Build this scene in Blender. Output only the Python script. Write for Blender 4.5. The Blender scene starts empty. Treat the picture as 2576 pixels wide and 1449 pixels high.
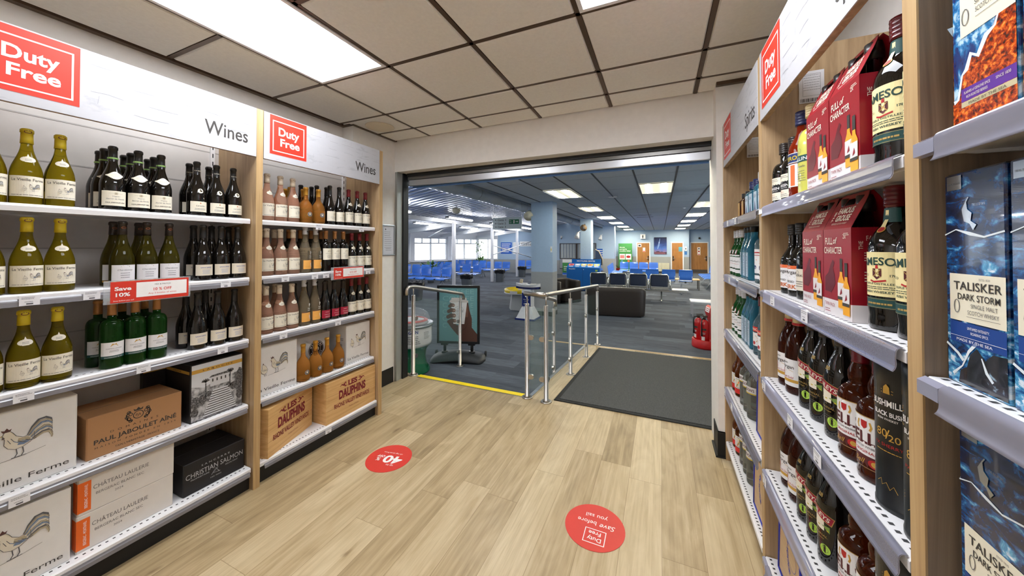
import bpy, bmesh, math, random
from math import pi, sin, cos, sqrt, radians, atan2
from mathutils import Vector, Matrix, geometry
random.seed(7)
S = bpy.context.scene
COL = S.collection
W, HH, FPX = 2576, 1449, 855.0

# ------------------------------------------------------------------ camera
cam_d = bpy.data.cameras.new('camera')
cam = bpy.data.objects.new('camera', cam_d); COL.objects.link(cam)
cam.location = (0, 0, 1.43)
cam.rotation_euler = (radians(90.8), 0, radians(23.55))
cam_d.sensor_fit = 'HORIZONTAL'; cam_d.sensor_width = 36.0
cam_d.lens = 36.0 * FPX / W
cam_d.shift_y = -(HH / 2 - 609) / W
cam_d.clip_start = 0.05; cam_d.clip_end = 400
S.camera = cam

# ------------------------------------------------------------------ view, sky, light paths
S.view_settings.view_transform = 'Standard'
S.view_settings.look = 'None'
S.view_settings.exposure = 0.72
S.view_settings.gamma = 1.0
S.view_settings.use_curve_mapping = False
cy = S.cycles
cy.use_denoising = True
cy.max_bounces = 10; cy.diffuse_bounces = 6; cy.glossy_bounces = 4; cy.transmission_bounces = 8
cy.transparent_max_bounces = 10
cy.caustics_reflective = False; cy.caustics_refractive = False
cy.sample_clamp_indirect = 4.0; cy.blur_glossy = 0.6
wd = bpy.data.worlds.new('sky'); S.world = wd; wd.use_nodes = True
wn = wd.node_tree
wbg = wn.nodes['Background']
_tc = wn.nodes.new('ShaderNodeTexCoord'); _sp = wn.nodes.new('ShaderNodeSeparateXYZ')
_cr = wn.nodes.new('ShaderNodeValToRGB')
_cr.color_ramp.elements[0].position = 0.485; _cr.color_ramp.elements[0].color = (0.55, 0.68, 0.78, 1)
_cr.color_ramp.elements[1].position = 0.52; _cr.color_ramp.elements[1].color = (1, 1, 1, 1)
_ma = wn.nodes.new('ShaderNodeMath'); _ma.operation = 'MULTIPLY_ADD'; _ma.inputs[1].default_value = 0.5; _ma.inputs[2].default_value = 0.5
wn.links.new(_tc.outputs['Generated'], _sp.inputs[0]); wn.links.new(_sp.outputs['Z'], _ma.inputs[0])
wn.links.new(_ma.outputs[0], _cr.inputs[0]); wn.links.new(_cr.outputs[0], wbg.inputs[0])
wbg.inputs[1].default_value = 3.2

ZH = -0.21       # waiting hall floor
CE = 2.566       # shop ceiling
HC = 2.51        # hall ceiling
def portal(loc, rot, sx, sy):
    l = bpy.data.lights.new('window_daylight', 'AREA'); l.shape = 'RECTANGLE'; l.size = sx; l.size_y = sy
    l.cycles.is_portal = True
    o = bpy.data.objects.new('window_daylight', l); o.location = loc; o.rotation_euler = rot; COL.objects.link(o)
portal((-13.2, 13, 1.2), (radians(90), 0, radians(-90 - 13.3)), 16, 1.6)

# ------------------------------------------------------------------ materials
MATS = {}
def _n(nt, t, **kw):
    n = nt.nodes.new('ShaderNode' + t)
    for k, v in kw.items(): setattr(n, k, v)
    return n
def lin(c):
    return tuple(((v / 255) / 12.92 if v <= 10 else (((v / 255) + 0.055) / 1.055) ** 2.4) for v in c)
def M(name, c=(200, 200, 200), rough=0.5, metal=0.0, trans=0.0, ior=1.45, emit=0.0, alpha=1.0, spec=None, coat=0.0, nz=0.0, nscale=20, bump=0.0, stretch=(1, 1, 1), obj=True):
    """principled material, c in sRGB 0-255; nz: colour variation by noise"""
    if name in MATS: return MATS[name]
    m = bpy.data.materials.new(name); m.use_nodes = True; MATS[name] = m
    nt = m.node_tree; b = nt.nodes['Principled BSDF']
    col = lin(c) + (1,)
    b.inputs['Base Color'].default_value = col
    b.inputs['Roughness'].default_value = rough; b.inputs['Metallic'].default_value = metal
    b.inputs['IOR'].default_value = ior
    b.inputs['Transmission Weight'].default_value = trans
    b.inputs['Alpha'].default_value = alpha
    b.inputs['Coat Weight'].default_value = coat
    if spec is not None: b.inputs['Specular IOR Level'].default_value = spec
    if emit:
        b.inputs['Emission Color'].default_value = col; b.inputs['Emission Strength'].default_value = emit
    tc = _n(nt, 'TexCoord'); mp = _n(nt, 'Mapping'); mp.inputs['Scale'].default_value = stretch
    nt.links.new(tc.outputs['Object'], mp.inputs[0])
    if trans == 0 and metal < 0.5 and not emit or nz or bump:
        no = _n(nt, 'TexNoise'); no.inputs['Scale'].default_value = nscale; no.inputs['Detail'].default_value = 4
        nt.links.new(mp.outputs[0], no.inputs['Vector'])
        a = nz or 0.025
        r = _n(nt, 'ValToRGB')
        r.color_ramp.elements[0].position = 0.3; r.color_ramp.elements[1].position = 0.7
        r.color_ramp.elements[0].color = tuple(v * (1 - a) for v in col[:3]) + (1,)
        r.color_ramp.elements[1].color = tuple(min(1, v * (1 + a)) for v in col[:3]) + (1,)
        nt.links.new(no.outputs['Fac'], r.inputs[0]); nt.links.new(r.outputs[0], b.inputs['Base Color'])
        if bump:
            bp = _n(nt, 'Bump'); bp.inputs['Strength'].default_value = bump; bp.inputs['Distance'].default_value = 0.004
            nt.links.new(no.outputs['Fac'], bp.inputs['Height']); nt.links.new(bp.outputs[0], b.inputs['Normal'])
    return m
def ramp(nt, pts):
    r = _n(nt, 'ValToRGB'); e = r.color_ramp.elements
    while len(e) < len(pts): e.new(0.5)
    for k, (p, c) in enumerate(pts): e[k].position = p; e[k].color = lin(c) + (1,)
    return r
def mth(nt, op, a, b=None, c=None):
    n = _n(nt, 'Math', operation=op)
    for k, v in enumerate((a, b, c)):
        if v is None: continue
        if isinstance(v, (int, float)): n.inputs[k].default_value = v
        else: nt.links.new(v, n.inputs[k])
    return n.outputs[0]
def base(name):
    m = bpy.data.materials.new(name); m.use_nodes = True; MATS[name] = m
    return m, m.node_tree, m.node_tree.nodes['Principled BSDF']
def planks(name, across, along, wid, ln, cols, seed=0.0, rough=0.45, grain=0.35, gapd=0.7, streak=(60, 2.2), knots=True):
    """boards: axis 'across' 0/1, each row shifted at random; tint per board, stretched grain"""
    m, nt, b = base(name)
    tc = _n(nt, 'TexCoord'); sp = _n(nt, 'SeparateXYZ'); nt.links.new(tc.outputs['Object'], sp.inputs[0])
    X = sp.outputs[across]; Y = sp.outputs[along]
    xs = mth(nt, 'DIVIDE', X, wid); ci = mth(nt, 'FLOOR', xs); cf = mth(nt, 'FRACT', xs)
    wn1 = _n(nt, 'TexWhiteNoise', noise_dimensions='1D'); nt.links.new(mth(nt, 'ADD', ci, seed), wn1.inputs['W'])
    ys = mth(nt, 'ADD', mth(nt, 'DIVIDE', Y, ln), wn1.outputs['Value']); ri = mth(nt, 'FLOOR', ys); rf = mth(nt, 'FRACT', ys)
    cb = _n(nt, 'CombineXYZ'); nt.links.new(ci, cb.inputs[0]); nt.links.new(ri, cb.inputs[1])
    wn2 = _n(nt, 'TexWhiteNoise', noise_dimensions='3D'); nt.links.new(cb.outputs[0], wn2.inputs['Vector'])
    # grain coordinates, shifted per board
    g = _n(nt, 'CombineXYZ')
    nt.links.new(mth(nt, 'MULTIPLY', X, streak[0]), g.inputs[0]); nt.links.new(mth(nt, 'MULTIPLY', Y, streak[1]), g.inputs[1])
    nt.links.new(mth(nt, 'MULTIPLY', wn2.outputs['Value'], 37.0), g.inputs[2])
    no = _n(nt, 'TexNoise'); no.inputs['Scale'].default_value = 1.0; no.inputs['Detail'].default_value = 6; no.inputs['Roughness'].default_value = 0.6
    no.inputs['Distortion'].default_value = 0.6
    nt.links.new(g.outputs[0], no.inputs['Vector'])
    g2 = _n(nt, 'CombineXYZ')
    nt.links.new(mth(nt, 'MULTIPLY', X, 9.0), g2.inputs[0]); nt.links.new(mth(nt, 'MULTIPLY', Y, 2.5), g2.inputs[1])
    nt.links.new(mth(nt, 'MULTIPLY', wn2.outputs['Value'], 91.0), g2.inputs[2])
    no2 = _n(nt, 'TexNoise'); no2.inputs['Scale'].default_value = 1.0; no2.inputs['Detail'].default_value = 3; no2.inputs['Distortion'].default_value = 1.5
    nt.links.new(g2.outputs[0], no2.inputs['Vector'])
    v = mth(nt, 'ADD', mth(nt, 'MULTIPLY', wn2.outputs['Value'], 0.42), mth(nt, 'ADD', mth(nt, 'MULTIPLY', no.outputs['Fac'], grain), mth(nt, 'MULTIPLY', no2.outputs['Fac'], 0.55)))
    v = mth(nt, 'SUBTRACT', v, (grain + 0.55) / 2 - 0.29)
    r = ramp(nt, cols); nt.links.new(v, r.inputs[0])
    out = r.outputs[0]
    def mul(colout, fac, dark):
        mx = _n(nt, 'MixRGB', blend_type='MULTIPLY'); nt.links.new(fac, mx.inputs[0]); nt.links.new(colout, mx.inputs[1]); mx.inputs[2].default_value = tuple(dark) + (1,)
        return mx.outputs[0]
    if knots:
        vo = _n(nt, 'TexVoronoi'); vo.inputs['Scale'].default_value = 1.0
        g3 = _n(nt, 'CombineXYZ'); nt.links.new(mth(nt, 'MULTIPLY', X, 4.2), g3.inputs[0]); nt.links.new(mth(nt, 'MULTIPLY', Y, 1.7), g3.inputs[1])
        mx3 = _n(nt, 'VectorMath', operation='ADD'); nt.links.new(g3.outputs[0], mx3.inputs[0])
        nsc = _n(nt, 'VectorMath', operation='SCALE'); nt.links.new(no2.outputs['Color'], nsc.inputs[0]); nsc.inputs['Scale'].default_value = 0.25
        nt.links.new(nsc.outputs[0], mx3.inputs[1]); nt.links.new(mx3.outputs[0], vo.inputs['Vector'])
        kf = _n(nt, 'MapRange'); nt.links.new(vo.outputs['Distance'], kf.inputs[0])
        for i, q in enumerate((0.02, 0.085, 0.75, 0.0)): kf.inputs[i + 1].default_value = q
        out = mul(out, kf.outputs[0], (0.35, 0.27, 0.2))
    e = mth(nt, 'MINIMUM', mth(nt, 'MULTIPLY', mth(nt, 'MINIMUM', cf, mth(nt, 'SUBTRACT', 1.0, cf)), wid), mth(nt, 'MULTIPLY', mth(nt, 'MINIMUM', rf, mth(nt, 'SUBTRACT', 1.0, rf)), ln))
    gp = mth(nt, 'LESS_THAN', e, 0.0012); gp = mth(nt, 'MULTIPLY', gp, gapd)
    out = mul(out, gp, (0.45, 0.38, 0.3))
    nt.links.new(out, b.inputs['Base Color']); b.inputs['Roughness'].default_value = rough
    bp = _n(nt, 'Bump'); bp.inputs['Strength'].default_value = 0.08; bp.inputs['Distance'].default_value = 0.002
    nt.links.new(no.outputs['Fac'], bp.inputs['Height']); nt.links.new(bp.outputs[0], b.inputs['Normal'])
    return m
def noisemat(name, pts, scale, detail=8, rough=0.5, dist=0.0, stretch=(1, 1, 1), kind='noise', coat=0.0, extra=None, bump=0.0):
    m, nt, b = base(name)
    tc = _n(nt, 'TexCoord'); mp = _n(nt, 'Mapping'); mp.inputs['Scale'].default_value = stretch
    nt.links.new(tc.outputs['Object'], mp.inputs[0])
    no = _n(nt, 'TexNoise'); no.inputs['Scale'].default_value = scale; no.inputs['Detail'].default_value = detail
    no.inputs['Roughness'].default_value = 0.62; no.inputs['Distortion'].default_value = dist
    nt.links.new(mp.outputs[0], no.inputs['Vector'])
    r = ramp(nt, pts); v = no.outputs['Fac']
    if extra:   # (axis, gain, offset): adds a slope along an object axis, where the printed picture changes
        sp = _n(nt, 'SeparateXYZ'); nt.links.new(tc.outputs['Object'], sp.inputs[0])
        v = mth(nt, 'ADD', mth(nt, 'MULTIPLY', v, extra[3] if len(extra) > 3 else 1.0), mth(nt, 'MULTIPLY_ADD', sp.outputs[extra[0]], extra[1], extra[2]))
    nt.links.new(v, r.inputs[0]); nt.links.new(r.outputs[0], b.inputs['Base Color'])
    b.inputs['Roughness'].default_value = rough; b.inputs['Coat Weight'].default_value = coat
    if bump:
        bp = _n(nt, 'Bump'); bp.inputs['Strength'].default_value = bump; bp.inputs['Distance'].default_value = 0.003
        nt.links.new(no.outputs['Fac'], bp.inputs['Height']); nt.links.new(bp.outputs[0], b.inputs['Normal'])
    return m

FLOORCOLS = [(0.0, (120, 100, 70)), (0.28, (160, 138, 102)), (0.48, (182, 160, 123)), (0.7, (204, 184, 148)), (1.0, (222, 206, 174))]
m_floor = planks('oak_vinyl_planks', 0, 1, 0.185, 1.22, FLOORCOLS, rough=0.38, grain=0.62)
m_carpet = planks('slate_carpet_planks', 1, 0, 0.25, 1.0, [(0.0, (50, 54, 63)), (0.35, (66, 71, 80)), (0.6, (82, 88, 98)), (1.0, (108, 115, 126))], rough=0.95, grain=0.75, gapd=0.15, streak=(55, 3.0), knots=False)
m_mat = noisemat('charcoal_entrance_mat', [(0.3, (46, 47, 48)), (0.5, (70, 71, 72)), (0.7, (106, 107, 106))], 260, 2, 0.95, bump=0.5)
OAK = [(0.15, (150, 118, 80)), (0.4, (188, 154, 110)), (0.6, (205, 174, 130)), (0.85, (220, 192, 150))]
m_oakf = noisemat('light_oak_edge', [(0.2, (156, 124, 82)), (0.5, (184, 152, 106)), (0.8, (200, 170, 124))], 1.0, 6, 0.45, 0.4, (70, 70, 2.4))
m_oak = noisemat('oak_panel', [(0.22, (128, 103, 74)), (0.42, (160, 132, 98)), (0.58, (176, 148, 112)), (0.8, (194, 168, 132))], 1.0, 9, 0.45, 1.6, (26, 26, 1.4))
m_oak_shaded = noisemat('shaded_oak_panel', [(0.22, (96, 80, 64)), (0.42, (124, 104, 84)), (0.58, (140, 120, 98)), (0.8, (160, 140, 116))], 1.0, 9, 0.5, 1.6, (26, 26, 1.2))  # same oak with its shade put into the colour, for the nearest bay
m_wall = M('white_painted_wall', (237, 234, 230), 0.6)
m_wallstep = m_wall
m_tile = M('ceiling_tile', (234, 231, 225), 0.9, nz=0.03, nscale=60)
m_grid = M('bronze_ceiling_grid', (88, 70, 54), 0.4, 0.3)
m_black = M('black_skirting', (22, 22, 23), 0.55)
m_white = M('white_powder_coat', (232, 231, 232), 0.35)
m_perf = M('shelf_slot', (60, 60, 62), 0.6)
m_rail = M('clear_ticket_rail', (158, 158, 176), 0.12, spec=0.7, alpha=0.8, coat=0.5)
m_raild = M('smoked_ticket_lip', (140, 138, 142), 0.1, alpha=0.72, spec=0.8)
m_ticket = M('paper_ticket', (232, 232, 236), 0.6)
m_ink = M('grey_ink', (90, 90, 96), 0.6)
m_dark = M('dark_ink', (58, 54, 50), 0.6)
m_red = M('signal_red_print', (212, 54, 36), 0.5)
m_wp = M('white_print', (246, 244, 242), 0.5)
m_slat = M('grey_slatwall', (208, 203, 198), 0.5)
m_slatd = M('slatwall_groove', (176, 172, 168), 0.6)
m_steel = M('brushed_steel', (188, 182, 174), 0.28, 1.0, nz=0.06, nscale=8, stretch=(40, 40, 1))
m_alu = M('aluminium', (196, 198, 202), 0.32, 1.0)
m_glass = M('rail_glass', (150, 182, 178), 0.02, alpha=.07, spec=.8)
m_hblue = M('light_blue_paint', (168, 190, 214), 0.55)
m_hgrey = M('grey_dado_paint', (160, 162, 162), 0.55)
m_hceil = M('hall_ceiling_tile', (204, 210, 218), 0.85)
m_frame = M('white_frame_paint', (236, 236, 240), 0.45)
m_yellow = M('yellow_nosing', (255, 222, 20), 0.45)
m_brick = None

# ------------------------------------------------------------------ mesh builder
class MB:
    def __init__(s): s.v = []; s.f = []; s.m = []; s.mats = []; s.sm = []
    def mi(s, mat):
        if mat not in s.mats: s.mats.append(mat)
        return s.mats.index(mat)
    def add(s, vs, fs, mat, smooth=False):
        o = len(s.v); s.v += [tuple(p) for p in vs]; k = s.mi(mat)
        for f in fs: s.f.append(tuple(i + o for i in f)); s.m.append(k); s.sm.append(smooth)
        return s
    def box(s, x0, y0, z0, x1, y1, z1, mat, T=None):
        v = [(x, y, z) for x in (x0, x1) for y in (y0, y1) for z in (z0, z1)]
        if T: v = [T @ Vector(p) for p in v]
        return s.add(v, [(0, 1, 3, 2), (4, 6, 7, 5), (0, 4, 5, 1), (2, 3, 7, 6), (0, 2, 6, 4), (1, 5, 7, 3)], mat)
    def bev(s, x0, y0, z0, x1, y1, z1, r, mat, T=None, seg=2):
        """box with rounded vertical edges and bevelled rims"""
        pts = []
        for (cx, cy_, a0) in ((x1 - r, y1 - r, 0), (x0 + r, y1 - r, 90), (x0 + r, y0 + r, 180), (x1 - r, y0 + r, 270)):
            for k in range(seg + 1):
                a = radians(a0 + 90 * k / seg); pts.append((cx + r * cos(a), cy_ + r * sin(a), cx, cy_))
        n = len(pts); vs = []
        q = r * 0.6
        for z, ins in ((z0, q), (z0 + q, 0), (z1 - q, 0), (z1, q)):
            for (px, py, cx, cy_) in pts:
                t = 1 - ins / r if r else 1
                vs.append((cx + (px - cx) * t, cy_ + (py - cy_) * t, z))
        if T: vs = [T @ Vector(p) for p in vs]
        fs = [(j * n + i, j * n + (i + 1) % n, (j + 1) * n + (i + 1) % n, (j + 1) * n + i) for j in range(3) for i in range(n)]
        fs += [tuple(range(n))[::-1], tuple(range(3 * n, 4 * n))]
        return s.add(vs, fs, mat)
    def lathe(s, prof, mat, cx=0, cy_=0, seg=24, cap0=True, cap1=True, sup=None, smooth=True, T=None):
        vs = []; n = seg
        for (r, z) in prof:
            for i in range(n):
                a = 2 * pi * i / n; c, q = cos(a), sin(a)
                k = 1.0
                if sup: k = 1.0 / (abs(c) ** sup + abs(q) ** sup) ** (1.0 / sup) if r > sup_min else 1.0
                vs.append((cx + r * k * c, cy_ + r * k * q, z))
        if T: vs = [T @ Vector(p) for p in vs]
        fs = [(j * n + i, j * n + (i + 1) % n, (j + 1) * n + (i + 1) % n, (j + 1) * n + i) for j in range(len(prof) - 1) for i in range(n)]
        s.add(vs, fs, mat, smooth)
        o = len(s.v) - len(vs); k = s.mi(mat)
        if cap0: s.f.append(tuple(o + i for i in range(n))[::-1]); s.m.append(k); s.sm.append(False)
        if cap1: s.f.append(tuple(o + (len(prof) - 1) * n + i for i in range(n))); s.m.append(k); s.sm.append(False)
        return s
    def cyl(s, x, y, z0, z1, r, mat, seg=16, r1=None, T=None):
        return s.lathe([(r, z0), (r if r1 is None else r1, z1)], mat, x, y, seg, T=T)
    def tube(s, pts, r, mat, seg=10, caps=True):
        pts = [Vector(p) for p in pts]; n = len(pts); vs = []
        up = None
        for i, p in enumerate(pts):
            d = (pts[min(i + 1, n - 1)] - pts[max(i - 1, 0)]).normalized()
            if up is None:
                up = Vector((0, 0, 1)) if abs(d.z) < 0.9 else Vector((1, 0, 0))
            a = d.cross(up).normalized(); b = a.cross(d).normalized(); up = b
            rr = r[i] if isinstance(r, (list, tuple)) else r
            for k in range(seg):
                t = 2 * pi * k / seg; vs.append(p + a * cos(t) * rr + b * sin(t) * rr)
        fs = [(j * seg + i, (j + 1) * seg + i, (j + 1) * seg + (i + 1) % seg, j * seg + (i + 1) % seg) for j in range(n - 1) for i in range(seg)]
        if caps: fs += [tuple(range(seg)), tuple((n - 1) * seg + i for i in range(seg))[::-1]]
        return s.add(vs, fs, mat, True)
    def prism(s, poly, axis, a, b, mat, T=None):
        """polygon in the two other axes, extruded along axis between a and b"""
        n = len(poly)
        def P(u, v, w):
            return (w, u, v) if axis == 0 else ((u, w, v) if axis == 1 else (u, v, w))
        vs = [P(u, v, a) for u, v in poly] + [P(u, v, b) for u, v in poly]
        if T: vs = [T @ Vector(p) for p in vs]
        tr = geometry.tessellate_polygon([[Vector((u, v, 0)) for u, v in poly]])
        fs = [t for t in tr] + [tuple(i + n for i in t)[::-1] for t in tr] + [(i, (i + 1) % n, n + (i + 1) % n, n + i) for i in range(n)]
        return s.add(vs, fs, mat)
    def decal(s, sh, fr, mat, layer=0):
        vs, fs = sh
        return s.add([fr(u, v, 0.0006 * (1 + layer)) for u, v in vs], fs, mat)
    def build(s, name, parent=None, loc=None, bevel=0.0, fix=True):
        me = bpy.data.meshes.new(name); me.from_pydata(s.v, [], s.f)
        for m in s.mats: me.materials.append(m)
        me.polygons.foreach_set('material_index', s.m); me.polygons.foreach_set('use_smooth', s.sm)
        me.update()
        o = bpy.data.objects.new(name, me); COL.objects.link(o)
        if parent: o.parent = parent
        if loc: o.location = loc
        if bevel:
            b = o.modifiers.new('soft_edges', 'BEVEL'); b.width = bevel; b.segments = 2; b.limit_method = 'ANGLE'
        return o
sup_min = 0.02

# ------------------------------------------------------------------ flat shapes (u, v) and their frames
def pf(o, u, v, sc=1.0):
    """frame on a plane: origin, u direction, v direction; lifted along u x v"""
    o = Vector(o); u = Vector(u).normalized() * sc; v = Vector(v).normalized() * sc; n = u.cross(v).normalized()
    return lambda a, b, h=0.0: o + u * a + v * b + n * h
def rect(x0, y0, x1, y1, nx=1, ny=1):
    vs = [(x0 + (x1 - x0) * i / nx, y0 + (y1 - y0) * j / ny) for j in range(ny + 1) for i in range(nx + 1)]
    w = nx + 1
    return vs, [(j * w + i, j * w + i + 1, (j + 1) * w + i + 1, (j + 1) * w + i) for j in range(ny) for i in range(nx)]
def ell(cx, cy_, rx, ry=None, n=24, a0=0, a1=360):
    ry = rx if ry is None else ry
    vs = [(cx + rx * cos(radians(a0 + (a1 - a0) * i / n)), cy_ + ry * sin(radians(a0 + (a1 - a0) * i / n))) for i in range(n)]
    return vs, [tuple(range(n))]
def poly(pts):
    tr = geometry.tessellate_polygon([[Vector((a, b, 0)) for a, b in pts]])
    out = []
    for t in tr:
        (ax, ay), (bx, by), (cx, cy_) = pts[t[0]], pts[t[1]], pts[t[2]]
        out.append(tuple(t) if (bx - ax) * (cy_ - ay) - (by - ay) * (cx - ax) > 0 else tuple(t)[::-1])
    return list(pts), out
def stroke(pts, w, closed=False):
    pts = [Vector((a, b)) for a, b in pts]; n = len(pts); L = []; R = []
    for i, p in enumerate(pts):
        a = pts[(i - 1) % n] if (closed or i > 0) else p; b = pts[(i + 1) % n] if (closed or i < n - 1) else p
        d = (b - a); d = d.normalized() if d.length > 1e-9 else Vector((1, 0)); q = Vector((-d.y, d.x))
        ww = (w[i] if isinstance(w, (list, tuple)) else w) / 2
        L.append(tuple(p + q * ww)); R.append(tuple(p - q * ww))
    m = n if closed else n - 1
    return R + L, [(i, (i + 1) % n, n + (i + 1) % n, n + i) for i in range(m)]
def ring(cx, cy_, r, w, n=32, ry=None):
    ry = r if ry is None else ry
    return stroke([(cx + r * cos(2 * pi * i / n), cy_ + ry * sin(2 * pi * i / n)) for i in range(n)], w, True)
def frame_rect(x0, y0, x1, y1, w):
    return merge(rect(x0, y0, x1, y0 + w), rect(x0, y1 - w, x1, y1), rect(x0, y0 + w, x0 + w, y1 - w), rect(x1 - w, y0 + w, x1, y1 - w))
def merge(*shs):
    V_, F_ = [], []
    for v, f in shs:
        o = len(V_); V_ += list(v); F_ += [tuple(i + o for i in q) for q in f]
    return V_, F_
def xf(sh, dx=0, dy=0, sc=1.0, rot=0.0, sy=None, shear=0.0):
    c, q = cos(rot), sin(rot); sy = sc if sy is None else sy; out = []
    for (a, b) in sh[0]:
        a, b = a * sc + b * shear * sc, b * sy
        out.append((a * c - b * q + dx, a * q + b * c + dy))
    f = sh[1]
    if sc * sy < 0: f = [tuple(t)[::-1] for t in f]
    return out, f
_tx = {}
def T(txt, x=0, y=0, h=None, w=None, al='c', bold=0.0, shear=0.0, sp=1.0, rot=0.0, arc=None):
    """lettering as flat triangles; h is the cap height, w fits the width; arc: radius to bend over"""
    key = (txt, bold, sp)
    if key not in _tx:
        cu = bpy.data.curves.new('lettering', 'FONT'); cu.body = txt; cu.offset = bold; cu.space_character = sp; cu.resolution_u = 3
        ob = bpy.data.objects.new('lettering', cu); COL.objects.link(ob)
        dg = bpy.context.evaluated_depsgraph_get(); me = ob.evaluated_get(dg).to_mesh()
        vs = [(v.co.x, v.co.y) for v in me.vertices]; fs = [tuple(p.vertices) for p in me.polygons]
        fs = [f if (vs[f[1]][0] - vs[f[0]][0]) * (vs[f[2]][1] - vs[f[0]][1]) - (vs[f[1]][1] - vs[f[0]][1]) * (vs[f[2]][0] - vs[f[0]][0]) > 0 else f[::-1] for f in fs]
        ob.to_mesh_clear(); bpy.data.objects.remove(ob); bpy.data.curves.remove(cu)
        _tx[key] = (vs, fs)
    vs, fs = _tx[key]
    x0 = min(p[0] for p in vs); x1 = max(p[0] for p in vs); y0 = min(p[1] for p in vs)
    cap = 0.70
    if h is None: k = w / (x1 - x0); ky = k
    elif w is None: ky = k = h / cap
    else: k = w / (x1 - x0); ky = h / cap
    wd_ = (x1 - x0) * k
    ox = {'c': -wd_ / 2, 'l': 0, 'r': -wd_}[al]
    out = []
    for (a, b) in vs:
        a = (a - x0) * k + ox; b = b * ky
        a += b * shear
        if arc:
            t = a / arc; rr = arc + b; a, b = rr * sin(t), rr * cos(t) - arc
        out.append((a, b))
    c, q = cos(rot), sin(rot)
    return [(a * c - b * q + x, a * q + b * c + y) for a, b in out], fs
def scribble(x, y, w, h, rows=3, t=0.35, seed=1, al='l'):
    """small print too fine to read: thin broken rules"""
    rnd = random.Random(seed); out = []
    for r in range(rows):
        yy = y - r * h; a = x; e = x + w * rnd.uniform(0.75, 1.0)
        if al == 'c': d = (x + w - e) / 2; a += d; e += d
        while a < e:
            b = min(e, a + w * rnd.uniform(0.06, 0.16)); out.append(rect(a, yy, b, yy + h * t)); a = b + w * 0.018
    return merge(*out)
def rooster(x, y, s, hen=True):
    """farmyard sketch: list of (shape, ink key)"""
    out = []
    def P(pts): return xf(poly(pts), x, y, s)
    def K(pts, w): return xf(stroke(pts, w), x, y, s)
    body = [(-.27, .62), (-.31, .76), (-.27, .86), (-.18, .86), (-.12, .78), (-.06, .66), (.06, .57), (.20, .58), (.27, .66), (.28, .50), (.20, .36), (.06, .27), (-.08, .25), (-.21, .33), (-.28, .46)]
    out.append((P(body), 'cream'))
    out.append((P([(-.02, .56), (.16, .54), (.22, .46), (.12, .38), (-.04, .42)]), 'tan')); out.append((P([(.0, .44), (.14, .42), (.20, .38), (.08, .33), (-.04, .36)]), 'blue'))
    out.append((P([(-.29, .84), (-.34, .93), (-.27, .90), (-.23, .97), (-.19, .90), (-.14, .92), (-.17, .84)]), 'comb'))
    out.append((P([(-.30, .78), (-.38, .755), (-.30, .735)]), 'beak')); out.append((P([(-.30, .73), (-.32, .65), (-.26, .68)]), 'comb'))
    for k in range(9):
        a = k * 0.06
        pts = [(.16 + a * .2, .58 - a * .35), (.24 + a * .45, .80 - a * .55), (.36 + a * .45, .98 - a * .95), (.50 + a * .22, 1.0 - a * 1.15), (.60 + a * .06, .92 - a * 1.15), (.63 - a * .02, .80 - a * 1.05)]
        out.append((K(pts, [.05, .06, .06, .055, .045, .02]), ('grey', 'tan', 'blue', 'cream', 'tan', 'blue', 'cream', 'grey', 'tan')[k]))
        out.append((K([(q[0] + .004, q[1] + .018) for q in pts], .008), 'grey'))
    for k in range(4):
        out.append((K([(-.1 + .07 * k, .5 - .01 * k), (.02 + .07 * k, .40), (.14 + .06 * k, .44)], .018), 'grey' if k % 2 else 'blue'))
    pts = body + [body[0]]
    out.append((K(pts, .012), 'grey'))
    out.append((K([(-.22, .6), (-.16, .46)], .012), 'grey')); out.append((K([(-.16, .62), (-.1, .5)], .012), 'grey'))
    for lx in (-.06, .06):
        out.append((K([(lx, .26), (lx + .02, .1), (lx - .03, .0)], .022), 'grey')); out.append((K([(lx - .09, .0), (lx + .07, .01)], .018), 'grey'))
    out.append((K([(-.5, -.04), (.1, -.0), (.5, .08)], .01), 'grey'))
    if hen:
        hb = [(-.78, .42), (-.80, .56), (-.74, .64), (-.66, .58), (-.58, .50), (-.5, .3), (-.55, .14), (-.68, .08), (-.80, .16), (-.86, .30)]
        out.append((P(hb), 'cream')); out.append((K(hb + [hb[0]], .012), 'grey'))
        out.append((P([(-.78, .62), (-.74, .72), (-.70, .63)]), 'comb'))
        for k in range(4): out.append((K([(-.80 + .07 * k, .36), (-.74 + .06 * k, .26), (-.66 + .05 * k, .3)], .014), 'grey'))
        out.append((K([(-.68, .1), (-.66, -.04)], .018), 'grey')); out.append((K([(-.62, .12), (-.58, -.02)], .018), 'grey'))
    return out
m_rc = {'cream': M('sketch_cream', (222, 214, 196), .6), 'comb': M('sketch_comb', (92, 58, 54), .6), 'beak': M('sketch_beak', (190, 160, 90), .6), 'blue': M('sketch_blue', (118, 138, 168), .6), 'tan': M('sketch_tan', (178, 166, 140), .6), 'grey': M('sketch_grey', (92, 92, 96), .6)}
def put_rooster(mb, fr, x, y, s, hen=True, layer=1):
    for k, (sh, ink) in enumerate(rooster(x, y, s, hen)): mb.decal(sh, fr, m_rc[ink], layer + k * 0.12)

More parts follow.
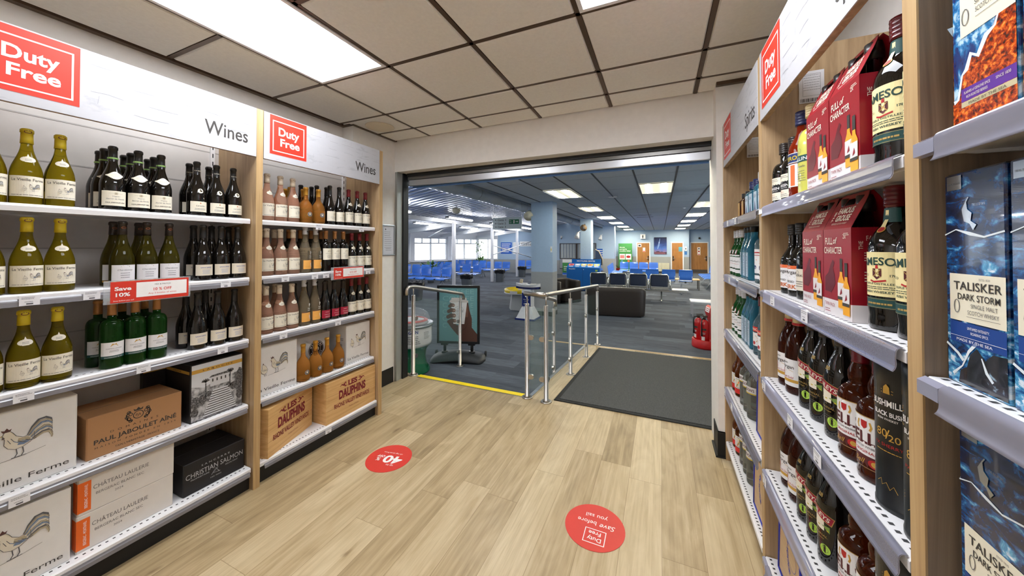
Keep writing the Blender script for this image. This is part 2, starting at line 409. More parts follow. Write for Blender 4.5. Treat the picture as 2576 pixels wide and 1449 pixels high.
# ------------------------------------------------------------------ object tree helpers
def empty(name, loc=(0, 0, 0), rz=0.0):
    o = bpy.data.objects.new(name, None); o.empty_display_size = 0.05; COL.objects.link(o)
    o.location = loc; o.rotation_euler = (0, 0, rz); return o
def tag(o, label, cat, group=None, kind=None):
    o['label'] = label; o['category'] = cat
    if group: o['group'] = group
    if kind: o['kind'] = kind
    return o
def struct(o, label=None):
    o['kind'] = 'structure'
    if label: o['label'] = label
    return o
KIDS = {}
def reg(o, c): KIDS.setdefault(o.name, []).append(c.name)
def kids(o): return [c for c in list(COL.objects) if c.parent == o]
_kc = {}
def dup(root, loc, rz, label, group=None, kidlist=None):
    r = root.copy(); COL.objects.link(r); r.location = loc; r.rotation_euler = (0, 0, rz)
    r['label'] = label
    if group: r['group'] = group
    if root.name not in _kc: _kc[root.name] = [(c, kids(c)) for c in kids(root)]
    for c, gs in _kc[root.name]:
        d = c.copy(); COL.objects.link(d); d.parent = r
        for g in gs:
            e = g.copy(); COL.objects.link(e); e.parent = d
    return r
PROTO = {}
def place(kind, maker, loc, rz, label, group=None, cat=None):
    if kind not in PROTO:
        o = maker(); PROTO[kind] = o; o.location = loc; o.rotation_euler = (0, 0, rz); o['label'] = label
        if cat: o['category'] = cat
        if group: o['group'] = group
        return o
    return dup(PROTO[kind], loc, rz, label, group)

# ================================================================== SHOP SHELL
YB = -3.2
def simple(name, args, mat, label=None):
    mb = MB()
    for a in args: mb.box(*a, mat)
    return struct(mb.build(name), label)
# floor of the shop, up to the step; ramp on the right half of the opening
simple('floor', [(-2.75, YB, -0.30, 1.0, 3.085, 0)], m_floor, 'pale oak vinyl plank floor of the shop')
mb = MB()
RX0, RX1, RY0, RY1 = -1.13, 0.86, 3.085, 5.69
mb.add([(RX0, RY0, 0), (RX1, RY0, 0), (RX1, RY1, ZH + .004), (RX0, RY1, ZH + .004), (RX0, RY0, -.3), (RX1, RY0, -.3), (RX1, RY1, -.3), (RX0, RY1, -.3)],
       [(0, 1, 2, 3), (0, 4, 5, 1), (1, 5, 6, 2), (2, 6, 7, 3), (3, 7, 4, 0)], m_floor)
struct(mb.build('floor_ramp'), 'pale oak ramp running down to the waiting hall')
def rampz(y): return (ZH + .004) * max(0, min(1, (y - RY0) / (RY1 - RY0)))
def slanted(x0, x1, y0, y1, z0, z1, mat, name):
    mb = MB()
    vs = [(x, y, rampz(y) + z) for z in (z0, z1) for x, y in ((x0, y0), (x1, y0), (x1, y1), (x0, y1))]
    mb.add(vs, [(0, 3, 2, 1), (4, 5, 6, 7), (0, 1, 5, 4), (1, 2, 6, 5), (2, 3, 7, 6), (3, 0, 4, 7)], mat)
    return mb.build(name)
struct(slanted(RX0 - .035, RX0, RY0 - .05, RY1, -.02, .008, m_alu, 'trim_1'), 'pale metal edge trim along the ramp')
m_trimoak = noisemat('oak_threshold', [(0.2, (186, 156, 112)), (0.8, (214, 188, 146))], 30, 4, 0.4)
simple('trim_2', [(-1.9, 5.69, ZH, 0.86, 5.735, ZH + .008)], m_trimoak, 'thin oak threshold strip across the carpet')
mb = MB(); mb.box(-2.46, 3.03, 0, RX0 - .04, 3.09, .006, m_yellow); mb.box(-2.46, 3.02, -.001, RX0 - .04, 3.0305, .004, m_alu); mb.box(-2.46, 3.085, -.05, RX0 - .04, 3.092, .004, m_yellow)
struct(mb.build('trim_3'), 'yellow nosing strip along the step edge')
# matting on the ramp
mt = slanted(-.872, .73, 3.12, 5.58, 0.001, .012, m_mat, 'entrance_mat')
m_matb = M('mat_rubber_edge', (34, 34, 35), .8)
mbm = MB()
for (x0, x1, y0, y1) in ((-.915, -.872, 3.075, 5.60), (-.915, .73, 3.075, 3.12), (-.915, .73, 5.58, 5.60)):
    vs = [(x, y, rampz(y) + z) for z in (.001, .008) for x, y in ((x0, y0), (x1, y0), (x1, y1), (x0, y1))]
    mbm.add(vs, [(0, 3, 2, 1), (4, 5, 6, 7), (0, 1, 5, 4), (1, 2, 6, 5), (2, 3, 7, 6), (3, 0, 4, 7)], m_matb)
tag(mt, 'charcoal ribbed entrance mat lying on the ramp', 'mat'); mbm.build('rubber_border', mt)

# walls of the shop
XL, XR = -2.737, 0.82
mb = MB(); mb.box(XL - .1, YB, 0, XL, 2.29, CE + .05, m_wall); mb.box(XL - .1, 2.29, 0, -2.61, 3.05, CE + .05, m_wall)
struct(mb.build('wall_left'), 'plain white wall behind the wine shelving')
simple('wall_right', [(XR, YB, 0, XR + .1, 2.715, CE + .05)], m_wall)
simple('wall_back', [(XL, YB - .1, 0, XR, YB, CE + .05)], m_wall)
simple('wall_front', [(-2.66, 2.835, 2.232, .375, 3.06, CE + .05)], m_wall, 'white bulkhead wall above the wide opening')
simple('wall_pillar', [(.36, 2.715, 0, .92, 3.06, CE + .05)], m_wall, 'white wall end beside the spirits shelving')
mb = MB(); mb.box(-2.61, 2.235, 0, -2.603, 2.82, .16, m_black); struct(mb.build('baseboard_left'), 'black skirting on the short white wall')
mb = MB(); mb.box(.354, 2.70, 0, .405, 2.90, .17, m_black); mb.box(.340, 2.695, 0, .354, 2.90, .01, m_black); mb.box(.34, 2.69, 0, .405, 2.70, .01, m_black); mb.box(.352, 2.699, 0, .405, 2.714, .17, m_black)
struct(mb.build('baseboard_right'), 'black skirting wrapped around the white wall end')
# ceiling: dropped tiles in a bronze grid
xs = [-2.70, -2.153, -1.556, -.960, -.361, .244, .82]
ys = [2.835, 2.587, 2.224, 1.635, 1.035, .435, -.165, -.765, -1.365, -1.965, -2.565, YB]
PANELS = [(1, 3, 5), (4, 3, 5), (1, 8, 10)]
skip = {(i, j) for (i, a, b) in PANELS for j in range(a, b)}
mb = MB()
for i in range(len(xs) - 1):
    for j in range(len(ys) - 1):
        if (i, j) in skip: continue
        x0, x1, y1, y0 = xs[i] + .014, xs[i + 1] - .014, ys[j] - .014, ys[j + 1] + .014
        z = CE - .006
        a = .008
        vs = [(x0, y0, CE + .003), (x1, y0, CE + .003), (x1, y1, CE + .003), (x0, y1, CE + .003), (x0 + a, y0 + a, z), (x1 - a, y0 + a, z), (x1 - a, y1 - a, z), (x0 + a, y1 - a, z)]
        mb.add(vs, [(4, 7, 6, 5), (0, 4, 5, 1), (1, 5, 6, 2), (2, 6, 7, 3), (3, 7, 4, 0)], m_tile)
mb.box(-2.75, YB, CE + .004, XR + .1, 2.84, CE + .05, m_grid)
struct(mb.build('ceiling'), 'cream lay-in tile ceiling of the shop')
mb = MB()
for x in xs[1:-1]: mb.box(x - .012, YB, CE - .002, x + .012, 2.835, CE + .006, m_grid)
for y in ys[1:-1]: mb.box(-2.70, y - .012, CE - .002, XR, y + .012, CE + .006, m_grid)
mb.box(-2.737, YB, CE - .012, -2.70, 2.29, CE + .006, m_grid); mb.box(-2.70, 2.25, CE - .012, -2.61, 2.29, CE + .006, m_grid); mb.box(-2.61, 2.27, CE - .012, -2.58, 2.835, CE + .006, m_grid)
mb.box(.36, 2.68, CE - .03, XR, 2.712, CE + .006, m_grid)
struct(mb.build('trim_4'), 'bronze grid bars between the ceiling tiles')
m_diff = M('lit_diffuser', (244, 248, 255), 0.6, emit=9.6)
for n, (i, a, b) in enumerate(PANELS):
    x0, x1, y1, y0 = xs[i] + .012, xs[i + 1] - .012, ys[a] - .012, ys[b] + .012
    r = empty('ceiling_light', ((x0 + x1) / 2, (y0 + y1) / 2, CE - .004))
    hx, hy = (x1 - x0) / 2, (y1 - y0) / 2
    m1 = MB(); m1.box(-hx + .02, -hy + .02, .0, hx - .02, hy - .02, .01, m_diff); m1.build('diffuser', r)
    m2 = MB()
    for q in ((-hx, -hy, hx, -hy + .02), (-hx, hy - .02, hx, hy), (-hx, -hy + .02, -hx + .02, hy - .02), (hx - .02, -hy + .02, hx, hy - .02)): m2.box(q[0], q[1], -.004, q[2], q[3], .012, m_white)
    m2.build('light_frame', r)
    tag(r, ['large lit ceiling panel above the wine shelving', 'lit ceiling panel whose corner shows at the top edge', 'lit ceiling panel behind the camera on the wine side'][n], 'ceiling light', 'lit panels in the shop ceiling')
mb = MB(); mb.lathe([(.001, -.03), (.06, -.027), (.10, -.012), (.105, 0)], M('cream_plastic', (222, 208, 182), .5), 0, 0, 28)
mb.v = [(x, y, z) for x, y, z in mb.v]
tag(mb.build('smoke_detector', loc=(-2.54, 2.74, CE - .006)), 'round cream disc fixed to the shop ceiling near the corner', 'detector') if False else None
mb = MB(); mb.lathe([(.001, -.022), (.075, -.02), (.125, -.008), (.13, 0)], M('cream_plastic', (222, 208, 182), .5), 0, 0, 28)
tag(mb.build('ceiling_disc', loc=(-2.41, 2.42 , CE - .006)), 'round cream disc fixed to a corner ceiling tile', 'ceiling fitting')

# roller shutter across the opening
sh = empty('roller_shutter', (-1.14, 2.98, 2.232))
mb = MB(); m_seal = M('rubber_seal', (20, 22, 24), .5); m_shut = M('shutter_steel', (112, 110, 106), .3, .8)
mb.box(-1.40, -.035, -.035, 1.50, .07, 0, m_seal)
mb.box(-1.40, -.02, -.066, 1.50, .05, -.03, m_shut); mb.build('shutter_slat', sh)
mb = MB(); mb.bev(-1.40, -.012, -.135, 1.50, .04, -.068, .008, m_alu); mb.box(-1.38, .04, -.15, 1.49, .055, -.10, M('blue_edge', (88, 130, 190), .5)); mb.build('bottom_rail', sh)
for x in (-1.44,):
    mb = MB(); z0 = -2.232
    z0 += .001 if False else 0
    mb.box(x - .03, -.14, z0, x, .02, -.0, M('grey_guide', (168, 172, 170), .4, .4)); mb.box(x, -.06, z0, x + .016, .02, -.0, m_seal)
    if x > 0: mb.v = [(2 * x - a - .02, b, c) for a, b, c in mb.v]; mb.f = [f[::-1] for f in mb.f]
    mb.build('guide_channel', sh)
tag(sh, 'raised steel roller shutter across the opening to the hall', 'shutter')

# notice in a snap frame on the short white wall
nf = empty('notice_frame', (-2.609, 2.742, 1.35))
mb = MB(); mb.box(0, -.082, 0, .004, .082, .30, M('notice_paper', (206, 208, 218), .6))
fr = pf((.004, 0, 0), (0, 1, 0), (0, 0, 1))
mb.decal(scribble(-.055, .235, .10, .02, 9, .15, 3), fr, m_ink); mb.decal(ell(-.04, .262, .008), fr, m_ink); mb.decal(scribble(-.04, .06, .085, .016, 2, .2, 5), fr, m_ink)
mb.build('paper', nf)
mb = MB()
for q in ((-.092, -.01, -.078, .31), (.078, -.01, .092, .31)): mb.box(0, q[0], q[1], .014, q[2], q[3], m_alu)
for z in (-.01, .296): mb.box(0, -.078, z, .014, .078, z + .014, m_alu)
mb.build('frame', nf, bevel=.003)
tag(nf, 'aluminium framed notice on the white wall by the opening', 'notice')

# round floor stickers
m_stick = M('red_vinyl_sticker', (216, 62, 52), .45)
def sticker(x, y, rot, items, label):
    mb = MB(); mb.lathe([(.149, 0), (.149, .0015)], m_stick, 0, 0, 48, smooth=False)
    fr = pf((0, 0, .0015), (-1, 0, 0), (0, -1, 0))
    for it in items: mb.decal(it, fr, m_wp)
    tag(mb.build('floor_sticker', loc=(x, y, .0005)), label, 'sticker', 'round red stickers on the floor').rotation_euler = (0, 0, rot)
sticker(-1.69, 1.795, .18, [T('up to', -.045, .062, .017), T('40', -.035, -.022, .072, w=.13, bold=.03), T('%', .065, .012, .03, bold=.02), T('OFF', .062, -.018, .022, bold=.02), T('UK High Street Prices', 0, -.058, .011)], 'round red sticker reading 40% off on the plank floor')
sticker(-.315, 1.78, .0, [frame_rect(-.062, .02, .042, .108, .004), T('Duty', -.010, .07, .024, bold=.01), T('Free', -.008, .034, .024, bold=.01), T('Save', -.062, -.028, .030, shear=.3, rot=.06), T('before', .042, -.030, .026), T('you sail', 0, -.078, .026)], 'round red sticker reading save before you sail on the floor')

# ================================================================== SHELVING BAYS
ZS = [1.597, 1.248, .882, .495, .13]
m_brickw = noisemat('whitewashed_brick_print', [(0.0, (148, 148, 151)), (0.33, (172, 172, 176)), (0.42, (184, 184, 188)), (1.0, (190, 190, 194))], 3.2, 10, 0.5, 0.3, (1, 3, 9))
def logo(mb, fr, x, y, s):
    """red square with white outline, two words"""
    mb.decal(rect(x, y, x + s, y + s * 1.03), fr, m_red, 0)
    mb.decal(frame_rect(x + .07 * s, y + .085 * s, x + .93 * s, y + .9 * s, .024 * s), fr, m_wp, 1)
    mb.decal(T('Duty', x + .5 * s, y + .53 * s, .215 * s, w=.56 * s, bold=.025), fr, m_wp, 1)
    mb.decal(T('Free', x + .53 * s, y + .255 * s, .20 * s, w=.53 * s, bold=.025), fr, m_wp, 1)
def bay(x, y0, y1, side, word, label, depth=.41, near_panel=False, far_panel=True, zs=ZS, rail='left', tickets=(), header=True, back='slat', s5=.395):
    """side +1 faces +X (wine wall), -1 faces -X; local x outwards, local y to the viewer's right"""
    w = y1 - y0; hw = w / 2
    root = empty('shelving_bay', (x, (y0 + y1) / 2, 0), 0 if side > 0 else pi)
    D = depth
    mb = MB()
    mb.box(0.001, -hw, .0, .02, hw, 2.20 if back == 'slat' else 1.9, m_slat)
    for k in range(9):
        z = .42 + k * .2
        if z < 2.1: mb.box(.019, -hw, z, .0215, hw, z + .006, m_slatd)
    for sy in ((-hw + .028, hw - .028 - .02) if side > 0 else ()):
        mb.box(.02, sy, .1, .032, sy + .022, 2.18, m_white)
        for k in range(40):
            mb.box(.0315, sy + .008, .14 + k * .05, .033, sy + .014, .165 + k * .05, m_perf)
    mb.build('back_panel', root)
    if near_panel:
        mb = MB(); mb.box(0, -hw - .036, 0, D, -hw - .001, 2.255, m_oak if header else m_oak_shaded); mb.box(D - .001, -hw - .0365, 0, D + .002, -hw - .0005, 2.2555, m_oakf); mb.build('side_panel', root)
    if far_panel:
        mb = MB(); mb.box(0, hw + .001, 0, D, hw + .036, 2.255, m_oak); mb.box(D - .001, hw + .0005, 0, D + .002, hw + .0365, 2.2555, m_oakf); mb.build('side_panel', root)
    mb = MB(); mb.box(.02, -hw, 0, D - .035 if side > 0 else D - .07, hw, zs[-1] - .03 if zs[-1] < .2 else .1, m_black); mb.build('plinth', root)
    if header:
        mb = MB(); mb.box(D - .018, -hw + .002, 1.966, D + .001, hw - .002, 2.254, m_oak); mb.box(D + .001, -hw + .002, 1.966, D + .004, hw - .002, 2.254, m_brickw)
        fr = pf((D + .004, 0, 0), (0, 1, 0), (0, 0, 1))
        rnd = random.Random(int(x * 10 + y0 * 7))
        m_line = M('brick_joint_print', (138, 138, 144), .6)
        for r in range(4):
            z = 2.03 + r * .057; a = -hw + .3
            while a < hw - .06:
                L = rnd.uniform(.03, .12)
                if rnd.random() < .7: mb.decal(stroke([(a, z + rnd.uniform(-.003, .003)), (a + L / 2, z + rnd.uniform(-.004, .004)), (a + L, z + rnd.uniform(-.003, .003))], .0012), fr, m_line)
                a += L + rnd.uniform(.02, .1)
            a = -hw + .32 + (r % 2) * .1
            while a < hw - .05:
                if rnd.random() < .4: mb.decal(stroke([(a, z + .01), (a + .004, z + .045)], .001), fr, m_line)
                a += .21
        logo(mb, fr, -hw + .035, 2.006, .236)
        mb.decal(T(word, hw - .048, 2.034 - (.012 if word[0] == 'S' else 0), .074, w=.205 if word == 'Wines' else .19, al='r', bold=.008), fr, m_dark)
        mb.build('header_sign', root)
    for k, z in enumerate(zs):
        last = k == len(zs) - 1 and z < .2
        fx = (s5 if last else .362) if side > 0 else (.408 if not last else .410)
        mb = MB()
        mb.box(.035, -hw + .004, z - .026, fx - .012, hw - .004, z, m_white)
        mb.prism([(fx - .012, z), (fx - .002, z), (fx + .003, z - .006), (fx + .003, z - .025), (fx - .012, z - .025)], 1, -hw + .004, hw - .004, m_white)
        for q in (-hw + .02, hw - .024):   # brackets
            mb.prism([(.03, z - .026), (fx - .02, z - .026), (fx - .05, z - .031), (.06, z - (.050 if side > 0 else .034)), (.03, z - (.056 if side > 0 else .036))], 1, q, q + .004, m_white)
        n = int(w / .0215)
        if side < 0 or z < 1.0:
            for i in range(n):
                yy = -hw + .012 + i * .0215
                q0 = fx - (.032 if side > 0 else .0185); mb.add([(q0, yy, z + .0003), (q0 + .0085, yy, z + .0003), (q0 + .0085, yy + .0085, z + .0003), (q0, yy + .0085, z + .0003)], [(0, 1, 2, 3)], m_perf)
        s_ = mb.build('shelf', root)
        drop = {'left': (0, .046, .046, .044, .044)[k] if len(zs) == 5 else .05, 'b1': (0, .055, .058, .056, 0)[min(k, 4)], 'right': .043, 'far': (.043, .043, .043, .043, 0)[min(k, 4)]}[rail if not isinstance(rail, tuple) else 'left']
        if side > 0:
            if drop:
                mb = MB(); mb.prism([(fx + .0035, z - .018), (fx + .0055, z - .018), (fx + .0075, z - .024), (fx + .012, z - .028), (fx + .013, z - drop), (fx + .011, z - drop), (fx + .0035, z - .026)], 1, -hw + .03, hw - .012, m_raild); mb.build('ticket_rail', s_)
            else:
                mb = MB(); mb.prism([(fx + .003, z - .002), (fx + .008, z - .01), (fx + .006, z - .03), (fx + .003, z - .03)], 1, -hw + .006, hw - .006, m_white); mb.build('ticket_rail', s_)
        elif drop:
            o_ = [(fx + .003, z + .001)] + [(fx + .006 + .009 * sin(t * pi / 12), z - .009 + .010 * cos(t * pi / 12)) for t in range(0, 7)] + [(fx + .0153, z - .020), (fx + .0146, z - .028), (fx + .0152, z - .034), (fx + .017, z - .039), (fx + .020, z - drop)]
            pr = o_ + [(a - .0018, b - .0006) for a, b in o_[::-1]]
            mb = MB(); mb.prism(pr, 1, -hw + .055, hw - .01, m_rail); mb.sm = [True] * len(mb.sm); mb.build('ticket_rail', s_)
            mb = MB(); mb.prism([(fx + .003, z), (fx + .013, z - .006), (fx + .013, z - .028), (fx + .003, z - .030)], 1, -hw + .004, -hw + .05, m_rail); mb.build('rail_end', s_)
        for (kk, ty) in tickets:
            if kk != k: continue
            ly = (ty - (y0 + y1) / 2) * side
            mb = MB(); xo = fx + (.0135 if drop else .0085) if side > 0 else fx + .0165
            zt, zb = (z - .006, z - .044) if side > 0 else (z - .004, z - .038)
            mb.box(xo, ly - .024, zb, xo + .001, ly + .024, zt, m_ticket)
            f2 = pf((xo + .001, ly, zb), (0, 1, 0), (0, 0, 1))
            mb.decal(scribble(-.019, .03, .038, .005, 2, .3, int(ty * 99)), f2, m_ink); mb.decal(scribble(-.012, .014, .024, .005, 1, .3, 4), f2, m_ink); mb.decal(rect(-.008, .004, .008, .009), f2, m_ink)
            mb.build('price_ticket', s_)
    tag(root, label, 'shelving', 'oak and white shelving bays')
    return root
bay(-2.61, .295, 1.239, 1, 'Wines', 'wide wine shelving bay nearest the camera on the left', near_panel=True, rail='left', tickets=[(1, .462), (1, .619), (1, 1.109), (2, .453), (2, .782), (2, 1.098), (3, .448)])
bay(-2.61, 1.277, 2.206, 1, 'Wines', 'wine shelving bay beside the opening with rose bottles', rail='left', tickets=[(0, 1.678), (0, 2.056), (1, 1.44), (1, 1.646), (1, 1.733), (1, 2.122), (2, 1.431), (2, 1.837), (4, 1.736)])
bay(.81, .83, 1.757, -1, 'Spirits', 'spirits shelving bay in the middle of the right wall', back='low', near_panel=True, rail='right', tickets=[(1, 1.563), (1, 1.255), (2, 1.693), (2, 1.385), (2, 1.176), (3, 1.697)], far_panel=False)
bay(.81, 1.795, 2.68, -1, 'Spirits', 'spirits shelving bay beside the opening with gin bottles', back='low', near_panel=True, rail='far', tickets=[(0, 2.472), (0, 2.235), (1, 2.428), (2, 2.60), (3, 2.62), (3, 2.393)], far_panel=False)
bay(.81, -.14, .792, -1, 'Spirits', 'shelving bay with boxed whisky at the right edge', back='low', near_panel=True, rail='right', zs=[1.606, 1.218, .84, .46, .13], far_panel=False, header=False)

# barcode cards stuck high on the oak side panels
for (yy, lb) in ((1.757, 'white barcode card on the oak panel behind the red twin packs'), (2.678, 'white barcode card high on the panel above the small gin bottles')):
    mb = MB(); mb.box(.53, yy - .0015, 2.02, .612, yy - .0005, 2.15, m_ticket)
    fr = pf((.53, yy - .0015, 2.02), (1, 0, 0), (0, 0, 1))
    mb.decal(scribble(.012, .112, .06, .010, 7, .12, 8, 'c'), fr, m_ink)
    for i in range(16): mb.decal(rect(.004 + i * .0048, .004, .0055 + i * .0048 + (i % 3) * .0008, .018), fr, m_dark)
    mb.decal(frame_rect(.012, .028, .07, .118, .0008), fr, m_ink)
    tag(mb.build('barcode_card'), lb, 'card', 'barcode cards on the side panels')

# clipped promotion signs
m_acr = M('clear_acrylic', (225, 230, 235), .05, alpha=.28, spec=.9)
def promo(y0, y1, z0, z1, label):
    r = empty('promotion_sign', (-2.2, (y0 + y1) / 2, z0)); w = (y1 - y0) / 2; h = z1 - z0
    mb = MB(); mb.box(-.004, -w, 0, -.001, w, h, m_acr); mb.box(-.02, -.01, h * .3, -.004, .01, h * .34, m_acr); mb.build('acrylic_holder', r)
    mb = MB(); a = -w + .02; b = w - .008; mb.box(-.001, a, .004, .0, b, h - .006, m_red)
    fr = pf((0, 0, 0), (0, 1, 0), (0, 0, 1)); H_ = h
    mb.decal(T('Save', a + .038, H_ * .56, .016, w=.052, bold=.03), fr, m_wp); mb.decal(T('10%', a + .038, H_ * .30, .016, w=.045, bold=.03), fr, m_wp)
    mb.decal(T('Save before you sail', a + .04, H_ * .1, .005, w=.064, shear=.2), fr, m_wp)
    mb.decal(rect(a + .08, H_ * .2, b - .008, H_ * .86), fr, m_wp)
    c = (a + .08 + b - .008) / 2
    mb.decal(T('MIX & MATCH', c, H_ * .70, .006, w=.056), fr, m_dark, 1); mb.decal(T('10 % OFF', c, H_ * .45, .013, w=.064, bold=.01), fr, m_red, 1)
    mb.decal(T('Any 3 bottles of wines', c, H_ * .3, .007, w=.10), fr, m_red, 1)
    mb.build('printed_card', r)
    tag(r, label, 'sign', 'red promotion signs clipped to the wine shelves')
promo(.642, .938, 1.178, 1.281, 'large red save 10% sign clipped under the chardonnay bottles')
promo(1.75, 2.05, 1.186, 1.279, 'red save 10% sign on the wine bay beside the opening')

# ================================================================== BOTTLES
g_olive = M('olive_bottle_glass', (184, 162, 30), .03, trans=.92, ior=1.25, spec=.6)
g_chard = M('dark_olive_glass', (96, 88, 26), .03, trans=.8, ior=1.25, spec=.6)
g_dark = M('near_black_glass', (16, 13, 10), .03, spec=.7)
g_green = M('green_bottle_glass', (30, 74, 26), .03, trans=.55, ior=1.25, spec=.7)
g_rose = M('rose_wine_in_glass', (255, 198, 168), .02, trans=.78, ior=1.12, spec=.6)
g_peach = M('peach_wine_in_glass', (255, 172, 82), .02, trans=.80, ior=1.12, spec=.6)
g_clear = M('clear_spirit_in_glass', (232, 238, 226), .02, trans=.88, ior=1.2, spec=.7)
g_pale = M('pale_wine_in_glass', (236, 214, 176), .02, trans=.85, ior=1.12, spec=.6)
g_amber = M('amber_spirit_in_glass', (86, 30, 7), .03, trans=.6, ior=1.28, spec=.7)
g_rum = M('dark_amber_spirit_in_glass', (66, 20, 7), .03, trans=.5, ior=1.28, spec=.7)
g_ginger = M('ginger_spirit_in_glass', (196, 96, 24), .03, trans=.9, ior=1.28, spec=.7)
g_blue = M('sapphire_glass', (84, 178, 214), .02, trans=.72, ior=1.2, spec=.7)
g_bottle_green = M('leaf_green_glass', (30, 104, 44), .02, trans=.6, ior=1.3, spec=.7)
g_aperol = M('orange_aperitif_glass', (150, 40, 14), .03, trans=.5, ior=1.28, spec=.7)
g_limo = M('cloudy_lemon_liqueur', (200, 198, 92), .2, spec=.6, coat=.8)
g_vodka = M('blue_tinted_glass', (176, 210, 222), .02, trans=.85, ior=1.2)
def cm(name, c, r=.4, metal=0.0): return M(name, c, r, metal, coat=.3)
c_yel = cm('yellow_capsule', (204, 180, 34)); c_blk = cm('black_capsule', (24, 22, 22)); c_cream = cm('cream_capsule', (232, 218, 196)); c_gold = cm('gold_capsule', (214, 158, 60), .35, .4)
c_red = cm('dark_red_capsule', (120, 22, 34)); c_cop = cm('copper_capsule', (176, 122, 72), .35, .3); c_grey = cm('pale_grey_capsule', (206, 206, 212)); c_brn = cm('brown_black_capsule', (40, 30, 26))
c_silver = cm('silver_cap', (196, 196, 200), .3, .5); c_navy = cm('navy_cap', (30, 36, 84)); c_bred = cm('bright_red_cap', (206, 34, 26)); c_bcork = cm('cork_cap', (206, 186, 140)); c_garnet = cm('garnet_cap', (96, 10, 22), .25)
l_cream = M('cream_label', (232, 225, 206), .55); l_white = M('white_label', (234, 233, 234), .5); l_buff = M('buff_label', (222, 212, 192), .55); l_yell = M('pale_yellow_label', (240, 226, 168), .5)
l_orange = M('orange_label', (232, 170, 84), .55); l_crim = M('crimson_label', (158, 24, 52), .5); l_black = M('black_label', (22, 22, 24), .4); l_dgreen = M('dark_green_label', (26, 72, 70), .45)
l_gold = M('gold_foil_label', (196, 152, 66), .4); l_orr = M('bright_orange_label', (230, 110, 60), .5); l_rr = M('red_band_label', (206, 44, 38), .5); l_brown = M('brown_label', (84, 30, 36), .45); l_navy = M('navy_label', (34, 52, 110), .4)
l_lime = M('lime_seal', (176, 210, 80), .5); l_grn = M('field_green_print', (120, 150, 70), .5); l_bl = M('pale_blue_label', (196, 216, 232), .4)
i_green = M('dark_green_ink', (24, 60, 52), .5); i_blue = M('blue_ink', (44, 70, 150), .5); i_red = M('red_ink', (176, 34, 36), .5); i_gold = M('gold_ink', (190, 158, 92), .35, .4); i_white = m_wp; i_cop = M('copper_ink', (196, 110, 66), .4)

def interp(prof, z):
    for (r0, z0), (r1, z1) in zip(prof, prof[1:]):
        if z0 <= z <= z1 and z1 > z0: return r0 + (r1 - r0) * (z - z0) / (z1 - z0)
    return prof[-1][0] if z > prof[-1][1] else prof[0][0]
def shoulder(R, h, zb, zn, rn, style='burg', foot=.004):
    """outline of a bottle: body to zb, shoulder to zn, neck to h"""
    p = [(R - .006, 0), (R - .001, foot * .5), (R, foot * 1.5), (R, zb)]
    n = 8
    for i in range(1, n + 1):
        t = i / n
        if style == 'burg': k = cos(t * pi / 2) ** .9 if False else (1 + cos(pi * t)) / 2 * .75 + .25 * (1 - t)
        elif style == 'bord': k = sqrt(max(0, 1 - t ** 2.2))
        elif style == 'cone': k = 1 - t
        else: k = (1 + cos(pi * t)) / 2
        p.append((rn + (R - rn) * k, zb + (zn - zb) * t))
    p += [(rn - .001, zn + (h - zn) * .4), (rn - .0015, h - .016), (rn + .0005, h - .0155), (rn + .0005, h - .004), (rn - .002, h)]
    return p
def cap_on(mb, prof, z0, h, mat, extra=.0008, rib=False):
    zz = [z0] + [z for r, z in prof if z0 < z < h - .0005] + [h]
    pr = [(interp(prof, z) + extra, z) for z in zz]
    pr[-1] = (pr[-1][0] - .0015, h + .001)
    if rib:
        r = max(p[0] for p in pr); pr = [(r, z0)]
        for k in range(5): z = z0 + (h - z0) * (k + .5) / 5; pr += [(r, z - .0006), (r + .0006, z), (r, z + .0006)]
        pr += [(r, h), (r - .002, h + .0015)]
    mb.lathe([(.001, z0)] + pr + [(.001, h + .001)], mat, seg=20)
def bframe(prof, R, a0=0.0, sup=None):
    def f(u, v, h=0.0):
        a = a0 + u / R; r = interp(prof, v) + h
        c, q = cos(a), sin(a)
        if sup and r > sup_min: r = r / (abs(c) ** sup + abs(q) ** sup) ** (1.0 / sup)
        return (r * c, r * q, v)
    return f
def lab(mb, fr, u0, v0, u1, v1, mat, layer=0, ny=1):
    mb.decal(rect(u0, v0, u1, v1, max(1, int(abs(u1 - u0) / .006)), max(ny, int((v1 - v0) / .02))), fr, mat, layer)
def bottle(name, cat, spec):
    """spec: prof, R, glass, cap (z0, mat, extra, rib), labels: list of functions(mb, frame) with a part name"""
    prof, R, glass = spec['prof'], spec['R'], spec['glass']
    mb = MB(); mb.lathe(prof, glass, seg=spec.get('seg', 28), sup=spec.get('sup'))
    o = mb.build(name); o['category'] = cat
    fr = bframe(prof, R, sup=spec.get('sup'))
    h = prof[-1][1]
    if spec.get('cap'):
        z0, mat, ex, rib = spec['cap']
        m = MB(); cap_on(m, prof, z0, h, mat, ex, rib)
        for fn in spec.get('capart', ()): fn(m, bframe([(interp(prof, z) + ex + .0004, z) for z in (z0, (z0 + h) / 2, h)], interp(prof, h - .02)))
        m.build('cap' if rib else 'capsule', o)
    for nm, fn in spec.get('labels', ()):
        m = MB(); fn(m, fr); m.build(nm, o)
    return o
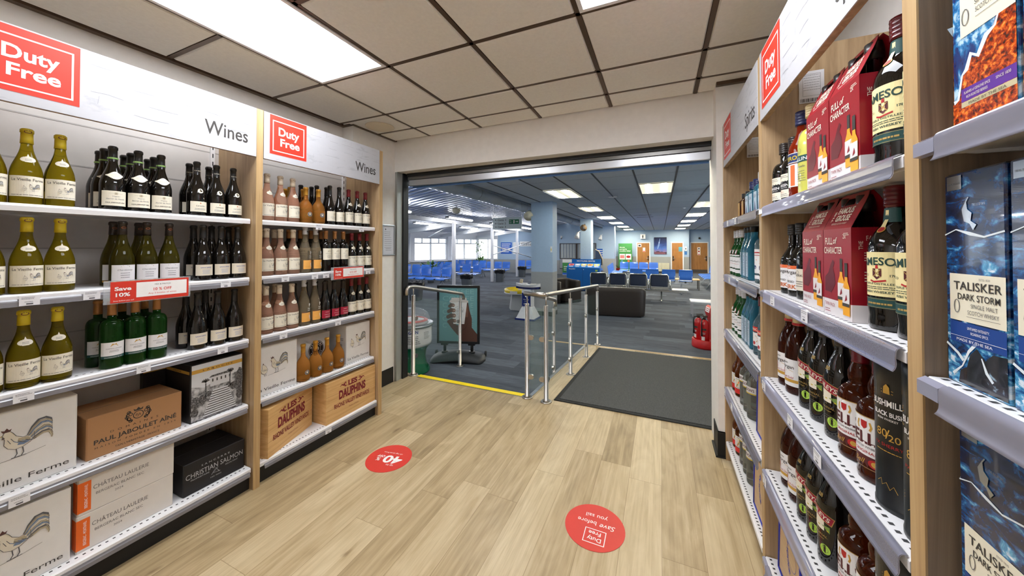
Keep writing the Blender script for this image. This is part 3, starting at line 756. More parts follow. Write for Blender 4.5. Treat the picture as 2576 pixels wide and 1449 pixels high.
# -- label prints
def lvf(mb, f):
    lab(mb, f, -.052, .028, .052, .108, l_cream)
    mb.decal(T('La Vieille Ferme', -.0, .089, .0105, w=.084), f, m_dark, 1)
    put_rooster(mb, f, .010, .050, .028, layer=1)
    mb.decal(scribble(-.042, .034, .084, .004, 1, .4, 2), f, m_ink, 1)
def lvf_neck(mb, f, z=.175):
    lab_e = ell(0, z, .028, .0115, 24)
    mb.decal(merge(*[xf(rect(-.028 * sqrt(max(0, 1 - ((k + .5) / 6 - 1) ** 2)), z + (k - 6) * .0019, .028 * sqrt(max(0, 1 - ((k + .5) / 6 - 1) ** 2)), z + (k - 5) * .0019, 8, 1)) for k in range(12)]), f, l_cream, 0)
    mb.decal(poly([(-.006, z + .010), (0, z + .022), (.006, z + .010)]), f, l_cream, 0)
    mb.decal(scribble(-.012, z, .024, .005, 2, .3, 6, 'c'), f, m_ink, 1)
burg = shoulder(.0405, .298, .118, .232, .0148, 'burg')
burg2 = shoulder(.0405, .292, .116, .226, .0145, 'burg')
bord = shoulder(.0375, .300, .178, .218, .0148, 'bord')
c_ring = M('capsule_ring', (96, 44, 40), .5)
SP = {}
SP['olive'] = dict(prof=burg, R=.0405, glass=g_olive, cap=(.240, c_yel, .002, False), capart=[lambda m, f: m.decal(ring(0, .285, .007, .0022, 16, .005), f, c_ring, 2)], labels=[('label', lvf), ('neck_label', lvf_neck)])
def pja(mb, f):
    lab(mb, f, -.046, .018, .046, .085, l_cream)
    mb.decal(merge(rect(-.004, .068, .004, .078), ring(0, .073, .007, .001, 16, .004), stroke([(-.022, .073), (-.009, .073)], .0008), stroke([(.009, .073), (.022, .073)], .0008)), f, m_rc['tan'], 1)
    mb.decal(T('Viognier', 0, .058, .005, shear=.2), f, m_ink, 1); mb.decal(T('Secret de Famille', 0, .046, .006, shear=.25), f, m_ink, 1)
    mb.decal(T('PAUL JABOULET AÎNÉ', 0, .030, .0045, w=.062, bold=.02), f, m_dark, 1)
def pja_neck(mb, f):
    mb.decal(merge(*[rect(-.040 + .005 * k, .150 - .016 * sin(pi * min(1, (k + .5) / 16)) ** 2 + .004, -.035 + .005 * k, .160 + .016 * sin(pi * min(1, (k + .5) / 16)) ** 2 - .002, 1, 3) for k in range(16)]), f, l_cream, 0)
    mb.decal(ring(0, .156, .016, .0008, 16, .004), f, m_rc['tan'], 1)
def band(z0, z1, mat): return lambda m, f: lab(m, f, -.06, z0, .06, z1, mat, 2)
SP['swoosh'] = dict(prof=burg2, R=.0405, glass=g_dark, cap=(.225, c_blk, .001, False), capart=[band(.233, .240, M('lime_band', (150, 190, 110), .4))], labels=[('label', pja), ('neck_label', pja_neck)])
def laro(mb, f):
    lab(mb, f, -.042, .020, .042, .075, l_cream); mb.decal(T('Laroche', 0, .048, .008, shear=.3), f, m_dark, 1); mb.decal(scribble(-.026, .036, .052, .006, 2, .3, 9, 'c'), f, m_ink, 1); mb.decal(ell(0, .066, .003), f, i_cop, 1)
def laro_n(mb, f):
    mb.decal(ell(0, .132, .0125, .0125, 20), f, l_cream, 0); mb.decal(ell(0, .132, .002, .0025), f, m_rc['tan'], 2)
SP['round'] = dict(prof=burg2, R=.0405, glass=g_dark, cap=(.225, c_blk, .0009, False), capart=[lambda m, f: m.decal(T('Laroche', 0, .240, .006, shear=.3), f, l_cream, 2)], labels=[('label', laro), ('neck_label', laro_n)])
def chard(mb, f):
    lab(mb, f, -.046, .026, .046, .098, l_white); lab(mb, f, -.046, .016, .046, .024, l_gold)
    mb.decal(T('Chardonnay', 0, .072, .007, shear=.25), f, m_ink, 1); mb.decal(scribble(-.018, .060, .036, .010, 3, .2, 3, 'c'), f, m_ink, 1)
    mb.decal(merge(rect(-.014, .088, .014, .094), rect(-.009, .094, .009, .096)), f, M('pale_grey_print', (200, 198, 194), .6), 1)
SP['chard'] = dict(prof=shoulder(.0405, .300, .116, .236, .0146, 'burg'), R=.0405, glass=g_chard, cap=(.238, c_brn, .001, False), capart=[lambda m, f: m.decal(ring(0, .27, .006, .0012, 14, .004), f, i_cop, 2)], labels=[('label', chard)])
def sanc(mb, f):
    lab(mb, f, -.046, .026, .046, .085, l_buff); mb.decal(T('SANCERRE', 0, .066, .006, w=.046, bold=.01), f, i_blue, 1); mb.decal(scribble(-.018, .055, .036, .006, 4, .3, 12, 'c'), f, M('pale_blue_ink', (150, 164, 196), .5), 1)
SP['sanc'] = dict(prof=shoulder(.0405, .300, .116, .232, .0146, 'burg'), R=.0405, glass=g_dark, cap=(.230, c_blk, .0009, False), labels=[('label', sanc)])
def laul(mb, f):
    lab(mb, f, -.044, .058, .044, .118, l_white); lab(mb, f, -.044, .046, .044, .057, l_dgreen)
    mb.decal(T('CHÂTEAU LAULERIE', 0, .088, .0042, w=.05), f, m_ink, 1); mb.decal(poly([(-.012, .1), (.012, .1), (.006, .108), (.008, .113), (0, .109), (-.006, .112)]), f, l_gold, 1); mb.decal(T('SAUVIGNON BLANC', 0, .0495, .004, w=.06), f, i_white, 1); mb.decal(scribble(-.015, .08, .03, .005, 2, .3, 5, 'c'), f, m_ink, 1)
SP['laul'] = dict(prof=bord, R=.0375, glass=g_green, cap=(.236, c_cop, .001, False), labels=[('label', laul)])
SP['rose'] = dict(prof=burg, R=.0405, glass=g_rose, cap=(.240, c_cream, .002, False), capart=[lambda m, f: m.decal(ring(0, .285, .006, .0016, 16, .005), f, c_ring, 2)], labels=[('label', lvf), ('neck_label', lvf_neck)])
SP['redcap'] = dict(prof=shoulder(.0385, .292, .116, .226, .0145, 'burg'), R=.0385, glass=g_dark, cap=(.232, c_red, .0015, False), labels=[('label', lvf), ('neck_label', lambda m, f: lvf_neck(m, f, .172))])
def seal(mb, f):
    mb.decal(ell(0, .062, .0165, .0165, 26), f, l_black, 0); mb.decal(ring(0, .062, .0145, .0008, 26), f, i_white, 1); mb.decal(ring(0, .062, .0085, .001, 20), f, i_white, 1)
    for k in range(7): a = -pi * .8 + k * pi * .26; mb.decal(T('MIRAVAL'[k], .0115 * sin(a + pi * .02), .062 + .0115 * cos(a) - .0015, .0034, rot=-a), f, i_white, 1)
    mb.decal(ell(0, .062, .005), f, l_cream, 1)
squat = [(.030, 0), (.040, .004), (.0445, .012), (.0455, .05), (.0455, .09), (.043, .112), (.037, .132), (.027, .150), (.0185, .162), (.0145, .175), (.0135, .20), (.0135, .236), (.0155, .2365), (.0155, .248), (.0138, .252)]
SP['squat'] = dict(prof=squat, R=.0455, glass=g_peach, cap=(.196, c_gold, .0012, False), labels=[('label', seal)])
SP['squatback'] = SP['squat']
def blk(mb, f):
    lab(mb, f, -.044, .026, .044, .100, l_cream); mb.decal(merge(ring(.012, .078, .010, .0012, 22), ring(.012, .078, .006, .0012, 18)), f, m_rc['tan'], 1); mb.decal(ell(.012, .078, .0035), f, m_rc['tan'], 1); mb.decal(T('LE MOURVEDRE', .006, .054, .0045, w=.05), f, m_ink, 1); mb.decal(scribble(-.012, .044, .04, .004, 1, .4, 2), f, m_dark, 1)
SP['seal'] = dict(prof=shoulder(.0385, .296, .108, .226, .0145, 'burg'), R=.0385, glass=g_dark, cap=(.225, c_blk, .0009, False), labels=[('label', blk)])
def pp(mb, f):
    lab(mb, f, -.044, .026, .044, .088, l_orange); mb.decal(poly([(.004, .066), (.012, .074), (.014, .060), (.022, .044), (.030, .036), (.012, .040), (.006, .052)]), f, i_white, 1)
    mb.decal(scribble(-.03, .045, .03, .006, 2, .25, 7), f, l_gold, 1)
def pp2(mb, f):
    mb.decal(T('P', .012, .128, .022, bold=.02), f, i_white, 0); mb.decal(T('PIQUE', .010, .112, .009, w=.030), f, i_white, 0); mb.decal(T('POUL', .010, .099, .009, w=.030), f, i_white, 0)
SP['tall'] = dict(prof=shoulder(.0385, .320, .13, .262, .0148, 'burg'), R=.0385, glass=g_pale, cap=(.268, c_grey, .0015, False), capart=[lambda m, f: m.decal(poly([(-.005, .290), (.004, .294), (.006, .285), (0, .283)]), f, m_dark, 2)], labels=[('label', pp), ('letter_print', pp2)])
def chr_(mb, f):
    lab(mb, f, -.043, .086, .043, .170, l_cream); mb.decal(poly([(-.012, .142), (.012, .142), (.008, .150), (.010, .156), (0, .151), (-.007, .154)]), f, m_rc['tan'], 1); mb.decal(T('CHÂTEAU LAULERIE', 0, .130, .0044, w=.052), f, m_ink, 1); mb.decal(scribble(-.015, .118, .03, .009, 3, .25, 5, 'c'), f, m_ink, 1)
SP['claret'] = dict(prof=shoulder(.0378, .302, .184, .222, .0148, 'bord'), R=.0378, glass=g_dark, cap=(.240, c_cop, .001, False), labels=[('label', chr_)])
def crm(mb, f):
    lab(mb, f, -.040, .022, .040, .080, l_crim); mb.decal(T('CHÂTEAU', -.004, .064, .004, w=.026), f, i_white, 1); mb.decal(T('CÔTES DU RHÔNE', 0, .046, .0042, w=.046), f, i_white, 1); mb.decal(scribble(-.02, .034, .04, .005, 2, .25, 8, 'c'), f, i_white, 1)
    mb.decal(poly([(.030, .080), (.040, .080), (.040, .064)]), f, l_cream, 1)
SP['crimson'] = dict(prof=shoulder(.0385, .288, .112, .222, .0145, 'burg'), R=.0385, glass=g_dark, cap=(.222, c_brn, .0009, False), labels=[('label', crm)])
# -- spirits
def krk(mb, f):
    lab(mb, f, -.046, .022, .046, .052, l_cream); lab(mb, f, -.046, .052, .046, .086, l_black, 0); lab(mb, f, -.046, .086, .046, .112, l_cream)
    z = poly([(-.046 + .0046 * k, .086 - (.004 if k % 2 else 0)) for k in range(21)] + [(.046, .088), (-.046, .088)]); mb.decal(z, f, l_cream, 1)
    mb.decal(T('THE', 0, .078, .004), f, i_white, 1); mb.decal(T('KRAKEN', 0, .064, .0095, w=.062, bold=.02), f, i_white, 1); mb.decal(T('BLACK SPICED RUM', 0, .057, .0034, w=.05), f, i_white, 1)
    mb.decal(T('7 0 c l', 0, .040, .006), f, i_cop, 1); mb.decal(scribble(-.03, .034, .06, .006, 2, .25, 1, 'c'), f, m_ink, 1); mb.decal(scribble(-.03, .104, .06, .006, 2, .25, 4, 'c'), f, m_ink, 1)
SP['octo'] = dict(prof=shoulder(.0415, .252, .125, .175, .0150, 'bord'), R=.0415, glass=g_dark, cap=(.210, c_brn, .003, True), labels=[('label', krk)])
def aper(mb, f):
    lab(mb, f, -.05, .135, .05, .168, l_navy); mb.decal(T('APEROL', 0, .144, .0145, w=.078, bold=.02), f, c_yel, 1); lab(mb, f, -.05, .1335, .05, .136, i_white, 1); lab(mb, f, -.05, .167, .05, .169, i_white, 1)
    lab(mb, f, -.034, .048, .034, .130, l_white); lab(mb, f, -.030, .052, -.012, .126, l_grn, 1); lab(mb, f, .004, .052, .020, .126, l_orr, 1)
SP['aperitif'] = dict(prof=shoulder(.0415, .320, .182, .250, .0175, 'burg'), R=.0415, glass=g_aperol, cap=(.270, c_navy, .003, True), labels=[('label', aper)])
def limo(mb, f):
    lab(mb, f, -.05, .120, .05, .142, l_dgreen); mb.decal(T('PALLINI', 0, .125, .0115, w=.066, bold=.01), f, i_white, 1)
    mb.decal(T('limoncello', 0, .102, .007, shear=.3), f, m_ink, 0); mb.decal(scribble(-.024, .088, .048, .008, 5, .2, 3, 'c'), f, m_ink, 0); mb.decal(ring(0, .158, .008, .0008), f, m_ink, 0)
SP['lemon'] = dict(prof=shoulder(.0395, .312, .168, .235, .0155, 'bord'), R=.0395, glass=g_limo, cap=(.272, c_bcork, .002, True), labels=[('label', limo)])
def jam(mb, f):
    lab(mb, f, -.056, .074, .056, .170, l_yell); mb.decal(frame_rect(-.054, .076, .054, .168, .0009), f, i_gold, 1)
    mb.decal(T('JAMESON', 0, .142, .0165, w=.092, bold=.02, arc=.18), f, i_green, 1)
    mb.decal(poly([(-.0085, .134), (.0085, .134), (.0085, .118), (0, .110), (-.0085, .118)]), f, l_brown, 1); mb.decal(merge(stroke([(-.007, .132), (.007, .116)], .0015), stroke([(.007, .132), (-.007, .116)], .0015)), f, i_gold, 2)
    mb.decal(merge(poly([(-.003, .134), (.003, .134), (.002, .142), (-.002, .142)])), f, i_red, 1); mb.decal(stroke([(-.014, .108), (-.006, .105), (.006, .107), (.016, .109)], .0035), f, i_red, 1)
    mb.decal(T('1780', .028, .117, .0048, w=.013, bold=.02), f, i_green, 1); mb.decal(T('ESTD', -.028, .117, .0048), f, i_green, 1)
    mb.decal(T('TRIPLE DISTILLED', 0, .099, .0042, w=.062, bold=.01), f, i_green, 1); mb.decal(scribble(-.032, .0935, .064, .0040, 2, .35, 2, 'c'), f, i_green, 1); mb.decal(T('IRISH WHISKEY', 0, .081, .0048, w=.056, bold=.02), f, i_green, 1)
    lab(mb, f, -.056, .048, .056, .070, l_dgreen); mb.decal(scribble(-.03, .056, .06, .007, 1, .55, 3, 'c'), f, i_gold, 1); lab(mb, f, -.056, .0495, .056, .0502, i_gold, 1); lab(mb, f, -.056, .0678, .056, .0685, i_gold, 1)
def jamn(mb, f):
    lab(mb, f, -.05, .235, .05, .266, l_dgreen); lab(mb, f, -.012, .222, .004, .262, l_yell, 1); mb.decal(ell(-.004, .220, .012, .0075), f, l_gold, 1.5); mb.decal(ell(-.004, .220, .009, .0055), f, i_red, 2)
jamp = [(.040, 0), (.0445, .003), (.0455, .012), (.0440, .030), (.0455, .045), (.0455, .180), (.043, .196), (.036, .212), (.026, .226), (.0195, .236), (.0178, .25), (.0175, .29), (.0175, .312), (.0165, .314)]
SP['irish'] = dict(prof=jamp, R=.0455, glass=g_dark, cap=(.268, c_garnet, .0022, True), labels=[('label', jam), ('neck_label', jamn)])
def mor(mb, f):
    lab(mb, f, -.044, .030, .044, .128, l_white); mb.decal(T('Captain', -.006, .112, .006, bold=.01), f, m_dark, 1); mb.decal(T('Morgan', 0, .094, .0125, w=.056, bold=.01), f, m_dark, 1)
    mb.decal(merge(rect(-.02, .072, -.014, .090), rect(-.026, .068, -.010, .073)), f, i_red, 1)
    mb.decal(stroke([(-.004, .082), (.014, .088), (.026, .084)], .0012), f, l_gold, 1); mb.decal(T('Spiced Gold', 0, .058, .008, w=.05, shear=.2), f, i_red, 1)
    lab(mb, f, -.044, .044, .044, .055, l_gold, 1)
morp = [(.037, 0), (.041, .003), (.042, .012), (.042, .150), (.040, .172), (.034, .196), (.026, .216), (.0185, .232), (.0165, .246), (.0160, .280), (.0165, .296), (.0155, .298)]
SP['gold'] = dict(prof=morp, R=.042, glass=g_rum, cap=(.252, c_bcork, .002, False), capart=[band(.253, .262, i_red)], labels=[('label', mor)])
def mors(mb, f):
    lab(mb, f, -.043, .022, .043, .112, l_white); lab(mb, f, -.043, .1, .043, .112, l_orr, 1); mb.decal(T('Captain', -.006, .104, .005), f, i_white, 2); mb.decal(T('Morgan', 0, .082, .0125, w=.058, bold=.01), f, m_dark, 1); mb.decal(stroke([(-.02, .07), (0, .074), (.02, .07)], .0008), f, m_ink, 1)
    mb.decal(T('SPICED', 0, .050, .007, w=.034, bold=.01), f, m_dark, 1); mb.decal(T('JERK', 0, .028, .014, w=.05, bold=.04), f, i_cop, 1)
SP['spiced'] = dict(prof=shoulder(.0400, .268, .128, .190, .0145, 'burg'), R=.0400, glass=g_dark, cap=(.226, c_blk, .002, True), labels=[('label', mors)])
def dkr(mb, f): lab(mb, f, -.04, .03, .04, .105, l_buff); mb.decal(T('DARK', 0, .078, .008, w=.04), f, m_dark, 1); mb.decal(ring(0, .092, .006, .001), f, m_ink, 1); mb.decal(scribble(-.02, .06, .04, .008, 3, .25, 6, 'c'), f, m_ink, 1)
SP['darkrum'] = dict(prof=shoulder(.0395, .262, .128, .186, .0150, 'bord'), R=.0395, glass=g_dark, cap=(.22, c_blk, .002, True), labels=[('label', dkr)])
def bail(mb, f):
    mb.decal(xf(rect(-.040, -.0125, .040, .0125, 12, 1), 0, .146, rot=-.30), f, i_gold, 0); mb.decal(xf(rect(-.038, -.0105, .038, .0105, 12, 1), 0, .146, rot=-.30), f, l_crim, 1); mb.decal(T('BAILEYS', -.0019, .1400, .0125, w=.064, bold=.02, rot=-.30), f, l_cream, 2)
    lab(mb, f, -.030, .100, .016, .134, l_cream, -.6); mb.decal(poly([(-.030, .1), (.030, .1), (.030, .118), (.01, .114), (-.012, .122), (-.030, .114)]), f, l_grn, 1); mb.decal(stroke([(-.028, .106), (0, .111), (.028, .104)], .003), f, c_yel, 1.5)
    mb.decal(T('THE', 0, .094, .003), f, i_gold, 0); mb.decal(T('ORIGINAL', 0, .082, .0062, w=.05), f, i_gold, 0); mb.decal(T('Irish Cream', 0, .074, .0045, shear=.2), f, i_gold, 0)
    mb.decal(ell(.018, .048, .0135, .0135, 18), f, l_lime, 0); mb.decal(ring(.018, .048, .008, .0012, 16), f, l_grn, 1); mb.decal(scribble(-.02, .062, .04, .006, 2, .2, 3, 'c'), f, m_ink, 0)
def bail2(mb, f): mb.decal(merge(T('BB', 0, .192, .010, w=.018, bold=.02)), f, i_gold, 0)
bp = [(.035, 0), (.0395, .003), (.040, .012), (.040, .172), (.0385, .184), (.034, .198), (.026, .220), (.0185, .238), (.0155, .252), (.015, .27), (.015, .298), (.016, .3), (.016, .322), (.015, .324)]
SP['cream'] = dict(prof=bp, R=.040, glass=g_dark, cap=(.262, c_brn, .001, False), labels=[('label', bail), ('gold_monogram', bail2)])
def bell(mb, f):
    lab(mb, f, -.054, .060, .054, .150, l_white); lab(mb, f, -.054, .030, .054, .060, l_brown); lab(mb, f, -.054, .149, .054, .151, i_gold, 1); lab(mb, f, -.054, .031, .054, .0322, i_gold, 1)
    mb.decal(T("BELL'S", 0, .088, .026, w=.092, bold=.03), f, l_brown, 1); mb.decal(merge(poly([(-.007, .140), (.007, .140), (.006, .126), (0, .121), (-.006, .126)])), f, i_red, 1)
    mb.decal(merge(stroke([(-.012, .139), (-.015, .128), (-.012, .120)], .004), stroke([(.012, .139), (.015, .128), (.012, .120)], .004)), f, l_gold, 1)
    mb.decal(T('1825', .034, .132, .0035), f, m_dark, 1); mb.decal(T('SCOTCH WHISKY', 0, .078, .0045, w=.06, bold=.01), f, m_dark, 1); mb.decal(T('ORIGINAL', 0, .066, .0062, w=.05, bold=.01), f, i_red, 1)
    mb.decal(ell(.020, .046, .012, .010), f, i_red, 1); mb.decal(ell(.020, .046, .006, .006), f, l_gold, 2); mb.decal(T("Bell", -.014, .040, .012, shear=.4), f, l_gold, 1)
bep = [(.040, 0), (.0455, .004), (.0462, .014), (.0435, .026), (.0455, .034), (.0455, .158), (.043, .170), (.036, .180), (.027, .188), (.0235, .196), (.026, .206), (.0255, .220), (.020, .236), (.0165, .25), (.0155, .285), (.0155, .300)]
SP['bulge'] = dict(prof=bep, R=.0455, glass=g_amber, cap=(.246, c_garnet, .0018, False), labels=[('label', bell)])
# -- gins, vodkas
def gg(mb, f):
    lab(mb, f, -.046, .050, .046, .118, l_white); lab(mb, f, -.046, .022, .046, .042, l_white); lab(mb, f, -.046, .042, .046, .045, l_black, 0); mb.decal(T("Greenall's", 0, .088, .009, w=.06, shear=.15), f, m_ink, 1); mb.decal(T('LONDON DRY GIN', 0, .074, .004, w=.05), f, i_red, 1)
    mb.decal(ell(0, .150, .012, .016), f, i_red, 0); mb.decal(ell(0, .150, .008, .011), f, l_white, 1); lab(mb, f, -.03, .124, .03, .132, l_white)
SP['greengin'] = dict(prof=shoulder(.042, .285, .140, .215, .0165, 'burg'), R=.042, glass=g_bottle_green, cap=(.238, c_silver, .003, True), labels=[('label', gg)])
def sap(mb, f):
    lab(mb, f, -.022, .018, .022, .150, l_bl); mb.decal(merge(stroke([(-.019, .022), (-.019, .135), (-.012, .146), (.012, .146), (.019, .135), (.019, .022)], .0016, True)), f, l_navy, 1); mb.decal(ell(0, .118, .008, .016), f, l_navy, 1); mb.decal(ell(0, .118, .005, .011), f, l_bl, 2)
    mb.decal(T('SAPPHIRE', 0, .090, .0048, w=.032), f, l_navy, 1); mb.decal(scribble(-.013, .08, .026, .009, 6, .2, 4, 'c'), f, m_ink, 1)
sp_ = [(.030, 0), (.0355, .003), (.036, .01), (.0355, .155), (.034, .166), (.026, .200), (.019, .225), (.0160, .24), (.0155, .262), (.017, .29), (.016, .292)]
SP['sapphire'] = dict(prof=sp_, R=.036, glass=g_blue, sup=7, seg=32, cap=(.262, c_blk, .002, False), labels=[('label', sap)])
def vod(mb, f):
    lab(mb, f, -.044, .118, .044, .142, l_rr); mb.decal(T('SMIRNOFF', 0, .123, .012, w=.078, bold=.02), f, l_cream, 1); lab(mb, f, -.034, .046, .034, .112, l_white); mb.decal(stroke([(-.024, .095), (-.01, .082), (.01, .098), (.024, .080), (.012, .066)], .003), f, l_gold, 1); mb.decal(ell(0, .060, .009), f, i_red, 1)
SP['vodka'] = dict(prof=shoulder(.040, .292, .150, .215, .0155, 'burg'), R=.040, glass=g_vodka, cap=(.246, c_garnet, .002, True), labels=[('label', vod)])
def vodt(mb, f):
    lab(mb, f, -.044, .050, .044, .170, l_white); lab(mb, f, -.044, .150, .044, .156, i_red, 1); lab(mb, f, -.044, .138, .044, .141, i_red, 1); mb.decal(stroke([(-.03, .12), (-.01, .1), (.01, .118), (.03, .095)], .004), f, l_orr, 1); lab(mb, f, -.044, .022, .044, .040, l_white); mb.decal(ell(0, .08, .010), f, l_navy, 1)
SP['vodkatall'] = dict(prof=shoulder(.040, .300, .176, .225, .0155, 'bord'), R=.040, glass=g_vodka, cap=(.25, c_blk, .002, True), labels=[('label', vodt)])
def pim(mb, f):
    lab(mb, f, -.044, .052, .044, .118, l_white); lab(mb, f, -.044, .020, .044, .050, l_rr); mb.decal(T("Archers", -.016, .09, .008, w=.03), f, m_dark, 1)
    lab(mb, f, .010, .056, .040, .112, l_dgreen, 1); lab(mb, f, .012, .058, .038, .110, l_cream, 2)
    for k in range(5): mb.decal(ell(.018 + .004 * k, .066 + .009 * k, .0045), f, (l_orr, l_grn, l_orange)[k % 3], 3)
SP['ginger'] = dict(prof=shoulder(.042, .282, .140, .212, .016, 'burg'), R=.042, glass=g_ginger, cap=(.235, c_bred, .003, True), labels=[('label', pim)])
def gor(mb, f):
    lab(mb, f, -.048, .142, .048, .176, l_white); lab(mb, f, -.048, .137, .048, .143, c_yel, 1); lab(mb, f, -.048, .1345, .048, .137, l_navy, 1); mb.decal(T("GORDON'S", 0, .152, .0135, w=.078, bold=.02), f, l_brown, 1)
gop = [(.038, 0), (.0425, .003), (.043, .012), (.0425, .11), (.0435, .13), (.0435, .180), (.040, .196), (.030, .214), (.021, .228), (.0165, .24), (.016, .28), (.0165, .292)]
SP['cleargin'] = dict(prof=gop, R=.0435, glass=g_clear, cap=(.250, c_yel, .002, True), labels=[('label', gor)])
def flk(mb, f): lab(mb, f, -.020, .012, .020, .098, l_gold); mb.decal(poly([(-.006, .02), (.006, .02), (.004, .07), (0, .085), (-.004, .07)]), f, l_orange, 1)
SP['flask'] = dict(prof=[(.026, 0), (.030, .003), (.030, .1), (.027, .108), (.016, .118), (.012, .122), (.012, .150), (.011, .152)], R=.030, glass=g_amber, sup=6, seg=32, cap=(.126, c_blk, .002, True), labels=[('label', flk)])
def nv(mb, f): lab(mb, f, -.022, .010, .022, .112, l_bl); mb.decal(T('GIN', 0, .082, .016, w=.028), f, l_navy, 1); mb.decal(poly([(-.014, .018), (.014, .018), (.006, .05), (.002, .07), (-.004, .055)]), f, l_navy, 1)
SP['navycap'] = dict(prof=[(.030, 0), (.034, .003), (.034, .12), (.031, .128), (.018, .136), (.0155, .142), (.0155, .185), (.0145, .188)], R=.034, glass=g_blue, sup=6, seg=32, cap=(.146, c_navy, .004, True), labels=[('label', nv)])
SP['silvercap'] = dict(SP['navycap'], prof=[(.030, 0), (.034, .003), (.034, .135), (.031, .143), (.018, .152), (.0155, .158), (.0155, .205), (.0145, .208)], cap=(.164, c_silver, .004, True))
OBJN = {'octo': 'rum_bottle', 'aperitif': 'liqueur_bottle', 'lemon': 'liqueur_bottle', 'irish': 'whiskey_bottle', 'gold': 'rum_bottle', 'spiced': 'rum_bottle', 'darkrum': 'rum_bottle', 'cream': 'liqueur_bottle', 'bulge': 'whisky_bottle', 'greengin': 'gin_bottle', 'sapphire': 'gin_bottle', 'cleargin': 'gin_bottle', 'vodka': 'vodka_bottle', 'vodkatall': 'vodka_bottle', 'ginger': 'liqueur_bottle', 'flask': 'spirit_bottle', 'navycap': 'gin_bottle', 'silvercap': 'gin_bottle'}
ORD = ['first', 'second', 'third', 'fourth', 'fifth']
SH = ['top', 'second', 'third', 'fourth', 'bottom']
def row(kind, desc, bayname, k, spots, group, shelfz=None, rotadd=0.0, side=1, rowname=''):
    """one run of like bottles on a shelf, spots given left to right as the viewer sees them"""
    z = (shelfz if shelfz is not None else ZS[k]) + .0006
    nb = OBJN.get(kind, 'wine_bottle')
    n = len(spots)
    for i, (x, y) in enumerate(spots):
        pos = '' if n == 1 else (['left', 'right'][i] + ' of pair' if n == 2 else ['left', 'middle', 'right'][i] + ' of three' if n == 3 else ORD[i] + ' of four')
        lab_ = desc + (', ' + pos if pos else '') + (', ' + rowname + (' row' if len((desc + pos + bayname).split()) + 6 <= 16 else '') if rowname else '') + ', ' + SH[k] + ' shelf, ' + bayname
        rz = (0 if side > 0 else pi) + rotadd + random.uniform(-.06, .06)
        place(kind, (lambda kk=kind: bottle(OBJN.get(kk, 'wine_bottle'), 'bottle', SP[kk])), (x, y, z), rz, lab_, group, 'bottle')
X0 = -2.297; XB = -2.385; XC = -2.47
def R_(ys, x): return [(x, y) for y in ys]
NB, OB = 'near wine bay', 'far wine bay'
row('olive', 'yellow-capped olive wine bottle', NB, 0, R_([.378, .461, .543], X0), 'yellow capped white wine')
row('olive', 'yellow-capped olive wine bottle', NB, 1, R_([.378, .465, .547], X0), 'yellow capped white wine')
row('olive', 'yellow-capped olive wine bottle', NB, 2, R_([.378, .462, .544], X0), 'yellow capped white wine')
row('swoosh', 'black bottle with lime-ringed neck', NB, 0, R_([.692, .775, .856], X0), 'lime ringed wine', rowname='front')
row('swoosh', 'black bottle with lime-ringed neck', NB, 0, R_([.692, .779, .862], XB), 'lime ringed wine', rowname='middle')
row('swoosh', 'black bottle with lime-ringed neck', NB, 0, R_([.701, .783, .869], XC), 'lime ringed wine', rowname='back')
row('round', 'black bottle with round neck label', NB, 0, R_([1.0, 1.088, 1.171], X0), 'round label wine', rowname='front')
row('round', 'black bottle with round neck label', NB, 0, R_([1.005, 1.093], XB), 'round label wine', rowname='back')
row('chard', 'dark olive bottle, white and gold label', NB, 1, R_([.726, .808, .890], X0), 'white labelled chardonnay', rowname='front')
row('chard', 'dark olive bottle, white and gold label', NB, 1, R_([.724, .810], XB), 'white labelled chardonnay', rowname='back')
row('sanc', 'black bottle with buff label', NB, 1, R_([1.031, 1.115, 1.197], X0), 'buff labelled sancerre', rowname='front')
row('sanc', 'black bottle with buff label', NB, 1, R_([1.027, 1.110, 1.195], XB), 'buff labelled sancerre', rowname='back')
row('laul', 'green bottle with copper capsule', NB, 2, R_([.697, .772, .848], X0), 'green sauvignon bottles', rowname='front')
row('laul', 'green bottle with copper capsule', NB, 2, R_([.680, .757, .835], XB), 'green sauvignon bottles', rowname='back')
row('sanc', 'black bottle with buff label', NB, 2, R_([1.011, 1.101, 1.184], X0), 'buff labelled sancerre', rowname='front')
row('sanc', 'black bottle with buff label', NB, 2, R_([.998, 1.085], XB), 'buff labelled sancerre', rowname='back')
# bay by the opening
row('rose', 'pink wine bottle with cream capsule', OB, 0, R_([1.358, 1.441, 1.524], X0), 'pink wine bottles', rotadd=.12)
row('squat', 'squat peach bottle with gold neck', OB, 0, R_([1.617, 1.714], X0), 'gold necked peach wine', rowname='front')
row('squat', 'squat peach bottle with gold neck', OB, 0, [(XB - .005, 1.568), (XB - .005, 1.663), (-2.49, 1.60)], 'gold necked peach wine', rowname='behind')
row('seal', 'black bottle with round seal label', OB, 0, R_([1.808, 1.890], X0), 'seal labelled red wine', rowname='front')
row('seal', 'black bottle with round seal label', OB, 0, [(XB, 1.766), (XB, 1.848), (-2.47, 1.70), (-2.47, 1.785)], 'seal labelled red wine', rowname='behind')
row('redcap', 'black bottle with dark red capsule', OB, 0, R_([1.977, 2.062, 2.146], X0), 'red capped wine', rotadd=.05)
row('rose', 'pink wine bottle with cream capsule', OB, 1, R_([1.358, 1.445, 1.530], X0), 'pink wine bottles', rowname='front', rotadd=.12)
row('rose', 'pink wine bottle with cream capsule', OB, 1, R_([1.375, 1.460], XB), 'pink wine bottles', rowname='back')
row('tall', 'tall pale bottle with orange label', OB, 1, R_([1.615, 1.695], X0), 'orange labelled pale wine', rotadd=.25)
row('claret', 'black claret bottle with copper capsule', OB, 1, R_([1.777, 1.8535, 1.930], X0), 'copper capped claret', rowname='front')
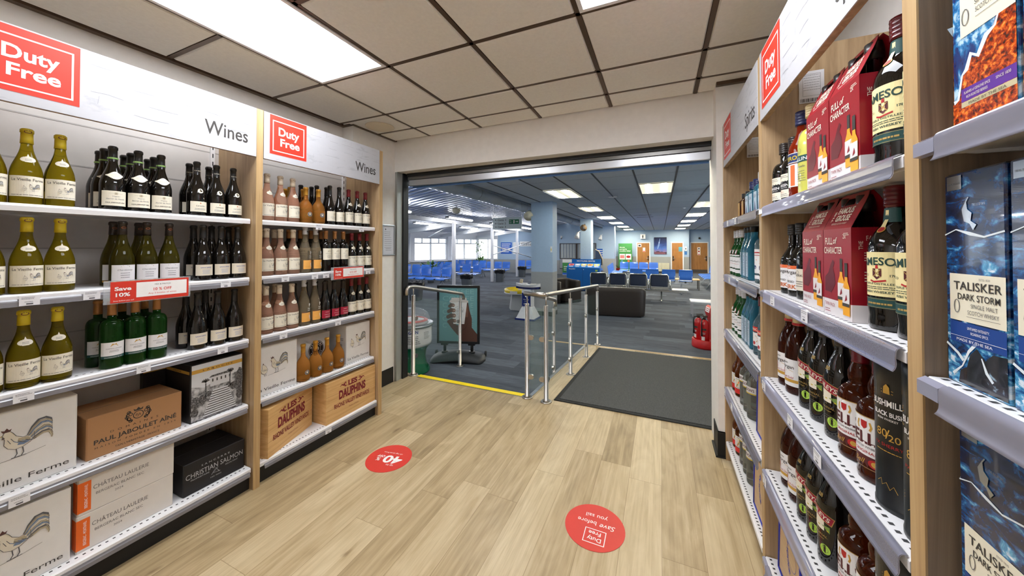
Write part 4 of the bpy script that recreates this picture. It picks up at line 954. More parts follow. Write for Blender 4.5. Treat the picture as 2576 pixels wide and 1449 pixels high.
row('claret', 'black claret bottle with copper capsule', OB, 1, R_([1.560, 1.642, 1.725, 1.806], XB - .004), 'copper capped claret', rowname='back')
row('redcap', 'black bottle with dark red capsule', OB, 1, R_([2.010, 2.088, 2.166], X0), 'red capped wine', rowname='front')
row('rose', 'pink wine bottle with cream capsule', OB, 2, R_([1.358, 1.441, 1.524], X0), 'pink wine bottles', rowname='front', rotadd=.12)
row('rose', 'pink wine bottle with cream capsule', OB, 2, R_([1.385, 1.468], XB), 'pink wine bottles', rowname='back')
row('tall', 'tall pale bottle with orange label', OB, 2, R_([1.610, 1.690], X0), 'orange labelled pale wine', rotadd=.25)
row('crimson', 'black bottle with crimson label', OB, 2, R_([1.770, 1.849, 1.929], X0), 'crimson labelled wine', rowname='front')
row('crimson', 'black bottle with crimson label', OB, 2, R_([1.600, 1.683, 1.765, 1.848], XB), 'crimson labelled wine', rowname='back')
row('redcap', 'black bottle with dark red capsule', OB, 2, R_([2.010, 2.088, 2.166], X0), 'red capped wine', rowname='front')
row('squat', 'squat peach bottle with gold neck', OB, 3, [(-2.30, 1.610), (-2.30, 1.703), (-2.30, 1.796), (-2.30, 1.892)], 'gold necked peach wine')
# spirits, left to right = far to near
MS, FS = 'near spirits bay', 'far spirits bay'
XS = .475
row('octo', 'black rum bottle with torn-edge label', MS, 0, [(.468, 1.712), (XS, 1.627)], 'black rum', side=-1, rotadd=.15)
row('aperitif', 'orange-red aperitif bottle with navy cap', MS, 0, [(XS, 1.542)], None, side=-1, rotadd=.25)
row('lemon', 'lemon-yellow liqueur bottle', MS, 0, [(XS, 1.457)], None, side=-1, rotadd=.2)
row('irish', 'dark whiskey bottle, pale yellow label', MS, 0, [(.470, .976), (.474, .882)], 'pale yellow label whiskey', side=-1, rotadd=.42, rowname='')
row('spiced', 'black rum bottle, white and orange label', MS, 1, [(.478, 1.662), (.478, 1.578)], 'spiced rum', side=-1, rotadd=.3)
row('darkrum', 'black rum bottle with buff label', MS, 1, [(.478, 1.492)], 'dark rum', side=-1, rotadd=.2)
row('irish', 'dark whiskey bottle, pale yellow label', MS, 1, [(.475, 1.018), (.479, .925)], 'pale yellow label whiskey', side=-1, rotadd=.42)
row('gold', 'brown rum bottle, white and gold label', MS, 2, [(.476, 1.692), (.476, 1.606)], 'gold rum', side=-1, rotadd=.25)
row('cream', 'black liqueur bottle with lime seal', MS, 2, [(.478, 1.482), (.478, 1.388), (.478, 1.281)], 'cream liqueur', side=-1, rotadd=.25)
row('bulge', 'amber whisky bottle with white label', MS, 2, [(.479, 1.182), (.479, 1.086)], 'white label whisky', side=-1, rotadd=.36)
row('gold', 'brown rum bottle, white and gold label', MS, 3, [(.476, 1.672), (.476, 1.586)], 'gold rum', side=-1, rotadd=.3)
row('cream', 'black liqueur bottle with lime seal', MS, 3, [(.470, 1.487), (.470, 1.402), (.470, 1.316)], 'cream liqueur', side=-1, rotadd=.25)
row('bulge', 'amber whisky bottle with white label', MS, 3, [(.479, 1.190), (.479, 1.095)], 'white label whisky', side=-1, rotadd=.36)
row('flask', 'small square amber bottle', FS, 0, [(.47, 2.445), (.47, 2.35)], 'small amber bottles', side=-1, rotadd=.05)
row('navycap', 'square blue bottle with navy cap', FS, 0, [(.472, 2.238), (.472, 2.152)], 'navy capped gin', side=-1, rotadd=.1)
row('silvercap', 'square blue bottle with silver cap', FS, 0, [(.474, 2.062), (.474, 1.978)], 'silver capped gin', side=-1, rotadd=.1)
row('greengin', 'green gin bottle with silver cap', FS, 1, [(.464, 2.635), (.464, 2.548), (.464, 2.461)], 'green gin', side=-1, rotadd=.2)
row('sapphire', 'square pale-blue gin bottle', FS, 1, [(.470, 2.372), (.470, 2.297), (.470, 2.222)], 'pale blue gin', side=-1, rotadd=.0)
row('vodkatall', 'clear vodka bottle with tall label', FS, 1, [(.475, 2.052), (.475, 1.967)], 'tall label vodka', side=-1, rotadd=.2)
row('greengin', 'green gin bottle with silver cap', FS, 2, [(.470, 2.620), (.470, 2.531), (.470, 2.443)], 'green gin', side=-1, rotadd=.2)
row('sapphire', 'square pale-blue gin bottle', FS, 2, [(.472, 2.354), (.472, 2.280), (.472, 2.207)], 'pale blue gin', side=-1, rotadd=.0)
row('vodka', 'clear vodka bottle with red label', FS, 2, [(.475, 2.098), (.475, 2.008)], 'red label vodka', side=-1, rotadd=.3)
row('ginger', 'ginger liqueur bottle with red cap', FS, 3, [(.470, 2.632), (.470, 2.542)], 'red capped liqueur', side=-1, rotadd=.2)
row('cleargin', 'clear embossed gin bottle', FS, 3, [(.475, 2.418), (.475, 2.328), (.475, 2.238)], 'embossed clear gin', side=-1, rotadd=.3)
row('ginger', 'ginger liqueur bottle with red cap', FS, 4, [(.470, 2.632), (.470, 2.545)], 'red capped liqueur', side=-1, rotadd=.2)
row('cleargin', 'clear embossed gin bottle', FS, 4, [(.475, 2.442), (.475, 2.352), (.475, 2.262)], 'embossed clear gin', side=-1, rotadd=.3)

# ================================================================== CARTONS, CRATES, PACKS
m_carton = M('white_carton', (226, 224, 222), .7); m_kraft = M('kraft_carton', (168, 124, 84), .75, nz=.06, nscale=40, stretch=(1, 30, 30)); m_kraftd = M('kraft_tape', (158, 116, 78), .5)
m_cgrey = M('grey_white_carton', (218, 212, 206), .7); m_corange = M('carton_orange_print', (230, 104, 32), .55); m_cblack = M('black_carton', (26, 25, 27), .5)
m_lgrey = M('grey_lettering', (110, 108, 106), .6); m_silv = M('silver_lettering', (176, 176, 180), .4)
m_pine = noisemat('pine_crate_front', [(0.25, (186, 140, 84)), (0.5, (212, 170, 112)), (0.75, (226, 190, 136))], 1.0, 6, .55, 1.0, (8, 2.2, 46)); m_pined = M('pine_joint', (128, 92, 54), .7)
m_brand = M('burgundy_stencil', (122, 30, 40), .7)
def carton(name, cat, w, d, h, mat, loc, rz, label, group=None, front=None, left=None, seam=True, bev=.004):
    mb = MB(); mb.bev(-d, -w / 2, 0, 0, w / 2, h, bev, mat, seg=1)
    if seam:
        mb.box(-d + .01, -.0008, h, -.006, .0008, h + .0004, m_ink) if False else mb.box(-d / 2 - .0008, -w / 2 + .006, h - .0002, -d / 2 + .0008, w / 2 - .006, h + .0004, m_ink)
    if front: front(mb, pf((0, 0, 0), (0, 1, 0), (0, 0, 1)))
    if left: left(mb, pf((-d / 2, -w / 2, 0), (1, 0, 0), (0, 0, 1)))
    o = mb.build(name); o.location = loc; o.rotation_euler = (0, 0, rz)
    return tag(o, label, cat, group)
def rst(cx, w, h, s):
    def f(mb, fr):
        put_rooster(mb, fr, cx + s * .05, h * .40, s * .95); mb.decal(T('La Vieille Ferme', 0, h * .085, .02, w=w * .86), fr, m_dark, 1)
    return f
cg = 'white rooster cartons on the wine shelves'
def side_print(mb, f): mb.decal(scribble(.03, .2, .06, .008, 3, .4, 3), f, m_ink); mb.decal(rect(.04, .11, .07, .16), f, m_cgrey); mb.decal(scribble(.042, .15, .025, .008, 4, .5, 9), f, m_ink, 1)
carton('wine_carton', 'box', .300, .26, .306, m_carton, (-2.287, .449, .4956), 0, 'white rooster carton on the fourth shelf of near wine bay', cg, rst(0, .30, .306, .13))
carton('wine_carton', 'box', .280, .26, .300, m_carton, (-2.255, .438, .1306), 0, 'white rooster carton on the bottom shelf of near wine bay', cg, rst(0, .28, .30, .13))
carton('wine_carton', 'box', .270, .22, .304, m_carton, (-2.292, 1.427, .4956), 0, 'white rooster carton left of the squat peach bottles', cg, rst(-.008, .28, .304, .118))
carton('wine_carton', 'box', .240, .22, .304, m_carton, (-2.290, 2.078, .4956), 0, 'white rooster carton right of the squat peach bottles', cg, rst(-.0, .24, .304, .108), side_print)
def mir(mb, f):
    mb.decal(ell(.02, .158, .063, .063, 32), f, l_black); mb.decal(ring(.02, .158, .058, .002, 32), f, i_white, 1); mb.decal(ring(.02, .158, .034, .002, 32), f, i_white, 1)
    for k, ch in enumerate('MIRAVAL'):
        a = -1.15 + k * .38; mb.decal(T(ch, .02 + .040 * sin(a), .158 + .040 * cos(a), .013, rot=-a, bold=.02), f, i_white, 1)
    for k, ch in enumerate('PROVENCE'):
        a = pi - (-1.0 + k * .29); mb.decal(T(ch, .02 + .052 * sin(a), .158 + .052 * cos(a), .011, rot=-a + pi, bold=.02), f, i_white, 1)
    mb.decal(ell(.02, .158, .022, .018), f, l_cream, 1)
carton('wine_carton', 'box', .270, .17, .268, m_carton, (-2.402, 1.765, .4956), 0, 'white carton with round black logo behind the squat peach bottles', None, mir)
def pjab(mb, f):
    mb.decal(T('PAUL JABOULET AÎNÉ', 0, .060, .019, w=.278, bold=.02), f, m_dark); mb.decal(T('DOMAINES', -.01, .092, .009, w=.16, sp=2.2), f, m_dark)
    mb.decal(T('MAISON FONDÉE EN 1834', 0, .040, .008, w=.272, sp=1.8), f, m_dark); mb.decal(T("TAIN L'HERMITAGE - FRANCE", 0, .018, .009, w=.15), f, m_dark)
    mb.decal(merge(ring(0, .135, .017, .003, 24), T('PJA', 0, .129, .012, w=.018)), f, m_dark)
    for sx in (-1, 1):
        for k in range(5): mb.decal(ring(sx * (.026 + .006 * (k % 3)), .115 + .010 * k, .006, .0028, 12), f, m_dark)
        mb.decal(stroke([(sx * .02, .112), (sx * .036, .122), (sx * .04, .146), (sx * .028, .158)], .005), f, m_dark)
    mb.decal(poly([(-.014, .155), (.014, .155), (.017, .166), (.008, .160), (0, .170), (-.008, .160), (-.017, .166)]), f, m_dark)
carton('wine_carton', 'box', .322, .232, .183, m_kraft, (-2.290, .786, .4956), 0, 'brown cardboard wine carton with black crest print, fourth shelf', None, pjab)
m_photo = noisemat('grey_photo_print', [(0.2, (30, 30, 32)), (0.42, (92, 92, 94)), (0.55, (168, 168, 170)), (0.7, (206, 206, 208))], 26, 6, .35)
m_foli = noisemat('foliage_photo_print', [(0.35, (34, 34, 35)), (0.55, (90, 90, 92)), (0.7, (160, 160, 162))], 150, 4, .35)
m_sky_g = M('pale_sky_print', (206, 208, 212), .35)
def larb(mb, f):
    W2 = .118
    mb.decal(rect(-W2, .004, W2, .300), f, m_photo, -0.5)
    mb.decal(poly([(-W2, .19), (-W2, .256), (W2, .256), (W2, .21), (.06, .205), (0, .20), (-.06, .17)]), f, m_sky_g, 0)
    mb.decal(rect(-.036, .165, .066, .218), f, M('house_grey_print', (196, 196, 198), .4), .5); mb.decal(poly([(-.042, .216), (.072, .216), (.06, .228), (-.03, .226)]), f, m_foli, .6)
    for k in range(5): mb.decal(rect(-.028 + .02 * k, .19, -.022 + .02 * k, .206), f, m_dark, .8)
    mb.decal(merge(stroke([(-.055, .13), (-.057, .20)], .006), stroke([(.056, .15), (.058, .22)], .006)), f, m_foli, 1)
    for x, y in ((-.057, .20), (.058, .222)):
        for k in range(7): a = k * pi / 6; mb.decal(stroke([(x, y), (x + .018 * cos(a), y + .012 * sin(a) + .004)], .005), f, m_foli, 1)
    for x0, y0, rx, ry in ((-.102, .10, .018, .035), (-.07, .11, .018, .028), (.105, .17, .018, .06), (.075, .135, .018, .024), (-.104, .05, .018, .022), (.105, .08, .018, .03), (-.045, .13, .016, .016), (.05, .145, .014, .014)):
        n = 18; rnd = random.Random(int(x0 * 1e4)); mb.decal(poly([(x0 + rx * cos(2 * pi * i / n) * rnd.uniform(.85, 1.1), y0 + ry * sin(2 * pi * i / n) * rnd.uniform(.85, 1.1)) for i in range(n)]), f, m_foli, .8)
    for k in range(11):
        y = .012 + k * .0125; hw = .078 - k * .0042
        mb.decal(rect(-hw + .012, y, hw + .012, y + .0075), f, m_sky_g, .9); mb.decal(rect(-hw + .012, y - .004, hw + .012, y), f, m_dark, .9)
    mb.decal(rect(-W2, .256, W2, .276), f, l_gold, 1.2); mb.decal(T('LAROCHE', 0, .262, .009, w=.14, sp=1.6), f, m_dark, 1.8)
    mb.decal(rect(-W2, .276, W2, .302), f, m_sky_g, 1)
def larside(mb, f): mb.decal(rect(-.12, .256, .12, .272), f, l_gold); mb.decal(T('LAROCHE', 0, .26, .008, w=.08), f, m_dark, 1)
carton('wine_carton', 'box', .245, .26, .306, m_cblack, (-2.272, 1.096, .4956), 0, 'black carton with villa staircase photo, fourth shelf', None, larb, larside)
carton('wine_carton', 'box', .16, .04, .302, m_cblack, (-2.534, .966, .4956), 0, 'black gold-banded carton half hidden behind the villa photo carton', None, lambda mb, f: (mb.decal(rect(-.08, .256, .08, .272), f, l_gold), mb.decal(T('LAROCHE', 0, .26, .007, w=.07), f, m_dark, 1)))
def laub(mb, f):
    mb.decal(rect(-.156, .012, -.118, .138), f, m_corange); mb.decal(T('BERGERAC - MONTRAVEL', -.128, .076, .009, w=.1, rot=pi / 2), f, i_white, 1)
    mb.decal(T('CHÂTEAU LAULERIE', -.112, .092, .017, w=.175, al='l'), f, m_lgrey); mb.decal(T('BERGERAC BLANC SEC', -.104, .066, .011, w=.15, al='l'), f, m_lgrey); mb.decal(T('2024', -.035, .045, .009, w=.026), f, m_lgrey)
def laus(mb, f): mb.decal(rect(.078, .012, .12, .138), f, m_corange)
for k, t in enumerate(('lower white carton with orange corner, bottom wine shelf', 'upper white carton with orange corner, stacked on another')):
    carton('wine_carton', 'box', .312, .24, .154, m_cgrey, (-2.262, .750 + .002 * k, .1306 + .1548 * k), 0, t, 'orange cornered cartons', laub, laus)
def blkb(mb, f):
    mb.decal(T('SANCERRE', 0, .122, .009, w=.13, sp=1.6), f, m_silv); mb.decal(T('CHRISTIAN SALMON', 0, .082, .026, w=.262), f, m_silv); mb.decal(T('PROPRIÉTAIRE', -.07, .068, .007, w=.08), f, m_silv); mb.decal(T('RÉCOLTANT', .075, .066, .007, w=.06), f, m_silv); mb.decal(T('À BUÉ - FRANCE', 0, .034, .006, w=.05), f, m_silv)
    mb.decal(merge(stroke([(-.02, .05), (.0, .078), (.016, .05)], .002), stroke([(.01, .078), (-.012, .056), (.02, .052)], .002)), f, m_silv)
carton('wine_carton', 'box', .282, .27, .165, m_cblack, (-2.262, 1.086, .1306), 0, 'low black carton with silver lettering on the bottom wine shelf', None, blkb)
def crate(w, d, h, loc, rz, label):
    r = empty('wine_crate', loc, rz)
    mb = MB(); mb.box(-.012, -w / 2, 0, 0, w / 2, h, m_pine)
    f = pf((0, 0, 0), (0, 1, 0), (0, 0, 1))
    mb.decal(merge(rect(-w / 2, h * .32, w / 2, h * .32 + .0012), rect(-w / 2, h * .66, w / 2, h * .66 + .0012)), f, m_pined)
    mb.decal(T('LES', .0, h * .76, .036, w=.085, bold=.05), f, m_brand, 1)
    for sx in (-1, 1):
        mb.decal(stroke([(sx * .05, h * .78), (sx * .07, h * .77), (sx * .08, h * .84), (sx * .065, h * .87), (sx * .062, h * .82)], [.004, .01, .012, .009, .006]), f, m_brand, 1)
        mb.decal(stroke([(sx * .08, h * .80), (sx * .10, h * .84), (sx * .115, h * .80)], [.010, .008, .003]), f, m_brand, 1)
    mb.decal(T('DAUPHINS', .0, h * .50, .060, w=.25, bold=.045), f, m_brand, 1)
    mb.decal(merge(rect(-.12, h * .498, .12, h * .498 + .002), rect(-.12, h * .69, .12, h * .69 + .002)), f, m_brand, 1)
    mb.decal(T('RHONE VALLEY VINEYARDS', 0, h * .30, .032, w=.33, bold=.02), f, m_brand, 1); mb.decal(T('Product of France', .01, h * .19, .009, w=.09, shear=.35), f, m_brand, 1)
    mb.build('front_board', r)
    mb = MB(); mb.box(-d, -w / 2, 0, -d + .012, w / 2, h, m_pine); mb.build('back_board', r)
    for sy in (-1, 1):
        mb = MB(); a = sy * (w / 2 - .012); mb.box(-d + .0125, min(a, sy * w / 2 * .999), .0, -.0125, max(a, sy * w / 2 * .999), h, m_pine)
        mb.box(-.05, sy * w / 2 * .999 - .0005, .01, -.02, sy * w / 2 * .999 + .0005, h - .01, m_pined) if False else None
        mb.build('end_board', r)
    mb = MB(); mb.box(-d + .0125, -w / 2 + .0125, h - .012, -.0125, w / 2 - .0125, h - .001, m_pine); mb.build('lid', r)
    tag(r, label, 'crate', 'pine wine crates on the bottom shelf')
crate(.462, .15, .298, (-2.228, 1.969, .1306), 0, 'right pine wine crate, standing square to the shelf edge')
crate(.41, .125, .296, (-2.277, 1.520, .1306), radians(19.5), 'left pine wine crate, turned at an angle on the shelf')

# red twin packs with gable handles
m_pack = M('crimson_pack_print', (148, 18, 34), .38); m_packd = M('deep_crimson_print', (98, 12, 26), .38); m_packw = M('pack_white_base', (226, 220, 220), .4)
m_packs = M('crimson_pack_side', (142, 16, 32), .4)
def mini(mb, f, x, y, h, L=1):
    w = h * .13
    mb.decal(poly([(x - w, y), (x + w, y), (x + w, y + h * .52), (x + w * .45, y + h * .64), (x + w * .38, y + h * .72), (x - w * .38, y + h * .72), (x - w * .45, y + h * .64), (x - w, y + h * .52)]), f, l_orange if False else M('amber_print', (238, 166, 34), .35), L)
    mb.decal(rect(x - w * .38, y + h * .72, x + w * .38, y + h * .98), f, m_dark, L); mb.decal(rect(x - w, y + h * .2, x + w, y + h * .5), f, m_packw, L + 1); mb.decal(rect(x - w, y + h * .17, x + w, y + h * .23), f, m_dark, L + 1.5)
    mb.decal(poly([(x - w * .3, y + h * .26), (x + w * .4, y + h * .3), (x + w * .2, y + h * .4)]), f, m_pack, L + 2)
def twin():
    w, d, hb, hr = .150, .086, .228, .318
    r = empty('twin_pack')
    mb = MB()
    mb.box(-d, -w / 2, 0, 0, w / 2, .042, m_packw); mb.box(-d, -w / 2, .042, 0, w / 2, hb, m_packs)
    f = pf((0, 0, 0), (0, 1, 0), (0, 0, 1))
    mb.decal(rect(-w / 2, .042, w / 2, hb), f, m_pack, -.5); mb.decal(poly([(-w / 2, .042), (w / 2, .042), (-w / 2, .056)]), f, m_pack, -.3)
    mb.decal(T('FULL', -.040, .188, .018, w=.042, bold=.01), f, l_cream, 1); mb.decal(T('of', -.008, .190, .016, shear=.3, bold=.01), f, l_cream, 1); mb.decal(T('CHARACTER', -.018, .164, .017, w=.100, bold=.01), f, l_cream, 1)
    mb.decal(T('2x', .044, .202, .011), f, l_cream, 1); mb.decal(scribble(.04, .214, .028, .004, 2, .4, 4), f, l_cream, 1)
    mb.decal(poly([(-.066, .062), (-.03, .060), (-.006, .085), (-.01, .11), (-.02, .125), (-.01, .14), (-.02, .148), (-.032, .135), (-.046, .112), (-.066, .10)]), f, m_packd, .2)
    mini(mb, f, .026, .026, .128); mini(mb, f, .052, .012, .132, 2)
    mb.decal(T('TWIN PACK', -.038, .024, .009, w=.058), f, m_pack, 1); mb.decal(scribble(-.066, .014, .035, .006, 2, .3, 8), f, m_pack, 1)
    g = pf((-d / 2, -w / 2, 0), (1, 0, 0), (0, 0, 1))
    g2 = pf((-d / 2, w / 2, 0), (-1, 0, 0), (0, 0, 1))
    for q in (g, g2):
        mb.decal(T('THE', -.022, .185, .008, rot=pi / 2), q, l_cream); mb.decal(T('FAMOUS', .004, .196, .012, w=.04), q, l_cream); mb.decal(T('GROUSE', .006, .180, .011, w=.038), q, l_cream)
        mb.decal(scribble(-.02, .166, .05, .006, 4, .3, 7), q, l_cream); mb.decal(scribble(-.02, .12, .05, .007, 4, .3, 9), q, l_cream)
    mb.build('carton_body', r)
    # gable panel, leaning back to the ridge, with a hand hole
    for nm, x0, x1 in (('gable_front', 0.0, -d / 2 + .003), ('gable_back', -d, -d / 2 - .003)):
        mb = MB(); o = Vector((x0, 0, hb)); v = Vector((x1 - x0, 0, hr - hb)); L = v.length
        fr = pf(o, (0, 1, 0), v)
        hole = [(-.026, .066), (.026, .066), (.020, .084), (-.020, .084)]
        quad = merge(poly([(-w / 2, 0), (w / 2, 0), (w / 2, .066), (-w / 2, .066)]), poly([(-w / 2, .066), (-.026, .066), (-.020, .084), (-w / 2 + .004, .084)]), poly([(.026, .066), (w / 2, .066), (w / 2 - .004, .084), (.020, .084)]), poly([(-w / 2 + .004, .084), (w / 2 - .004, .084), (w / 2 - .012, L), (-w / 2 + .012, L)]))
        mb.decal(quad, fr, m_pack, -.9); bk = (quad[0], [q[::-1] for q in quad[1]]); mb.decal(bk, fr, m_packd, -2.5)
        if nm == 'gable_front':
            mb.decal(T('THE', -.044, .036, .009, w=.030, rot=pi / 2, bold=.02), fr, l_cream, .2); mb.decal(T('FAMOUS', .004, .043, .0165, w=.078, bold=.03), fr, l_cream, .2); mb.decal(T('GROUSE', .006, .022, .0165, w=.074, bold=.03), fr, l_cream, .2); mb.decal(T('BLENDED SCOTCH WHISKY', .0, .012, .005, w=.078), fr, l_cream, .2)
        mb.build(nm, r)
    for sy in (-.037, .037):
        mb = MB(); mb.lathe([(.014, .0), (.0135, .06), (.0165, .061), (.0165, .085), (.001, .086)], g_dark, seg=16); mb.lathe([(.0172, .045), (.0172, .084), (.001, .087)], c_blk, seg=16)
        o = mb.build('bottle_neck', r, loc=(-d / 2, sy, hb - .005))
    r['category'] = 'box'
    return r
for z, yy, s in ((ZS[0], (1.256, 1.101), 'top'), (ZS[1], (1.300, 1.147), 'second')):
    for k, y in enumerate(yy):
        place('twin', twin, (.420, y, z + .0006), pi, 'red two-bottle gift pack with handle, %s of pair, %s shelf, spirits' % (('left', 'right')[k], s), 'red twin packs', 'box')
# tall round tins
def tin():
    R = .0455; mb = MB(); mt_ = M('matt_black_tin', (28, 31, 34), .32, .2)
    mb.lathe([(R - .002, 0), (R + .001, .002), (R + .001, .012), (R, .013), (R, .262), (R + .0008, .2625), (R + .0008, .325), (R - .002, .328)], mt_, seg=40)
    f = bframe([(R, 0), (R, .33)], R)
    mb.decal(poly([(-.006, .242), (.006, .242), (.005, .256), (0, .262), (-.005, .256)]), f, l_gold)
    for s_ in (-1, 1): mb.decal(merge(stroke([(s_ * .034, .243), (s_ * .008, .250)], .0012), stroke([(s_ * .036, .238), (s_ * .008, .244)], .0012)), f, l_gold)
    mb.decal(T('BUSHMILLS', 0, .216, .0125, w=.062, bold=.02), f, i_white); mb.decal(merge(stroke([(-.036, .212), (-.03, .209), (.03, .209), (.036, .212)], .0012), stroke([(-.036, .232), (-.03, .235), (.03, .235), (.036, .232)], .0012)), f, l_gold)
    mb.decal(T('BLACK BUSH', 0, .196, .009, w=.054, bold=.02), f, i_white); mb.decal(T('IRISH WHISKEY', 0, .187, .0045, w=.036), f, i_white)
    mb.decal(T('80', -.010, .152, .016), f, l_gold); mb.decal(T('20', .012, .146, .014), f, l_gold); mb.decal(T('/', .001, .149, .02), f, l_gold); mb.decal(T('PX SHERRY', .0, .132, .0065, w=.05), f, i_red)
    mb.decal(scribble(-.022, .122, .044, .005, 1, .3, 2, 'c'), f, l_gold)
    for k in range(3): mb.decal(stroke([(-.03, .086 - .006 * k), (.03, .086 - .006 * k)], .0009), f, l_gold)
    mb.decal(stroke([(-.02, .054), (-.012, .062), (-.01, .050), (-.002, .058), (.004, .046), (.010, .056), (.016, .044)], .0011), f, l_gold)
    o = mb.build('whiskey_tin'); o['category'] = 'tin'; return o
for z, yy, s in ((ZS[2], (.955, .880), 'third'), (ZS[3], (.962,), 'fourth')):
    ys_ = (.984, .8895) if z > .6 else (.990, )
    for k, y in enumerate(ys_):
        place('tin', tin, (.469, y, z + .0006), pi + .5, 'tall round black whiskey tin, ' + (('left', 'right')[k] + ' of pair, third shelf' if z > .6 else 'alone on the fourth spirits shelf'), 'black whiskey tins', 'tin')
# sea-print whisky cartons in the nearest bay
sea = noisemat('stormy_sea_print', [(0.30, (6, 14, 34)), (0.44, (12, 36, 78)), (0.53, (22, 84, 142)), (0.60, (84, 166, 208)), (0.67, (228, 240, 248))], 30, 12, .22, .5, (1, 1, 1.7), coat=.5, extra=(2, -.45, .06, 1.0))
rock = noisemat('black_rock_print', [(0.35, (10, 12, 18)), (0.5, (34, 34, 42)), (0.62, (60, 60, 72)), (0.72, (150, 180, 200))], 42, 8, .22, 1.0, coat=.7)
surge = noisemat('blue_surge_print', [(0.32, (34, 24, 88)), (0.45, (20, 60, 120)), (0.53, (40, 130, 190)), (0.60, (190, 224, 240))], 26, 12, .22, .6, (1, 1.4, 1), coat=.5)
ember = noisemat('ember_rock_print', [(0.36, (40, 10, 6)), (0.48, (150, 44, 10)), (0.56, (216, 90, 20)), (0.66, (246, 160, 60))], 120, 8, .22, .4, coat=.5)
m_scr = M('cream_scroll_label', (232, 226, 204), .45); m_sil = M('silver_foil', (190, 196, 202), .2, .9)
m_purp = M('purple_band', (96, 52, 148), .35); m_blueb = M('royal_blue_band', (26, 66, 140), .35); m_tanb = M('tan_band', (196, 184, 146), .4)
def sealbl(kind):
    def fn():
        w, d, h = .106, .106, .325; r = empty('whisky_carton')
        mb = MB(); mb.bev(-d, -w / 2, 0, 0, w / 2, h, .0025, surge if kind else sea, seg=2)
        f = pf((0, 0, 0), (0, 1, 0), (0, 0, 1)); g = pf((-d / 2, -w / 2, 0), (1, 0, 0), (0, 0, 1))
        rnd = random.Random(3 + kind)
        if kind:
            for fr in (f, g):
                top = [(.052, .165), (.048, .15), (.03, .155), (.02, .13), (.006, .125), (-.008, .10), (-.02, .104), (-.028, .085), (-.036, .08), (-.044, .05), (-.052, .045)]
                mb.decal(poly([(-.052, .002), (.052, .002)] + top), fr, ember, -.3)
                mb.decal(stroke([(a + .002, b + rnd.uniform(-.003, .006)) for a, b in top], [rnd.uniform(.002, .009) for _ in top]), fr, M('foam_print', (226, 236, 242), .3), -.1)
            mb.decal(poly([(-.036, .140), (.052, .140), (.052, .25), (-.036, .235)]), f, m_scr, 0)
            mb.decal(T('TALISKER', .010, .207, .014, w=.078, bold=.01), f, m_dark, 1); mb.decal(T('SURGE', .012, .190, .012, w=.046), f, m_purp, 1); mb.decal(T('SINGLE MALT', .016, .177, .007, w=.05), f, m_dark, 1); mb.decal(T('SCOTCH WHISKY', .018, .165, .007, w=.052), f, m_dark, 1); mb.decal(rect(-.008, .158, .046, .1586), f, m_dark, 1)
            mb.decal(ring(-.026, .168, .006, .0015, 12, .012), f, m_lgrey, 1)
            mb.decal(rect(-.036, .034, .052, .042), f, m_tanb, 0); mb.decal(rect(-.036, .0425, .052, .062), f, m_purp, 0); mb.decal(T('MADE BY THE SEA', .008, .0355, .004, w=.06), f, m_dark, 1)
            mb.decal(merge(T('FLASHES of GENUINE SPICE', -.008, .053, .004, w=.044), T('RICH ROASTED BERRIES', -.008, .046, .004, w=.036), T('SINCE 1830', .034, .053, .004, w=.022)), f, m_scr, 1)
        else:
            for fr in (f, g):
                mb.decal(poly([(-.03, .003), (.052, .003), (.052, .062), (.03, .06), (.018, .048), (.004, .062), (-.008, .05), (-.014, .03), (-.026, .022)]), fr, rock, -.3)
                for P_ in ([(-.052, .232), (-.03, .238), (-.005, .232), (.02, .225), (.052, .232)], [(-.04, .01), (-.022, .03), (-.01, .052), (.004, .07)], [(.012, .05), (.02, .03), (.03, .02)], [(-.052, .06), (-.03, .05), (-.02, .036)]):
                    mb.decal(stroke([(a, b + rnd.uniform(-.003, .003)) for a, b in P_], [rnd.uniform(.0015, .006) for _ in P_]), fr, M('foam_print', (226, 236, 242), .3), 0)
            mb.decal(rect(-.044, .098, .052, .170), f, m_scr, 0)
            mb.decal(T('TALISKER', .006, .146, .0125, w=.082, bold=.01), f, m_dark, 1); mb.decal(T('DARK STORM', .008, .131, .0095, w=.072, bold=.01), f, m_dark, 1); mb.decal(T('SINGLE MALT', .018, .120, .0062, w=.044), f, m_lgrey, 1); mb.decal(T('SCOTCH WHISKY', .016, .110, .0062, w=.052), f, m_lgrey, 1); mb.decal(rect(-.012, .106, .044, .1065), f, m_dark, 1); mb.decal(T('ESTD 1830', .02, .162, .003, w=.018), f, m_lgrey, 1)
            mb.decal(ring(-.030, .120, .005, .0014, 12, .010), f, m_lgrey, 1)
            mb.decal(rect(-.044, .064, .052, .096), f, m_blueb, 0); mb.decal(merge(T('UNTAMED INTENSITY.', .008, .087, .004, w=.038), T('ROARING SPICE.', .010, .080, .004, w=.03), T('MADE BY THE SEA', .0, .0675, .004, w=.062)), f, i_white, 1); mb.decal(rect(-.044, .074, .052, .0745), f, i_white, 1)
            mb.decal(merge(poly([(-.018, .268), (-.010, .282), (-.008, .268), (.0, .262), (-.002, .25), (.008, .244), (.002, .236), (-.004, .246), (-.014, .25)]), stroke([(-.01, .28), (-.006, .286)], .002)), f, m_sil, .5); mb.decal(T('THE ISLE OF SKYE', .012, .272, .0035, w=.022), f, m_sil, .5)
            mb.decal(rect(-.046, .300, -.018, .322), f, m_sil, .5); mb.decal(T('TRAVEL EXCLUSIVE', -.032, .308, .003, w=.024), f, m_lgrey, 1)
        mb.build('carton_sleeve', r)
        mb = MB(); mb.box(-d + .003, -w / 2 + .003, h, -.003, w / 2 - .003, h + .0012, m_cblack); mb.build('lid', r)
        r['category'] = 'box'; return r
    return fn
